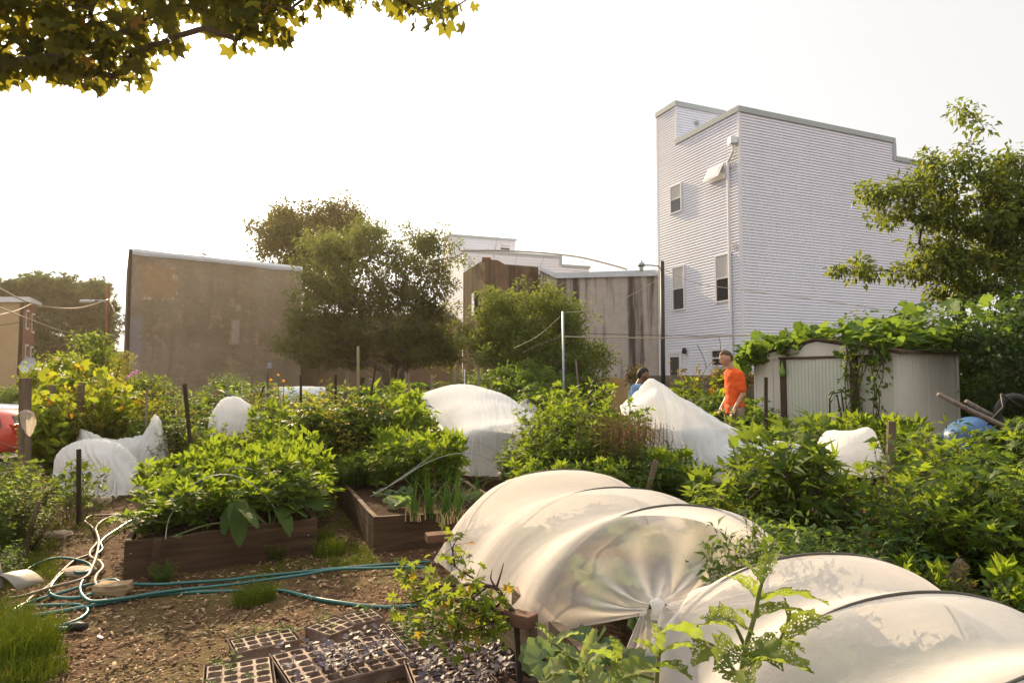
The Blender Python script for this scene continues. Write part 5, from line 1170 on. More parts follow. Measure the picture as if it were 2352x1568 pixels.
# ---------------- seedling trays
t = NT('black_tray_plastic'); v = t.coord(); M_tray = t.done(t.bsdf(t.ramp(t.noise(v, 12, 4), [(.3, (.10, .066, .052)), (.75, (.30, .215, .17))]), .7, t.bump(t.noise(v, 40, 3), .3, .003), 0, .15))
TR = []
def tray(bl, br, nx, ny, label, z=.075, pitch=None, miss=()):
    a, b = G(*bl, z), G(*br, z); L = (b - a).length; u = (b - a).normalized(); v_ = Vector((u.y, -u.x, 0)); px = L / nx; pt = px
    H = thing('seedling_tray', label, 'seedling tray', (a.x, a.y, 0)); ox = lambda i, j, dz=0: a + u * (i * px) + v_ * (j * pt) + Vector((0, 0, dz + .004 * noise.noise((i * .9 + a.x * 9, j * .7, 1))))
    mb = MB(); so_ = MB(); e = .085
    for i in range(nx):
        for j in range(ny):
            if (i, j) in miss: continue
            o4 = [ox(i, j), ox(i + 1, j), ox(i + 1, j + 1), ox(i, j + 1)]; c = sum(o4, Vector()) / 4
            i4 = [c + (p - c) * (1 - 2 * e) for p in o4]; b4 = [c + (p - c) * .5 + Vector((0, 0, -.05)) for p in o4]; s4 = [c + (p - c) * .63 + Vector((0, 0, -.022)) for p in o4]; n = len(mb.v)
            # rounded inner opening: 8 points
            def r8(q, f=.28): 
                out = []
                for m in range(4): out += [q[m].lerp(q[(m - 1) % 4], f), q[m].lerp(q[(m + 1) % 4], f)]
                return out
            O8 = r8(o4, .12); I8 = r8(i4, .16); B8 = r8(b4); mb.v += [tuple(p) for p in O8 + I8 + B8 + o4]
            for m in range(8): mb.f.append((n + m, n + (m + 1) % 8, n + 8 + (m + 1) % 8, n + 8 + m)); mb.f.append((n + 8 + m, n + 8 + (m + 1) % 8, n + 16 + (m + 1) % 8, n + 16 + m))
            mb.f.append(tuple(n + 16 + m for m in range(8)))
            for m in range(4): mb.f.append((n + 24 + m, n + 2 * m, n + 2 * m + 1)[::1])
            k0 = len(so_.v); so_.v += [tuple(p) for p in r8(s4, .25)] ; so_.f.append(tuple(k0 + m for m in range(8)))
    part(mb, 'cells', M_tray, H)
    mb = MB(); r_ = .012
    c4 = [a - u * r_ - v_ * r_, b + u * r_ - v_ * r_, b + u * r_ + v_ * (ny * pt + r_), a - u * r_ + v_ * (ny * pt + r_)]
    rim = [(p + Vector((0, 0, dz)), s_) for p, dz, s_ in ()]
    rows = []
    ctr = sum(c4, Vector()) / 4
    for (s_, dz) in ((.955, -.07), (.985, -.004), (1.0, .006), (1.02, .004), (1.022, -.006)): rows.append([tuple(ctr + (p - ctr) * s_ + Vector((0, 0, dz))) for p in c4])
    mb.grid(rows, True); part(mb, 'rim', M_tray, H); part(so_, 'potting_soil', M_soil, H)
    TR.append((a, u, v_, px, nx, ny, z)); return H
tray((530,1470), (664,1442), 5, 3, 'flat cell tray left in the tray pile, half empty', .06)
tray((706,1440), (768,1416), 3, 3, 'small broken cell tray at the back of the tray pile', .07)
tray((790,1412), (852,1398), 3, 3, 'small cell tray under the leafy twigs at the back of the pile', .075)
tray((476,1530), (618,1507), 4, 5, 'front left cell tray cut by the bottom of the picture', .07)
tray((626,1503), (758,1473), 4, 6, 'cell tray with purple seedlings in the middle of the front row', .075)
tray((768,1478), (882,1454), 4, 6, 'sunken cell tray right of the middle tray', .065)
tray((888,1434), (985,1416), 4, 6, 'cell tray under the leafy branch', .08)
tray((935,1520), (1080,1500), 4, 5, 'cell tray crowded with dark purple seedlings at the bottom', .075)
tray((1065,1478), (1150,1463), 3, 7, 'cell tray of purple seedlings against the old plank', .07)
PH = {'sweet_a': .66, 'sweet_b': .6, 'tall': 1.28, 'tall2': 1.22, 'okra': 1.15, 'pepper': .86, 'herb': .7, 'fine': .92, 'yellow': 1.15, 'tomato': 1.2, 'vine': 1.5, 'basil': .9, 'palebasil': .78}
bpy.context.view_layer.update()
for k_ in PH:
    PH[k_] = float(np.percentile([v.co.z for v in PROTO[k_].children[0].data.vertices], 99.3))
print(PH)
def pl(key, x, Y, ytop, zb=None, wid=1.0, label=None, group=None, cat_='plant'):
    p = P(x, 900, Y); zb = tz(p.x, Y) if zb is None else zb
    zt = P(x, ytop, Y).z; s = max(.25, (zt - zb) / PH[key]); w_ = wid * min(1.6, max(.7, s ** .6))
    return place(key, p.x, Y, zb, (w_, w_, s), None, label, group, cat_)
def many(keys, lst, label, group, zb=None, wid=1.0, cat_='plant', jit=0):
    for i, (x, Y, yt) in enumerate(lst):
        yt = yt + (random.uniform(-12, 30) if Y < 6.6 and x > 1600 else random.uniform(-6, 10))
        pl(keys[i % len(keys)], x + random.uniform(-jit, jit), Y + random.uniform(-.1, .1) * bool(jit), yt, zb, wid, label, group, cat_)
# left bed
u_ = (A_FR - A_FL)
for j in range(4):
    for i in range(5):
        p = A_FL + u_ * ((i + .75 + random.uniform(-.14, .14)) / 5.2) + bk * (.25 + j * .42 + random.uniform(-.06, .06))
        k = ['sweet_a', 'sweet_b'][(i + j) % 2]; h_ = (.46 + .05 * j + random.uniform(-.06, .08)) * (.9 if j == 0 else 1) * (.72 if i == 0 else 1)
        place(k, p.x, p.y, .26, (.82, .82, h_ / PH[k]), None, 'bright green plant of star shaped leaves growing in the front left bed', 'leafy plants in the left raised bed', 'plant')
for j in range(4):
    for i in range(5):
        p = A_FL + u_ * ((i + 1.1 + random.uniform(-.15, .15)) / 5.5) + bk * (2.1 + j * .42)
        h_ = .62 + .06 * j + random.uniform(-.10, .12) + .10 * (i in (1, 2)) - .15 * (i == 0)
        k = ['sweet_b', 'sweet_a', 'tall'][(i + 2 * j) % 3]
    place(k, p.x, p.y, .26, (.85, .85, h_ / PH[k]), None, 'taller bright leafy plant growing in the second bed behind the front left bed', 'leafy plants in the second left bed', 'plant')
many(['sweet_a', 'sweet_b'], [(712,6.5,1075), (690,6.9,1020), (660,7.5,990)], 'leafy plant spilling over the right end of the left bed beside the path', 'plants spilling over the path', 0.0)
# mid left
G1 = 'yellowing bean plants among the stakes'
many(['yellow', 'tomato', 'yellow'], [(715,8.6,925), (745,8.3,935), (775,8.6,915), (805,8.2,925), (835,8.5,915), (862,8.9,905), (730,9.3,905), (790,9.3,895), (825,9.6,890), (700,8.9,940)], 'bushy yellow green bean plant among the tall stakes right of the left beds', G1, 0, 1.05)
many(['herb', 'fine'], [(632,10.9,900), (632,10.4,895), (662,10.2,905), (690,10.4,915), (655,9.6,955), (650,9.5,945), (680,9.6,950), (585,11.3,900)], 'round fine leaved bush between the bending gardener and the bean plants', 'fine leaved bushes behind the left beds', None, 1.25, 'bush')
many(['tall', 'sweet_a', 'tall2'], [(885,9.6,882), (910,9.9,876), (870,10.2,880), (930,9.8,893), (900,9.0,915), (930,8.8,925), (870,8.6,925), (950,9.0,935)], 'tall light green plant left of the domed white cover', 'light green plants left of the domed cover', 0, 1.0)
many(['sweet_a', 'tall', 'sweet_b'], [(830,7.3,1040), (875,7.2,1010), (905,7.5,985), (940,7.1,990), (975,7.0,1010), (1005,6.9,985), (1040,6.9,985), (950,7.7,985), (890,7.9,975)], 'leafy okra like plant at the back of the onion bed', 'leafy plants in the onion bed', .25, .8)
many(['palebasil', 'herb'], [(790,7.6,1040), (812,7.3,1045), (850,7.4,1030), (795,8.0,1015), (835,7.9,1015)], 'basil with pale flower spikes at the left back of the onion bed', 'pale flowering basil in the onion bed', .25, .9)
for x, y, s in ((955,1194,.95), (985,1188,1.0), (1022,1200,1.1), (1045,1196,1.0), (1055,1180,.8), (1100,1150,.75)):
    q = G(x, y, .26); place('onion', q.x, q.y, .255, s, None, 'clump of tall green onion leaves at the front edge of the onion bed', 'onion clumps', 'onion plant')
for x, y, s in ((915,1180,.9), (880,1150,.7), (900,1165,.7), (928,1150,.8), (865,1135,.6), (930,1175,.6), (895,1140,.6), (1080,1165,.9)):
    q = G(x, y, .26); place('cab' if s > .65 else 'green_sd', q.x, q.y, .255, s if s > .65 else 2.2, None, 'small cabbage seedling in the bare soil of the onion bed', 'seedlings in the onion bed', 'seedling')
# centre bush
GC = 'tall leafy plants behind the near tunnel'
many(['tall', 'tall', 'tall2'], [(1185,7.4,1015), (1222,7.6,965), (1240,7.3,935), (1260,7.8,905), (1295,7.5,895), (1335,7.9,882), (1375,7.7,890), (1410,8.1,895), (1445,7.7,925), (1225,7.0,995), (1262,6.9,975), (1310,6.9,960), (1355,7.1,950), (1300,8.3,888), (1395,7.2,930), (1255,8.4,912)], 'tall bright leafy plant in the big clump left of the peaked white cover', GC, .25, .82)
many(['basil'], [(1395,6.7,955), (1425,6.6,960), (1455,6.7,965), (1478,6.9,975), (1410,7.1,945), (1445,7.1,950)], 'basil bush with reddish flower spikes in front of the peaked white cover', 'red flowering basil', .25, .85, 'basil')
many(['pepper', 'sweet_b'], [(1500,6.5,1035), (1535,6.4,1035), (1570,6.3,1050), (1600,6.2,1065), (1520,6.9,1010), (1555,6.9,1025), (1350,6.3,1045), (1310,6.2,1055), (1270,6.4,1045), (1400,6.2,1050), (1450,6.2,1060), (1200,6.5,1050)], 'dark green bushy plant at the foot of the peaked white cover and its neighbours', 'low bushes in front of the peaked cover', .2, .9)
# behind and right of the peaked cover
many(['tall', 'okra', 'tomato'], [(1560,10.8,893), (1590,10.6,905), (1620,10.4,915), (1650,10.2,918), (1700,10.4,905), (1725,10.1,912), (1535,11.2,885), (1600,11.4,890), (1640,9.6,935), (1690,9.4,935), (1730,9.5,930), (1745,9.0,945), (1660,9.0,950)], 'green plant around the man in the orange shirt', 'plants around the standing man', None, .95)
many(['sweet_a', 'sweet_b', 'tall'], [(1760,9.3,948), (1795,9.0,960), (1830,9.2,955), (1865,8.8,958), (1905,8.8,950), (1940,8.6,948), (1975,8.5,952), (2010,8.4,950), (1720,8.6,965), (1785,8.3,975), (1850,8.2,975), (1930,8.0,970), (2040,8.1,955), (2080,8.0,958)], 'leafy plant in the row in front of the metal shed', 'plants in front of the shed', .1, 1.0)
# okra group
many(['okra'], [(1665,4.9,1040), (1715,4.7,1005), (1760,4.8,985), (1800,4.6,955), (1850,4.7,975), (1890,4.5,1025), (1945,4.6,1075), (1985,4.7,1095), (1740,5.3,985), (1640,4.6,1095)], 'okra plant with big lobed leaves and dark stems right of the near tunnel', 'okra plants', .15, .9, 'okra plant')
many(['pepper'], [(1650,4.1,1185), (1705,3.95,1170), (1765,3.85,1185), (1830,3.9,1175), (1890,3.8,1200), (1950,3.9,1190), (1735,3.6,1260), (1860,3.55,1270)], 'pepper plant with narrow leaves between the two cloth tunnels and the okra', 'pepper plants', .1, .9, 'pepper plant')
many(['pepper', 'tall2'], [(1665,3.12,1215), (1720,3.15,1200), (1780,3.2,1205)], 'pepper plant with narrow leaves growing against the right end of the near tunnel', 'peppers against the near tunnel', .1, .6, 'pepper plant')
# right hand mass
GR = 'leafy plants at the right edge'
many(['tall', 'tall2', 'tall', 'okra', 'tomato'], [(2080,6.3,968), (2140,6.1,960), (2200,6.0,975), (2265,5.8,990), (2330,5.6,965), (2070,5.0,1000), (2130,4.7,985), (2185,4.4,1000), (2240,4.6,990), (2290,4.2,1010), (2345,4.3,960), (2100,4.1,1060), (2165,3.95,1080), (2230,3.8,1100), (2300,3.75,1070), (2355,3.6,1060)], 'bushy bright leafy plant in the dense bed at the right edge', GR, .1, .85)
many(['pepper', 'sweet_b', 'fine'], [(2040,3.75,1230), (2110,3.5,1270), (2190,3.35,1300), (2270,3.3,1290), (2335,3.2,1270), (2345,2.9,1380)], 'darker low plant in front of the dense bed above the nearest tunnel', 'low plants above the nearest tunnel', .05, .8)
for x, Y, s in ((2075,4.9,1.6), (2090,4.8,1.5), (2060,4.7,1.4), (2105,3.6,1.0), (2130,3.5,.9), (2190,3.3,.8), (2150,3.4,.8)):
    q = P(x, 900, Y); place('onion', q.x, Y, .05, s, None, 'tall narrow garlic like leaves standing among the dense plants at right', 'garlic clumps', 'garlic plant')
# left
many(['herb', 'fine', 'herb'], [(-5,5.9,1060), (30,6.1,1072), (58,6.0,1085), (5,6.7,1040), (45,6.9,1060), (-20,5.5,1090), (20,5.4,1120), (50,5.5,1130), (-25,6.3,1040)], 'fine leaved green bush beside the path at the left edge', 'bushes at the left edge', None, 1.05, 'bush')
many(['okra'], [(165,6.7,1060), (212,6.9,1058)], 'lobed leafy plant in front of the rumpled cloth lump', 'lobed plants before the cloth lump', None, .7)
many(['vine', 'yellow', 'vine'], [(125,9.3,900), (175,9.4,885), (225,9.7,872), (290,9.9,885), (345,9.9,905), (140,10.4,850), (190,10.6,842), (250,10.7,850), (110,9.0,940)], 'tangled vine with yellow green lobed leaves on the fence behind the left path', 'vines on the left fence', None, .75, 'vine')
many(['herb', 'fine', 'tomato'], [(365,9.6,930), (400,9.8,925), (430,9.3,955), (460,9.6,950), (350,10.6,905), (415,10.8,912), (405,9.2,985), (420,8.9,990), (440,10.6,925), (475,10.8,920)], 'mixed green bush below the brown stucco wall', 'bushes below the brown wall', None, 1.0, 'bush')
many(['sweet_a', 'fine'], [(480,9.0,985), (510,8.8,990), (555,9.2,992), (600,9.0,990), (640,8.8,985), (670,8.6,990)], 'leafy plant between the second left bed and the tent shaped cover', 'plants before the tent shaped cover', None, .9)
# weeds
many(['herb'], [(10,4.9,1235), (-10,4.6,1260)], 'low weedy plant at the left edge of the path', 'weeds at the left edge', None, .8)
many(['herb'], [(385,4.75,1310), (640,5.35,1275)], 'tiny weed at the foot of the left bed boards', 'weeds at the bed foot', 0, .4)
# back of the garden
rb = random.Random(5)
for i in range(34):
    x = 460 + i * 24 + rb.uniform(-8, 8); Y = rb.uniform(11.2, 14.2)
    if 930 < x < 1230 and Y < 12: Y += 1.5
    pl(rb.choice(['tall', 'herb', 'fine', 'tomato', 'yellow', 'tall2']), x, Y, rb.uniform(878, 908), None, 1.1, 'mixed green vegetable plant at the back of the garden', 'plants at the back of the garden')
many(['vine'], [(1655,14.1,862), (1590,14.4,868)], 'dry vine hanging over the block wall', 'vines on the block wall', None, .8, 'vine')
# orange flowers
def flowers(label, pts, r, mat, lab2='flowering_plant'):
    q0 = P(*pts[0]); H = thing(lab2, label, 'flowers', (q0.x, q0.y, tz(q0.x, q0.y))); mb = MB(); g = np.random.default_rng(3); LP = []
    for q in pts:
        c = P(*q); mb.tube([(c.x, c.y, tz(c.x, c.y)), c], .006, 5)
        for k in range(9): LP.append(np.array(c))
    part(mb, 'stem', S_green, H); LP = np.array(LP); d = g.normal(0, 1, LP.shape); me = meshk('petals', *scatter(T_OVAL, LP, d, g.normal(0, 1, LP.shape), np.full(len(LP), r))); o = add('petals', me, mat); o.parent = H; me.transform(root_matrix(H).inverted())
flowers('a few small orange and yellow flowers rising above the bushes left of the bean plants', [(622,872,10.6), (640,862,10.5), (652,874,10.4)], .03, L_flower)
flowers('purple flowers at the corner of the brown stucco wall', [(300,862,12.2), (310,858,12.2), (318,853,12.2), (293,868,12.2)], .06, leafmat('purple_petals', (.2, .08, .3), (.3, .15, .4), (.4, .2, .5), .4))
# hanging squash leaves of the left bed
def bigleaf(V, Q, base, tip, w, droop=.25, lob=6, pw=.75, jag=.14, nr=12, cup=.12, roll=0.0, seed=0, curl=0):
    base, tip = Vector(base), Vector(tip); d = tip - base; L = d.length; d.normalize(); up = Vector((0, 0, 1)); x = d.cross(up); x = x.normalized() if x.length > .1 else Vector((1, 0, 0)); x = (x * math.cos(roll) + x.cross(d) * math.sin(roll)).normalized(); z = x.cross(d)
    n = len(V)
    cols = (-1, -.62, -.28, 0, .28, .62, 1)
    for i in range(nr + 1):
        t_ = i / nr; ww = w * (math.sin(pi * min(1, t_ * .93 + .07)) ** pw) * (1.15 - .45 * t_)
        if i == nr: ww = .002
        for k, c in enumerate(cols):
            e = 1 + (jag * math.sin(t_ * lob * 2 * pi + seed) if abs(c) == 1 else 0) + .04 * noise.noise((t_ * 5, c * 3, seed))
            p = base + d * (L * (t_ + (.05 * math.cos(t_ * lob * 2 * pi + seed) if abs(c) == 1 else 0))) + x * (c * ww * .5 * e) + z * (cup * ww * abs(c) ** 1.3 * (1 if c < 0 else .8)) + z * (.03 * w * math.sin(t_ * 22 + c * 3 + seed)) + Vector((0, 0, droop * L * math.sin(pi * t_) - curl * t_ * t_ * L))
            V.append(tuple(p))
    m = len(cols)
    for i in range(nr):
        for k in range(m - 1): a = n + i * m + k; Q.append((a, a + 1, a + 1 + m, a + m))
def leafobj(name, leaves, mat, parent, seed=0, **kw):
    V, Q = [], []
    for i, (b, t_, w_) in enumerate(leaves): bigleaf(V, Q, b, t_, w_, seed=seed + i * 1.7, roll=kw.get('roll', 0) + .5 * math.sin(i * 2.3), **{k: v for k, v in kw.items() if k != 'roll'})
    me = bpy.data.meshes.new(name); me.from_pydata(V, [], Q); me.update(); o = add(name, me, mat, None, True); o.parent = parent; me.transform(root_matrix(parent).inverted()); return o
q = P(560, 1180, 5.05); H = thing('squash_plant', 'squash plant with big drooping leaves hanging over the front board of the left bed', 'squash plant', (q.x, q.y, .26))
lv = [(P(545,1150,5.2), P(550,1255,4.88), .17), (P(555,1170,5.1), P(590,1215,4.9), .13), (P(530,1165,5.15), P(515,1230,4.92), .13), (P(640,1165,5.5), P(665,1232,5.15), .15), (P(690,1160,5.6), P(640,1195,5.3), .14), (P(700,1150,5.7), P(742,1172,5.5), .15), (P(650,1160,5.6), P(705,1190,5.4), .15), (P(400,1230,4.8), P(415,1235,4.75), .06)]
leafobj('leaves', lv, L_mid, H, 1, lob=5, jag=.10, droop=.05, pw=.45)
mb = MB()
for b, t_, w_ in lv: mb.tube([tuple(p) for p in cr([(q.x + .1, q.y + .3, .26), (b + Vector((q.x, q.y + .2, .5))) / 2 if False else b.lerp(Vector((q.x, q.y + .3, .3)), .5) + Vector((0, 0, .05)), b], 8)], .005, 5)
part(mb, 'stem', S_green, H)
# eggplants in front of the nearest tunnel
YE = 1.62
def egg(label, stems, leaves, seed, Y=YE, base=None, mat=None):
    b = P(*stems[0][0], Y); H = thing('eggplant', label, 'eggplant', (b.x, b.y, tz(b.x, b.y))); mb = MB()
    for k, s in enumerate(stems):
        pts = [P(x, y, Y + .03 * k) for x, y in s]
        if k == 0: pts = [Vector((pts[0].x, pts[0].y, 0))] + pts
        A_ = cr(pts, 16); mb.tube([tuple(p) for p in A_], [(.0075 if k == 0 else .005) * (1.15 - .6 * i / 15) for i in range(16)], 7)
    part(mb, 'stem', simple('eggplant_stem', (.16, .17, .05), (.10, .11, .03), .6, 8, .1), H, True)
    lv = [(P(a, b_, Y + dy), P(c, d, Y + dy + ey), w_) for (a, b_, c, d, w_, dy, ey) in leaves]
    leafobj('leaves', lv, mat or L_egg, H, seed, lob=4, jag=.2, droop=.12, cup=.22, nr=20)
egg('tall insect-eaten eggplant with lacy pierced leaves in front of the nearest tunnel', [[(1695,1640), (1700,1570), (1712,1490), (1732,1420), (1742,1370), (1752,1330)], [(1716,1495), (1690,1440), (1672,1420)], [(1705,1530), (1770,1500), (1800,1450), (1812,1410)], [(1700,1560), (1650,1490), (1600,1465)]],
  [(1750,1335,1790,1262,.055,0,.04), (1748,1340,1690,1288,.05,0,-.03), (1745,1375,1668,1322,.055,.02,-.02), (1745,1380,1905,1388,.085,.02,-.06), (1733,1420,1860,1412,.07,0,.02), (1730,1425,1690,1400,.05,.02,.02), (1722,1450,1610,1420,.075,0,-.05), (1690,1445,1600,1440,.05,.02,0),
   (1712,1480,1800,1540,.10,-.05,-.12), (1708,1500,1640,1540,.10,-.06,-.12), (1800,1465,1912,1420,.07,.02,.02), (1808,1430,1800,1370,.035,.02,0), (1790,1480,1850,1500,.05,0,-.05), (1610,1470,1500,1455,.075,0,-.04), (1640,1490,1590,1530,.07,-.02,-.08), (1715,1520,1870,1545,.12,-.1,-.08), (1700,1540,1720,1600,.10,-.1,-.14), (1760,1500,1830,1470,.06,.03,.04)], 3)
egg('second eggplant with torn leaves left of the tall one at the bottom', [[(1505,1640), (1508,1570), (1512,1520), (1516,1490)], [(1510,1560), (1450,1540), (1410,1515)]],
  [(1516,1495,1500,1430,.05,0,.02), (1516,1500,1630,1495,.06,0,-.03), (1512,1510,1450,1470,.06,0,.02), (1510,1530,1590,1560,.08,-.03,-.06), (1505,1540,1420,1560,.09,-.05,-.06), (1415,1520,1340,1500,.06,0,-.02), (1450,1540,1400,1580,.08,-.02,-.06), (1420,1512,1400,1460,.05,.02,.03)], 9, 1.75)
egg('sprawling eggplant with grey curled leaves at the bottom beside the old plank', [[(1330,1620), (1335,1560), (1345,1520)], [(1335,1560), (1300,1500), (1260,1470)]],
  [(1345,1525,1400,1480,.07,0,.04), (1340,1530,1290,1500,.08,-.02,-.04), (1265,1475,1235,1440,.06,.02,.03), (1275,1480,1340,1455,.06,.02,.04), (1340,1550,1250,1550,.10,-.05,-.06), (1335,1560,1400,1580,.10,-.05,-.05), (1300,1500,1320,1545,.07,-.02,-.06), (1250,1560,1290,1590,.09,-.1,-.05), (1345,1530,1370,1440,.05,.04,.06)], 15, 2.05, mat=leafmat('leaf_grey_eggplant', (.08, .12, .05), (.16, .19, .09), (.42, .52, .08), .45, .5, (.4, .34, .2)))
for x, Y in ((1270,2.75), (1330,2.6), (1390,2.55), (1440,2.45), (1300,2.45), (1260,2.95), (1410,2.75), (1350,2.85)):
    q = P(x, 900, Y); place('cab' if x % 20 else 'green_sd', q.x, Y, .19, 1.1 if x % 20 else 2.6, None, 'young leafy seedling in the open soil in front of the near tunnel', 'seedlings in front of the near tunnel', 'seedling')
for i in range(22):
    t_ = (i // 2 + .5) / 11; c = Vector((-.2, 4.9)).lerp(Vector((.55, 2.9)), t_) + Vector((.97, .25)) * (.35 + .65 * (i % 2) + random.uniform(-.1, .1)) * (1 if i % 2 else .7)
    place('cab', c.x, c.y, .19, random.uniform(.9, 1.5), None, 'broccoli plant seen dimly through the near tunnel cloth', 'plants inside the near tunnel', 'plant')
for i in range(8):
    c = Vector((1.0, 2.7)).lerp(Vector((1.5, 1.7)), i / 8) + Vector((.3 * (i % 3), 0)); place('cab', c.x, c.y, .19, 1.6, None, 'plant inside the nearest cloth tunnel', 'plants inside the nearest tunnel', 'plant')
# bramble twigs by the trays
q = P(1175, 1400, 3.15); H = thing('bramble_bush', 'thorny branch pile with small leaves between the seedling trays and the near tunnel', 'bush', (q.x, q.y, 0))
BR = [[(1180,1405,3.1), (1160,1380,3.12), (1140,1350,3.15), (1095,1342,3.15), (1030,1345,3.2), (950,1350,3.3)], [(1140,1350,3.15), (1150,1318,3.15), (1157,1292,3.15)], [(1142,1352,3.15), (1128,1330,3.15), (1130,1308,3.15)], [(1120,1345,3.2), (1075,1320,3.3), (1045,1300,3.4), (1025,1275,3.5)], [(1045,1300,3.4), (1040,1260,3.4), (1050,1235,3.4)],
      [(1100,1343,3.15), (1070,1390,3.05), (1050,1440,2.95), (1040,1490,2.9)], [(1060,1345,3.2), (1010,1380,3.1), (970,1420,3.0)], [(1010,1345,3.2), (960,1380,3.2), (900,1385,3.2)], [(1070,1390,3.05), (1120,1420,3.0), (1150,1470,2.95)], [(1000,1345,3.2), (950,1320,3.35), (920,1330,3.4)], [(1160,1380,3.1), (1120,1400,3.1), (1060,1400,3.1)], [(1120,1345,3.15), (1090,1370,3.1), (1020,1420,3.0), (980,1460,2.95)], [(1180,1405,3.1), (1150,1420,3.05), (1100,1440,3.0), (1040,1450,2.95)]]
mb = MB(); LP, LD = [], []; g = np.random.default_rng(8)
for k, b in enumerate(BR):
    A_ = cr([P(*p) for p in b], 22); mb.tube([tuple(p) for p in A_], [(.013 if k == 0 else .006) * (1.1 - .8 * i / 21) for i in range(22)], 5)
    if k in (1, 2): continue
    for i in range(4, 22):
        for m in range(2 if k not in (3, 4, 0) else 1):
            d = g.normal(0, 1, 3); d[2] += .2; d /= np.linalg.norm(d); ln = g.uniform(.02, .10); e = A_[i] + d * ln; mb.tube([tuple(A_[i]), tuple(e)], [.0016, .001], 3, False); LP.append(e); LD.append(d + g.normal(0, .4, 3))
part(mb, 'branches', simple('dark_twig', (.07, .035, .025), (.04, .022, .016), .7, 10, .2), H, True)
n_ = g.normal(0, .5, (len(LP), 3)); n_[:, 2] += 1
me = meshk('foliage', *scatter(T_palm(5, 100, .5, .8, droop=-.15, base=.15, fold=.05), LP, LD, n_, .042 * g.uniform(.6, 1.15, len(LP)))); o = add('foliage', me, leafmat('bramble_leaf', (.05, .10, .014), (.11, .15, .02), (.42, .46, .03), .45, .4, (.3, .12, .03))); o.parent = H; me.transform(root_matrix(H).inverted())
q = P(1185, 1405, 3.1); mb = MB(); mb.tube([q, (q.x + .02, q.y, .0)], .014, 7); o = part(mb, 'root', M_barkd, H)
# seedlings in trays
rs = random.Random(3); npur = 0
for ti, (a, u, v_, px, nx, ny, z) in enumerate(TR):
    for i in range(nx):
        for j in range(ny):
            c = a + u * ((i + .5) * px) + v_ * ((j + .5) * px)
            if ti in (7, 8): n, key = 3, 'purple'
            elif ti == 5: n, key = (1 if j > 1 else int(rs.random() < .4)), 'purple'
            elif ti == 4: n, key = (2 if i >= 2 and j > 0 else (1 if rs.random() < .3 else 0)), 'purple'
            elif ti == 6: n, key = 2, 'green_sd'
            else: n, key = (1 if rs.random() < .45 else 0), 'green_sd'
            for m in range(n):
                x, y = c.x + rs.uniform(-.4, .4) * px, c.y + rs.uniform(-.4, .4) * px; s = rs.uniform(.7, 1.25)
                if key == 'purple': place(key, x, y, z - .022, s, None, 'purple leaved seedling standing in the cell trays at the bottom', 'purple seedlings in the trays', 'seedling')
                else: place(key, x, y, z - .022, s * 1.1, None, 'green seedling sprouting from the cell trays', 'green seedlings in the trays', 'seedling')
# vine on the shed roof and hanging at its corner
H = thing('squash_vine', 'sprawling squash vine with broad leaves covering the roof of the metal shed', 'vine', tuple(Fs.w(1.2, .9, 2.0))); g = np.random.default_rng(77); LP, LD = [], []; mb = MB()
for k in range(26):
    u0 = g.uniform(-.1, 2.5); v0 = g.uniform(-.05, 1.7); pts = []
    az = g.uniform(0, 6.28)
    for i in range(7):
        zr = ZP - abs(min(max(u0, 0), WS) - WS / 2) * .17 + .05 + .08 * noise.noise((u0 * 2, v0 * 2, 0)); pts.append(Fs.w(u0, v0, zr)); u0 += .16 * math.cos(az); v0 += .16 * math.sin(az); az += g.normal(0, .5); u0 = min(max(u0, -.15), WS + .2); v0 = min(max(v0, -.12), 2.2)
        for m in range(2): d = g.normal(0, 1, 3); d[2] = abs(d[2]) * .4; LP.append(np.array(pts[-1]) + [g.normal(0, .07), g.normal(0, .07), g.uniform(.05, .24)]); LD.append(d)
    mb.tube(pts, .009, 5)
for k in range(190):  # higher mound towards the right and rear
    t_ = g.uniform(0, 1); p = Fs.w(WS * .35 + t_ * WS * .95, .5 + g.uniform(0, 1.9), 2.05 + g.uniform(0, .28 + .45 * t_)); LP.append(np.array(p)); d = g.normal(0, 1, 3); d[2] = abs(d[2]) * .3; LD.append(d)
for k in range(95):  # spilling over the left end and the front eave
    u0 = g.uniform(-.25, .95) if k < 75 else g.uniform(1.5, 2.3); zr = ZP - abs(min(max(u0, 0), WS) - WS / 2) * .17; LP.append(np.array(Fs.w(u0, g.uniform(-.22, .1), zr + g.uniform(-.07, .14) - .10 * (k % 5 == 0)))); d = g.normal(0, 1, 3); d[2] -= .6; LD.append(d)
n_ = g.normal(0, .45, (len(LP), 3)); n_[:, 2] += .8
part(mb, 'runners', S_green, H); me = meshk('leaves', *scatter(T_SQUASH, LP, LD, n_, .175 * g.uniform(.55, 1.2, len(LP)))); o = add('leaves', me, leafmat('leaf_squash', (.035, .085, .016), (.07, .13, .025), (.32, .42, .04), .42, .45)); o.parent = H; me.transform(root_matrix(H).inverted())
p = Fs.w(.62, -.10, 1.62); mb = MB(); mb.lathe([(0, .14), (.012, .1), (.02, .06), (.045, -.02), (.05, -.07), (.03, -.11), (0, -.12)], p, 12); part(mb, 'gourd', simple('green_gourd', (.2, .3, .06), (.14, .22, .04), .5), H, True)
H = thing('climbing_vine', 'half dried climbing plant hanging down the right front corner of the shed', 'vine', tuple(Fs.w(2.1, -.25, .1))); LP, LD, DP, DD = [], [], [], []; mb = MB()
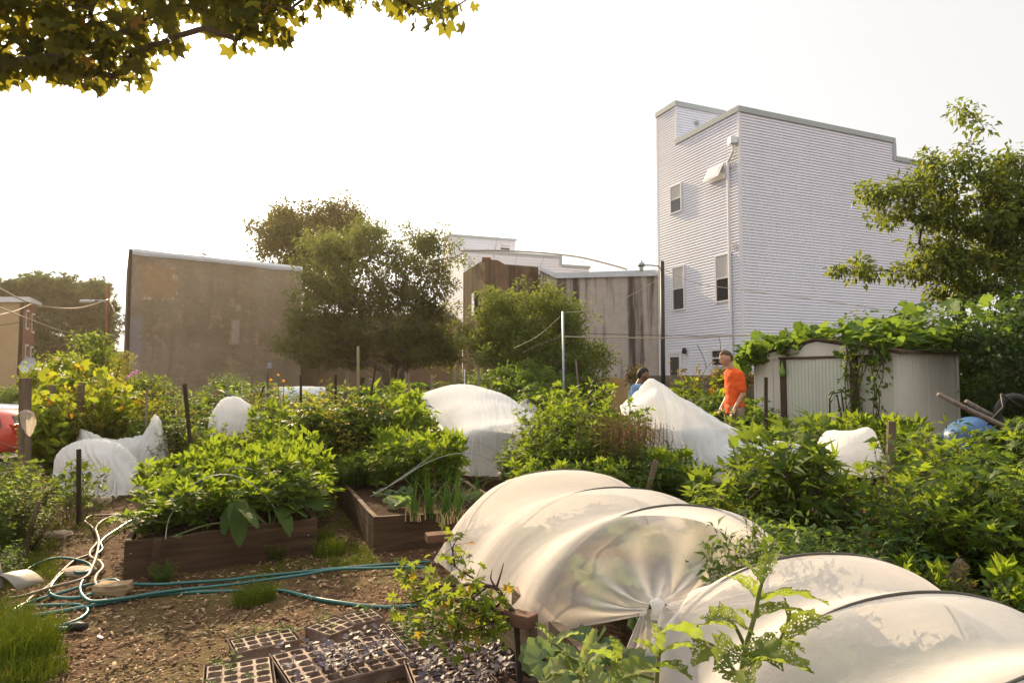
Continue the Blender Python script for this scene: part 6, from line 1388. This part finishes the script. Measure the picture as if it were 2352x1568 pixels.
for k in range(9):
    u0 = 2.02 + g.uniform(-.28, .3); pts = []
    for i in range(12):
        z = 1.95 - i * .155; pts.append(Fs.w(u0 + .06 * math.sin(i * .8 + k), -.16 + .05 * math.sin(i + k * 2) - .03 * i * (k % 3) * .4, z))
        for m in range(4):
            d = g.normal(0, 1, 3); d[2] -= .5; q = np.array(pts[-1]) + g.normal(0, .05, 3); (LP if z > .95 or g.uniform() < .2 else DP).append(q); (LD if len(LD) < len(LP) else DD).append(d)
    mb.tube(pts, .007, 5)
part(mb, 'stem', S_brown, H)
for nm_, a_, b_, mt, sz in (('leaves', LP, LD, L_mid, .10), ('dry_leaves', DP, DD, L_dry, .06)):
    n_ = g.normal(0, .6, (len(a_), 3)); n_[:, 1] -= .8
    me = meshk(nm_, *scatter(T_OVAL, a_, b_, n_, sz * g.uniform(.6, 1.2, len(a_)))); o = add(nm_, me, mt); o.parent = H; me.transform(root_matrix(H).inverted())
# dead vines over the block wall
H = thing('dead_vine', 'mass of dry brown vines hanging over the top of the block wall', 'vine', (4.2, 14.9, .1)); LP = []; mb = MB()
for (x0, x1, n) in ((1440, 1480, 200), (1640, 1740, 500), (1540, 1640, 90)):
    for k in range(n):
        x = g.uniform(x0, x1); Y = 15.35 - (x - 1520) * .005 - .15; q = P(x, 858 + g.normal(4, 12), Y - g.uniform(0, .25)); LP.append(np.array(q))
d = g.normal(0, 1, (len(LP), 3)); d[:, 2] -= 1
me = meshk('dry_strands', *scatter(T_LANCE, LP, d, g.normal(0, 1, (len(LP), 3)), .16 * g.uniform(.5, 1.3, len(LP)))); o = add('dry_strands', me, leafmat('dead_vine_leaf', (.20, .13, .05), (.13, .11, .03), (.3, .2, .06), .3, .8)); o.parent = H; me.transform(root_matrix(H).inverted())
for pts in ([(1590,905), (1605,870), (1622,845), (1612,812), (1600,790)], [(1622,845), (1640,825), (1655,800), (1650,770)]): mb.tube([tuple(p) for p in cr([P(x, y, 15.0) for x, y in pts], 12)], .008, 4)
part(mb, 'bare_stem', S_brown, H)
for p in PROTO.values():
    if p.get('unused'): print('UNUSED', p.name)
T_SYC = T_palm(5, 108, .62, .80, droop=-.25, base=.15, fold=.08)
# ---------------- the overhanging sycamore, nearest tree, its trunk left of the frame
b_ = (-8.2, 5.6, 0)
SY = [E(70,60,6,110,70,b_), E(60,150,6,70,60,b_), E(200,150,6,110,70,b_,.3), E(250,185,6,100,50,b_), E(340,165,6,60,40,b_), E(30,110,6,60,60,b_), E(330,80,6,110,70,b_), E(470,60,6,70,55,b_,.3), E(590,70,6,75,50,b_), E(660,100,6,65,35,b_), E(720,30,6,60,40,b_), E(800,10,6,60,35,b_,.3), E(970,45,6,60,40,b_), E(1045,60,6,38,40,b_), E(1210,0,6,26,12,b_), E(1120,25,6,24,16,b_), E(150,-40,6,200,60,b_), E(500,-40,6,220,45,b_), E(900,-40,6,220,35,b_), E(480,110,6,45,25,b_,.3), E(560,115,6,50,32,b_), E(690,105,6,60,35,b_), E(430,115,6,50,32,b_), E(1050,85,6,26,20,b_)]
tree('sycamore_tree', b_, 4.2, SY, 340, 7, T_SYC, .105, L_syc, M_bark, 'overhanging sycamore branches with lobed leaves against the sky at upper left', seed=51, cr_=.20, r0=.05, gap=.0, droop=1.0)
# ---------------- grass and wood chips
g = np.random.default_rng(4)
def inbed(x, y):
    p = Vector((x, y))
    def side(a, b): return (b - a).x * (p - a).y - (b - a).y * (p - a).x
    for quad in ([A_FL, A_FR, A_FR + bk * 3.7, A_FL + bk * 3.7], [B_FL, B_FR, B_BR, B_BL], [Vector((.62, 1.7)), Vector((2.2, 2.15)), Vector((1.25, 5.55)), Vector((-.44, 5.15))]):
        s = [side(quad[k], quad[(k + 1) % 4]) > -.02 for k in range(4)]
        if all(s) or not any(s): return True
    return False
p0, p1, r0, r1 = [], [], [], []
def tuft(x, y, n, r, h, lean=.5):
    for k in range(n):
        a, rr = g.uniform(0, 6.28), r * math.sqrt(g.uniform()); b = np.array([x + math.cos(a) * rr, y + math.sin(a) * rr, 0]); b[2] = tz(b[0], b[1]) - .005
        if inbed(b[0], b[1]): continue
        hh = h * g.uniform(.5, 1.1); az = g.uniform(0, 6.28); l = lean * g.uniform(.3, 1.2); o = np.array([math.cos(az), math.sin(az), 0]) * hh * l; m = b + o * .35 + [0, 0, hh * .62]; e = b + o + [0, 0, hh * (1 - .25 * l)]
        for q, s, c, d in ((b, m, .0022, .0018), (m, e, .0018, .0003)): p0.append(q); p1.append(s); r0.append(c); r1.append(d)
def tp(xp, yp, n, r, h, lean=.5): q = G(xp, yp); tuft(q.x, q.y, n, r, h, lean)
tp(15, 1520, 700, .24, .26); tp(60, 1480, 350, .15, .16); tp(-10, 1450, 300, .2, .24); tp(70, 1560, 350, .16, .14); tp(95, 1500, 120, .12, .08, 1)
tp(588, 1378, 420, .13, .13, .8); tp(560, 1385, 120, .09, .07); tp(470, 1290, 120, .1, .07); tp(755, 1275, 260, .12, .18); tp(742, 1240, 160, .1, .12); tp(610, 1322, 140, .12, .05); tp(770, 1310, 200, .2, .05); tp(660, 1300, 180, .2, .06)
for k in range(170):
    x, y = g.uniform(-40, 110), g.uniform(1180, 1340); tp(x, y, 26, .12, g.uniform(.04, .09), .9)
for k in range(60): tp(g.uniform(100, 260), g.uniform(1130, 1230), 20, .12, g.uniform(.03, .09), .9)
for k in range(80): tp(g.uniform(735, 850), g.uniform(1120, 1300), 26, .1, g.uniform(.02, .08), 1.2)
for k in range(50): tp(g.uniform(300, 1000), g.uniform(1290, 1330), 8, .06, g.uniform(.02, .05), 1)
me = meshk('grass', *sticks(p0, p1, r0, r1, 3)); t = leafmat('grass_blade', (.06, .11, .012), (.14, .18, .02), (.55, .58, .05), .5, .5, (.35, .25, .08))
tag(add('grass', me, t), 'tufts of grass along the path, the bed feet and the lower left corner', 'grass', kind='stuff')
cx, cy = [], []
while len(cx) < 21000:
    yy = 2.35 + 6.2 * g.uniform() ** 1.5; xx = g.uniform(-.95 * yy * .9 - .3, min(.15 * yy, .3)); 
    if not inbed(xx, yy): cx.append(xx); cy.append(yy)
n = len(cx); cx = np.array(cx); cy = np.array(cy); cz = np.array([tz(a, b) + .022 * noise.noise((a * 1.3, b * 1.3, 0)) + .010 * noise.noise((a * 6, b * 6, 3)) for a, b in zip(cx, cy)]) + g.uniform(.0, .012, n)
T_CHIP = (np.array([(-.18,0,0),(.18,.05,0),(.14,1,.02),(-.2,.94,0),(-.14,.05,.13),(.14,.1,.13),(.1,.92,.15),(-.16,.9,.13)], float), [(4,5,6,7),(0,1,5,4),(1,2,6,5),(2,3,7,6),(3,0,4,7)])
d = g.normal(0, 1, (n, 3)); d[:, 2] *= .22; nn = g.normal(0, .3, (n, 3)); nn[:, 2] += 1
sz = g.uniform(.008, .034, n) * (1 + .8 * (g.uniform(0, 1, n) > .93))
t = NT('wood_chips'); gm = t.n('NewGeometry'); M_chip = t.done(t.bsdf(t.ramp(gm.outputs['Random Per Island'], [(0, (.045, .024, .013)), (.35, (.13, .072, .038)), (.75, (.25, .155, .085)), (1, (.42, .31, .2))]), .85, None, 0, .2))
tag(add('wood_chips', meshk('wood_chips', *scatter(T_CHIP, np.stack([cx, cy, cz], 1), d, nn, sz)), M_chip), 'wood chip mulch strewn over the path and around the beds', 'wood chips', kind='stuff')
# fallen twigs and straw
p0, p1 = [], []
for k in range(260):
    yy = 2.6 + 5 * g.uniform() ** 1.4; xx = g.uniform(-.85 * yy, min(.1 * yy, .2))
    if inbed(xx, yy): continue
    a = g.uniform(0, 6.28); L = g.uniform(.05, .16); z = tz(xx, yy) + .018; p0.append((xx, yy, z)); p1.append((xx + L * math.cos(a), yy + L * math.sin(a), z + g.uniform(-.004, .02)))
tag(add('straw', meshk('straw', *sticks(p0, p1, .0022, .0014, 4)), simple('straw_twig', (.36, .25, .13), (.2, .13, .07), .9, 3, 0)), 'dry twigs and straw lying on the mulch', 'straw', kind='stuff')
# ---------------- people
def headgeo(rot, c, s=1.0, hair=False, cut=.25, extra=0.0):
    """face looks along -x before rot"""
    rows = []; N_, M_ = 22, 28
    for i in range(N_ + 1):
        ph = pi * i / N_; r_ = []
        for k in range(M_):
            a = 2 * pi * k / M_; d = Vector((-math.sin(ph) * math.cos(a), math.sin(ph) * math.sin(a), math.cos(ph)))
            x, y, z = d.x * .098, d.y * .077, d.z * .118
            if z < 0: f = 1 + z * 2.6; y *= max(.55, f); x *= (max(.62, 1 + z * 2.2) if d.x > 0 else max(.8, 1 + z * .9))
            if d.x < 0 and not hair:
                x -= .026 * math.exp(-(d.y / .16) ** 2 - ((z + .018) / .022) ** 2)            # nose
                x += .010 * math.exp(-((abs(d.y) - .36) / .16) ** 2 - ((z - .012) / .016) ** 2)   # eye sockets
                x -= .006 * math.exp(-(d.y / .25) ** 2 - ((z + .058) / .010) ** 2); x -= .008 * math.exp(-(d.y / .3) ** 2 - ((z + .095) / .018) ** 2)
            if hair:
                e = 1.07 + extra + .03 * noise.noise(d * 6); x *= e; y *= e; z *= e
                lim = cut + (.62 if d.x < 0 else 0) * min(1, -d.x * 2.4)
                if d.z < lim - .35 * (d.x > .2) - .25 * (d.x > .5): x *= .82; y *= .82; z *= .95
            elif abs(d.y) > .9 and abs(z) < .035: y *= 1.14
            r_.append(tuple(Vector(c) + rot @ Vector((x, y, z)) * s))
        rows.append(r_)
    mb = MB(); mb.grid(rows, True); return mb
def hand(c, d, side, s=1.0):
    """five curled fingers leaving a palm at c, pointing along d"""
    d = Vector(d).normalized(); x = d.cross(Vector((0, 1, 0))).normalized() if abs(d.y) < .9 else Vector((1, 0, 0)); w_ = Vector((0, 1, 0)); w_ = (w_ - d * w_.dot(d)).normalized(); n = d.cross(w_); c = Vector(c)
    palm = c + d * .075 * s; ch = [[(tuple(c), .026 * s), (tuple(palm), (.034 * s, .02 * s))]]
    for k, L in enumerate((.070, .078, .072, .058)):
        b = palm + w_ * (-.026 + .0175 * k) * s; p1_ = b + d * L * .5 * s; p2 = p1_ + (d * .8 + n * .6) * L * .3 * s; p3 = p2 + (d * .4 + n * .9) * L * .25 * s
        ch.append([(tuple(palm), (.034 * s, .02 * s)), (tuple(b + d * .012), .0095 * s), (tuple(p1_), .009 * s), (tuple(p2), .008 * s), (tuple(p3), .0065 * s)])
    tb = c + d * .03 * s; ch.append([(tuple(c), .026 * s), (tuple(tb - w_ * .032 * s), .012 * s), (tuple(tb - w_ * .05 * s + d * .03 * s), .010 * s), (tuple(tb - w_ * .052 * s + d * .055 * s + n * .012), .008 * s)])
    return ch
def capsule(mb, p, q, r0, r1, n=14):
    p, q = Vector(p), Vector(q); d = (q - p); L = d.length; d.normalize(); pts, rr = [], []
    for k in range(5): a = pi / 2 * (1 - k / 4); pts.append(p - d * r0 * math.sin(a)); rr.append(max(.0008, r0 * math.cos(a)))
    for k in range(5): a = pi / 2 * k / 4; pts.append(q + d * r1 * math.sin(a)); rr.append(max(.0008, r1 * math.cos(a)))
    mb.tube(pts, rr, n)
def section(mb, secs, n=20):
    """closed trunk of oval cross-sections (centre, depth, width) in the body's own axes"""
    S_ = cr([(*c, a, b) for c, a, b in secs], 24); rows = []
    for r in S_:
        rows.append([(r[0] + r[3] * math.cos(2 * pi * k / n), r[1] + r[4] * math.copysign(abs(math.sin(2 * pi * k / n)) ** .85, math.sin(2 * pi * k / n)), r[2]) for k in range(n)])
    k0 = len(mb.v); mb.grid(rows, True); mb.f.append(tuple(range(k0, k0 + n))[::-1]); e = k0 + 23 * n; mb.f.append(tuple(range(e, e + n)))
def fuse(mb, name, mat, parent, vox, it=4):
    o = mb.build(name, mat, parent, True); rm = o.modifiers.new('r', 'REMESH'); rm.mode = 'VOXEL'; rm.voxel_size = vox; rm.use_smooth_shade = True
    sm = o.modifiers.new('c', 'SMOOTH'); sm.factor = .5; sm.iterations = it
    dg = bpy.context.evaluated_depsgraph_get(); dg.update(); me = bpy.data.meshes.new_from_object(o.evaluated_get(dg)); o.modifiers.clear(); old = o.data; o.data = me; me.name = name
    if not me.materials: me.materials.append(mat)
    me.polygons.foreach_set('use_smooth', np.ones(len(me.polygons), bool)); return o
def person(label, loc, rz, J, hd, skin, hairc, shirt, pants, s=1.0, hcut=.2, hextra=0.0, long_pants=False):
    """J: joints in the body's own axes (faces -x): hip, waist, chest, neck, sh/el/wr and kn/an/toe per side"""
    H = thing('person', label, 'person', loc, rz); j = {k: Vector(v) for k, v in J.items()}
    S = simple('skin_' + skin[0], skin[1], tuple(a * .85 for a in skin[1]), .5, 10, .1, spec=.4)
    mb = MB(); V0 = Vector((0, 0, 0)); lean = abs(j['chest'].x - j['hip'].x) > .15
    top = j['neck'].lerp(j['chest'], .25)
    def trunk(m, g_):
        top = j['neck'].lerp(j['chest'], .25 if g_ == 1 else .10)
        if lean:
            for (a, b, r0, r1) in (('hip', 'waist', .13, .12), ('waist', 'chest', .12, .135)):
                for sy in (-.06, .0, .06): capsule(m, j[a] + Vector((0, sy, 0)), j[b] + Vector((0, sy * 1.3, 0)), r0 * g_ * .9, r1 * g_ * .85)
            capsule(m, j['chest'], j['neck'], .10 * g_, .07 * g_)
        else: section(m, [(j['hip'] - Vector((0, 0, .10)), .115 * g_, .15 * g_), (j['hip'], .125 * g_, .16 * g_), (j['waist'], .105 * g_, .14 * g_), (j['chest'], .108 * g_, .16 * g_), (j['chest'].lerp(top, .75), .095 * g_, .15 * g_), (top + Vector((0, 0, .02)), .062 * g_, .078 * g_)])
    trunk(mb, 1.0)
    capsule(mb, top, j['head'].lerp(j['neck'], .3), .062, .052)
    for q in ('l', 'r'):
        capsule(mb, j['chest'].lerp(j['sh' + q], .5) + Vector((0, 0, .03)), j['sh' + q], .06, .055)
        capsule(mb, j['sh' + q], j['el' + q], .052, .040); capsule(mb, j['el' + q], j['wr' + q], .041, .026)
        for c in hand(j['wr' + q], j['wr' + q] - j['el' + q], q):
            for (p, r), (p2, r2) in zip(c, c[1:]):
                f = lambda r: (r[1] * 1.1 if hasattr(r, '__len__') else r); capsule(mb, p, p2, f(r), f(r2), 8)
        w_ = j['wr' + q]; d = (w_ - j['el' + q]).normalized()
        for sy in (-.02, -.005, .012, .026): capsule(mb, w_ + d * .02 + Vector((0, sy * .8, 0)), w_ + d * .08 + Vector((0, sy, 0)), .014, .013, 8)
        capsule(mb, j['th' + q] + Vector((0, 0, .06)), j['kn' + q], .088, .058); capsule(mb, j['kn' + q], j['an' + q], .056, .038); capsule(mb, j['an' + q], j['toe' + q], .04, .03)
        capsule(mb, j['kn' + q].lerp(j['an' + q], .15) + Vector((.015, 0, 0)), j['kn' + q].lerp(j['an' + q], .5) + Vector((.012, 0, 0)), .05, .045)
    hm = headgeo(hd, j['head'], s); k = len(mb.v); mb.v += hm.v; mb.f += [tuple(a + k for a in f) for f in hm.f]
    fuse(mb, 'body', S, H, .0065, 3)
    hh = headgeo(hd, j['head'] + Vector((.004, 0, .006)), s, True, hcut, hextra); hh.build('hair', simple('hair_' + hairc[0], hairc[1], tuple(a * .6 for a in hairc[1]), .7, 30, .6, 90, bd=.004), H, True)
    mb = MB(); trunk(mb, 1.07)
    for q in ('l', 'r'):
        e = j['sh' + q].lerp(j['el' + q], .74); capsule(mb, j['chest'].lerp(j['sh' + q], .4) + Vector((0, 0, .03)), j['sh' + q], .075, .072); capsule(mb, j['sh' + q], e, .070, .064)
    # soft creases
    o = fuse(mb, 'shirt', shirt, H, .014, 5)
    for v in o.data.vertices: v.co += v.normal * (.013 * noise.noise(Vector((v.co.x * 9, v.co.y * 9, v.co.z * 17))))
    mb = MB()
    for q in ('l', 'r'):
        e = j['an' + q].lerp(j['kn' + q], .08) if long_pants else j['kn' + q] * .9 + j['an' + q] * .1
        capsule(mb, j['hip'] + Vector((0, j['th' + q].y * .5, -.03)), j['th' + q], .13, .11); capsule(mb, j['th' + q], j['kn' + q], .108, .08); capsule(mb, j['kn' + q], e, .08, .07)
    fuse(mb, 'trousers', pants, H, .014, 5)
    for q in ('l', 'r'):
        mb = MB(); a, b = j['an' + q], j['toe' + q]; d = (b - a); d.z = 0; d.normalize(); n = Vector((-d.y, d.x, 0)); rows = []
        for t_, w_, h_ in ((-.09, .03, .05), (-.06, .042, .085), (.02, .045, .085), (.10, .048, .06), (.17, .045, .045), (.21, .025, .03)):
            c = Vector((a.x, a.y, 0)) + d * t_; rows.append([tuple(c + n * w_ * x_ + Vector((0, 0, z_ * h_))) for x_, z_ in ((-1, 0), (-1, .5), (-.6, 1), (.6, 1), (1, .5), (1, 0))])
        mb.grid(rows, True); mb.f.append(tuple(range(6))[::-1]); mb.f.append(tuple(range(30, 36))); mb.build('shoe', M_dark, H, True)
    return H
def cloth_m(n, c): return simple(n, c, tuple(a * .82 for a in c), .85, 6, .5, 14, bd=.02)
Rm = lambda yaw, pit: Matrix.Rotation(yaw, 3, 'Z') @ Matrix.Rotation(pit, 3, 'Y')
MO = cloth_m('orange_shirt', (.74, .10, .015)); MBl = cloth_m('blue_shirt', (.16, .27, .46)); MGr = cloth_m('grey_blue_shirt', (.12, .16, .24)); MKh = cloth_m('khaki', (.25, .2, .13)); MNv = cloth_m('navy_cloth', (.04, .05, .08))
px = P(1681, 870, 9.5)
stand = dict(hip=(.03,0,.93), waist=(.025,0,1.10), chest=(.03,0,1.33), neck=(.0,0,1.50), head=(-.085,0,1.645), shl=(.035,-.17,1.40), shr=(.035,.17,1.40), ell=(.06,-.21,1.13), elr=(.07,.21,1.13), wrl=(-.06,-.19,.92), wrr=(-.08,.17,.93),
    thl=(.02,-.1,.82), thr=(.03,.1,.82), knl=(-.02,-.1,.49), knr=(.05,.1,.49), anl=(.03,-.1,.07), anr=(.13,.1,.07), toel=(-.1,-.11,.03), toer=(0,.11,.03))
person('young man in a bright orange t-shirt standing and looking down, left of the shed', (px.x, 9.5, tz(px.x, 9.5)), math.radians(8), stand, Rm(0, math.radians(-22)), ('tan', (.48, .26, .16)), ('brown', (.10, .055, .03)), MO, MKh, 1.0, .0)
px = P(1464, 880, 11.0)
boy = dict(hip=(.05,0,.78), waist=(.05,0,.93), chest=(.03,0,1.13), neck=(-.03,0,1.27), head=(-.10,0,1.415), shl=(.03,-.15,1.20), shr=(.03,.15,1.20), ell=(-.02,-.20,.98), elr=(-.02,.2,.98), wrl=(-.2,-.15,.86), wrr=(-.2,.12,.88),
    thl=(.05,-.09,.70), thr=(.05,.09,.70), knl=(.0,-.1,.42), knr=(.04,.1,.42), anl=(.05,-.1,.07), anr=(.1,.1,.07), toel=(-.08,-.1,.03), toer=(-.03,.1,.03))
person('dark haired boy in a light blue t-shirt half hidden behind the peaked white cover', (px.x, 11, tz(px.x, 11)), math.radians(165), boy, Rm(0, math.radians(-15)), ('brown', (.19, .10, .06)), ('black', (.02, .014, .011)), MBl, MNv, 1.0, .0, .05)
px = P(548, 900, 12.6); zg_ = tz(px.x, 12.6); hz_ = P(520, 906, 12.6).z - zg_
bend = dict(hip=(.10,0,hz_-.30), waist=(-.02,0,hz_-.12), chest=(-.17,0,hz_-.05), neck=(-.30,0,hz_-.06), head=(-.41,0,hz_+.0), shl=(-.22,-.17,hz_-.10), shr=(-.22,.17,hz_-.10), ell=(-.30,-.2,hz_-.38), elr=(-.32,.18,hz_-.38), wrl=(-.42,-.12,hz_-.58), wrr=(-.44,.1,hz_-.58),
    thl=(.10,-.1,hz_-.42), thr=(.10,.1,hz_-.42), knl=(.02,-.1,(hz_-.42)*.5+.03), knr=(.06,.1,(hz_-.42)*.5+.03), anl=(.08,-.1,.07), anr=(.14,.1,.07), toel=(-.05,-.1,.03), toer=(.02,.1,.03))
person('gardener in a grey blue shirt bending forward behind the tent shaped cover', (px.x, 12.6, zg_), math.radians(-10), bend, Rm(0, math.radians(-60)), ('fair', (.5, .30, .22)), ('reddish', (.30, .15, .09)), MGr, MNv, 1.0, -.05)
# ---------------- parked cars
def car(label, x1, Y, L, Hh, paint, tail=True, wag=1):
    z0 = -.99; H = thing('parked_car', label, 'car', (x1 - L / 2, Y, z0)); P_ = simple('car_paint_' + paint[0], paint[1], tuple(a * .9 for a in paint[1]), .22, 1, 0, spec=.6)
    st = [(0, .35, .62, .66, .70), (.12, .28, .78, .80, .80), (.9, .25, .92, .93, .88), (1.35, .25, .96, 1.00, .90), (1.9, .25, .97, Hh - .06, .90), (2.6, .25, .98, Hh, .90), (3.6, .25, 1.0, Hh - .02, .90), (4.1, .25, 1.02, Hh - .12, .89), (4.33, .3, 1.0, 1.08, .86), (4.42, .38, .85, .88, .82)]
    k = L / 4.42; rows = []
    for x, zb, zw, zr, w_ in st:
        wr = w_ if zr - zw < .1 else w_ * .78; rows.append([(x1 - L + x * k, Y + yy, z0 + zz) for yy, zz in ((-w_ * .9, zb), (-w_, zb + .2), (-w_, zw), (-wr, max(zr - .08, zw + .01)), (-wr * .85, zr), (wr * .85, zr), (wr, max(zr - .08, zw + .01)), (w_, zw), (w_, zb + .2), (w_ * .9, zb))])
    mb = MB(); mb.grid(rows, True); mb.f.append(tuple(range(10))[::-1]); e = len(rows) * 10 - 10; mb.f.append(tuple(range(e, e + 10))); part(mb, 'body', P_, H, True)
    X = lambda x: x1 - L + x * k
    for sgn in (-1, 1):
        for (a, b, c, d) in ((1.62, 1.98, 2.62, 2.62), (2.72, 2.72, 3.45, 3.45), (3.55, 3.55, 4.12, 3.92)):
            mb = MB(); zb, zt = z0 + 1.02, z0 + Hh - .14; n_ = lambda x, z, t_: (X(x), Y + sgn * (.905 - t_ * .155 + .006), z); mb.prism([n_(a, zb, .12), n_(c, zb, .12), n_(d, zt, .98), n_(b, zt, .98)], (0, sgn * .006, 0)); part(mb, 'side_window', M_glass, H)
        for x in (.85, 3.55):
            mb = MB(); c = Vector((X(x), Y + sgn * .80, z0 + .33)); rr = [(0, .11), (.2, .11), (.3, .09), (.33, .04), (.33, -.04), (.3, -.09), (0, -.09)]
            mb.v = []; rows = [[(c.x + r * math.cos(2 * pi * q / 20), c.y + sgn * z, c.z + r * math.sin(2 * pi * q / 20)) for q in range(20)] for r, z in rr]; mb.grid(rows, True); w_ = part(mb, 'wheel', M_dark, H, True)
            mb = MB(); rows = [[(c.x + r * math.cos(2 * pi * q / 20), c.y + sgn * z, c.z + r * math.sin(2 * pi * q / 20)) for q in range(20)] for r, z in ((0, .13), (.17, .12), (.19, .112))]; mb.grid(rows, True); sub(mb, 'rim', M_galv, w_, H)
        mb = MB(); mb.box((X(4.36), Y + sgn * .72, z0 + .98), (.16, .2, .28)); part(mb, 'tail_light', simple('tail_red', (.5, .02, .02), None, .25, 1, 0), H, False, .02)
    mb = MB(); mb.prism([(X(4.30), Y - .62, z0 + 1.06), (X(4.30), Y + .62, z0 + 1.06), (X(4.14), Y + .55, z0 + Hh - .16), (X(4.14), Y - .55, z0 + Hh - .16)], (.03, 0, .01)); part(mb, 'rear_window', M_glass, H)
car('red estate car parked beyond the fence at the left edge', P(46, 950, 19.0).x, 19.6, 4.4, 1.50, ('red', (.55, .055, .03)))
car('white car parked behind the red car at the left edge', P(50, 940, 22.6).x, 23.2, 4.5, 1.52, ('white', (.75, .75, .77)))
# ---------------- the hazy air of a summer evening
t = bpy.data.materials.new('air'); t.use_nodes = True; n_ = t.node_tree; n_.nodes.clear(); o_ = n_.nodes.new('ShaderNodeOutputMaterial'); v_ = n_.nodes.new('ShaderNodeVolumePrincipled')
v_.inputs['Color'].default_value = (1, .86, .68, 1); v_.inputs['Density'].default_value = .0004; v_.inputs['Anisotropy'].default_value = .6; n_.links.new(v_.outputs[0], o_.inputs['Volume'])
mb = MB(); mb.b2((-610, -70, -2.3), (610, 710, 20)); tag(mb.build('haze', t), kind='stuff', label='thin pale haze filling the air', cat='haze')
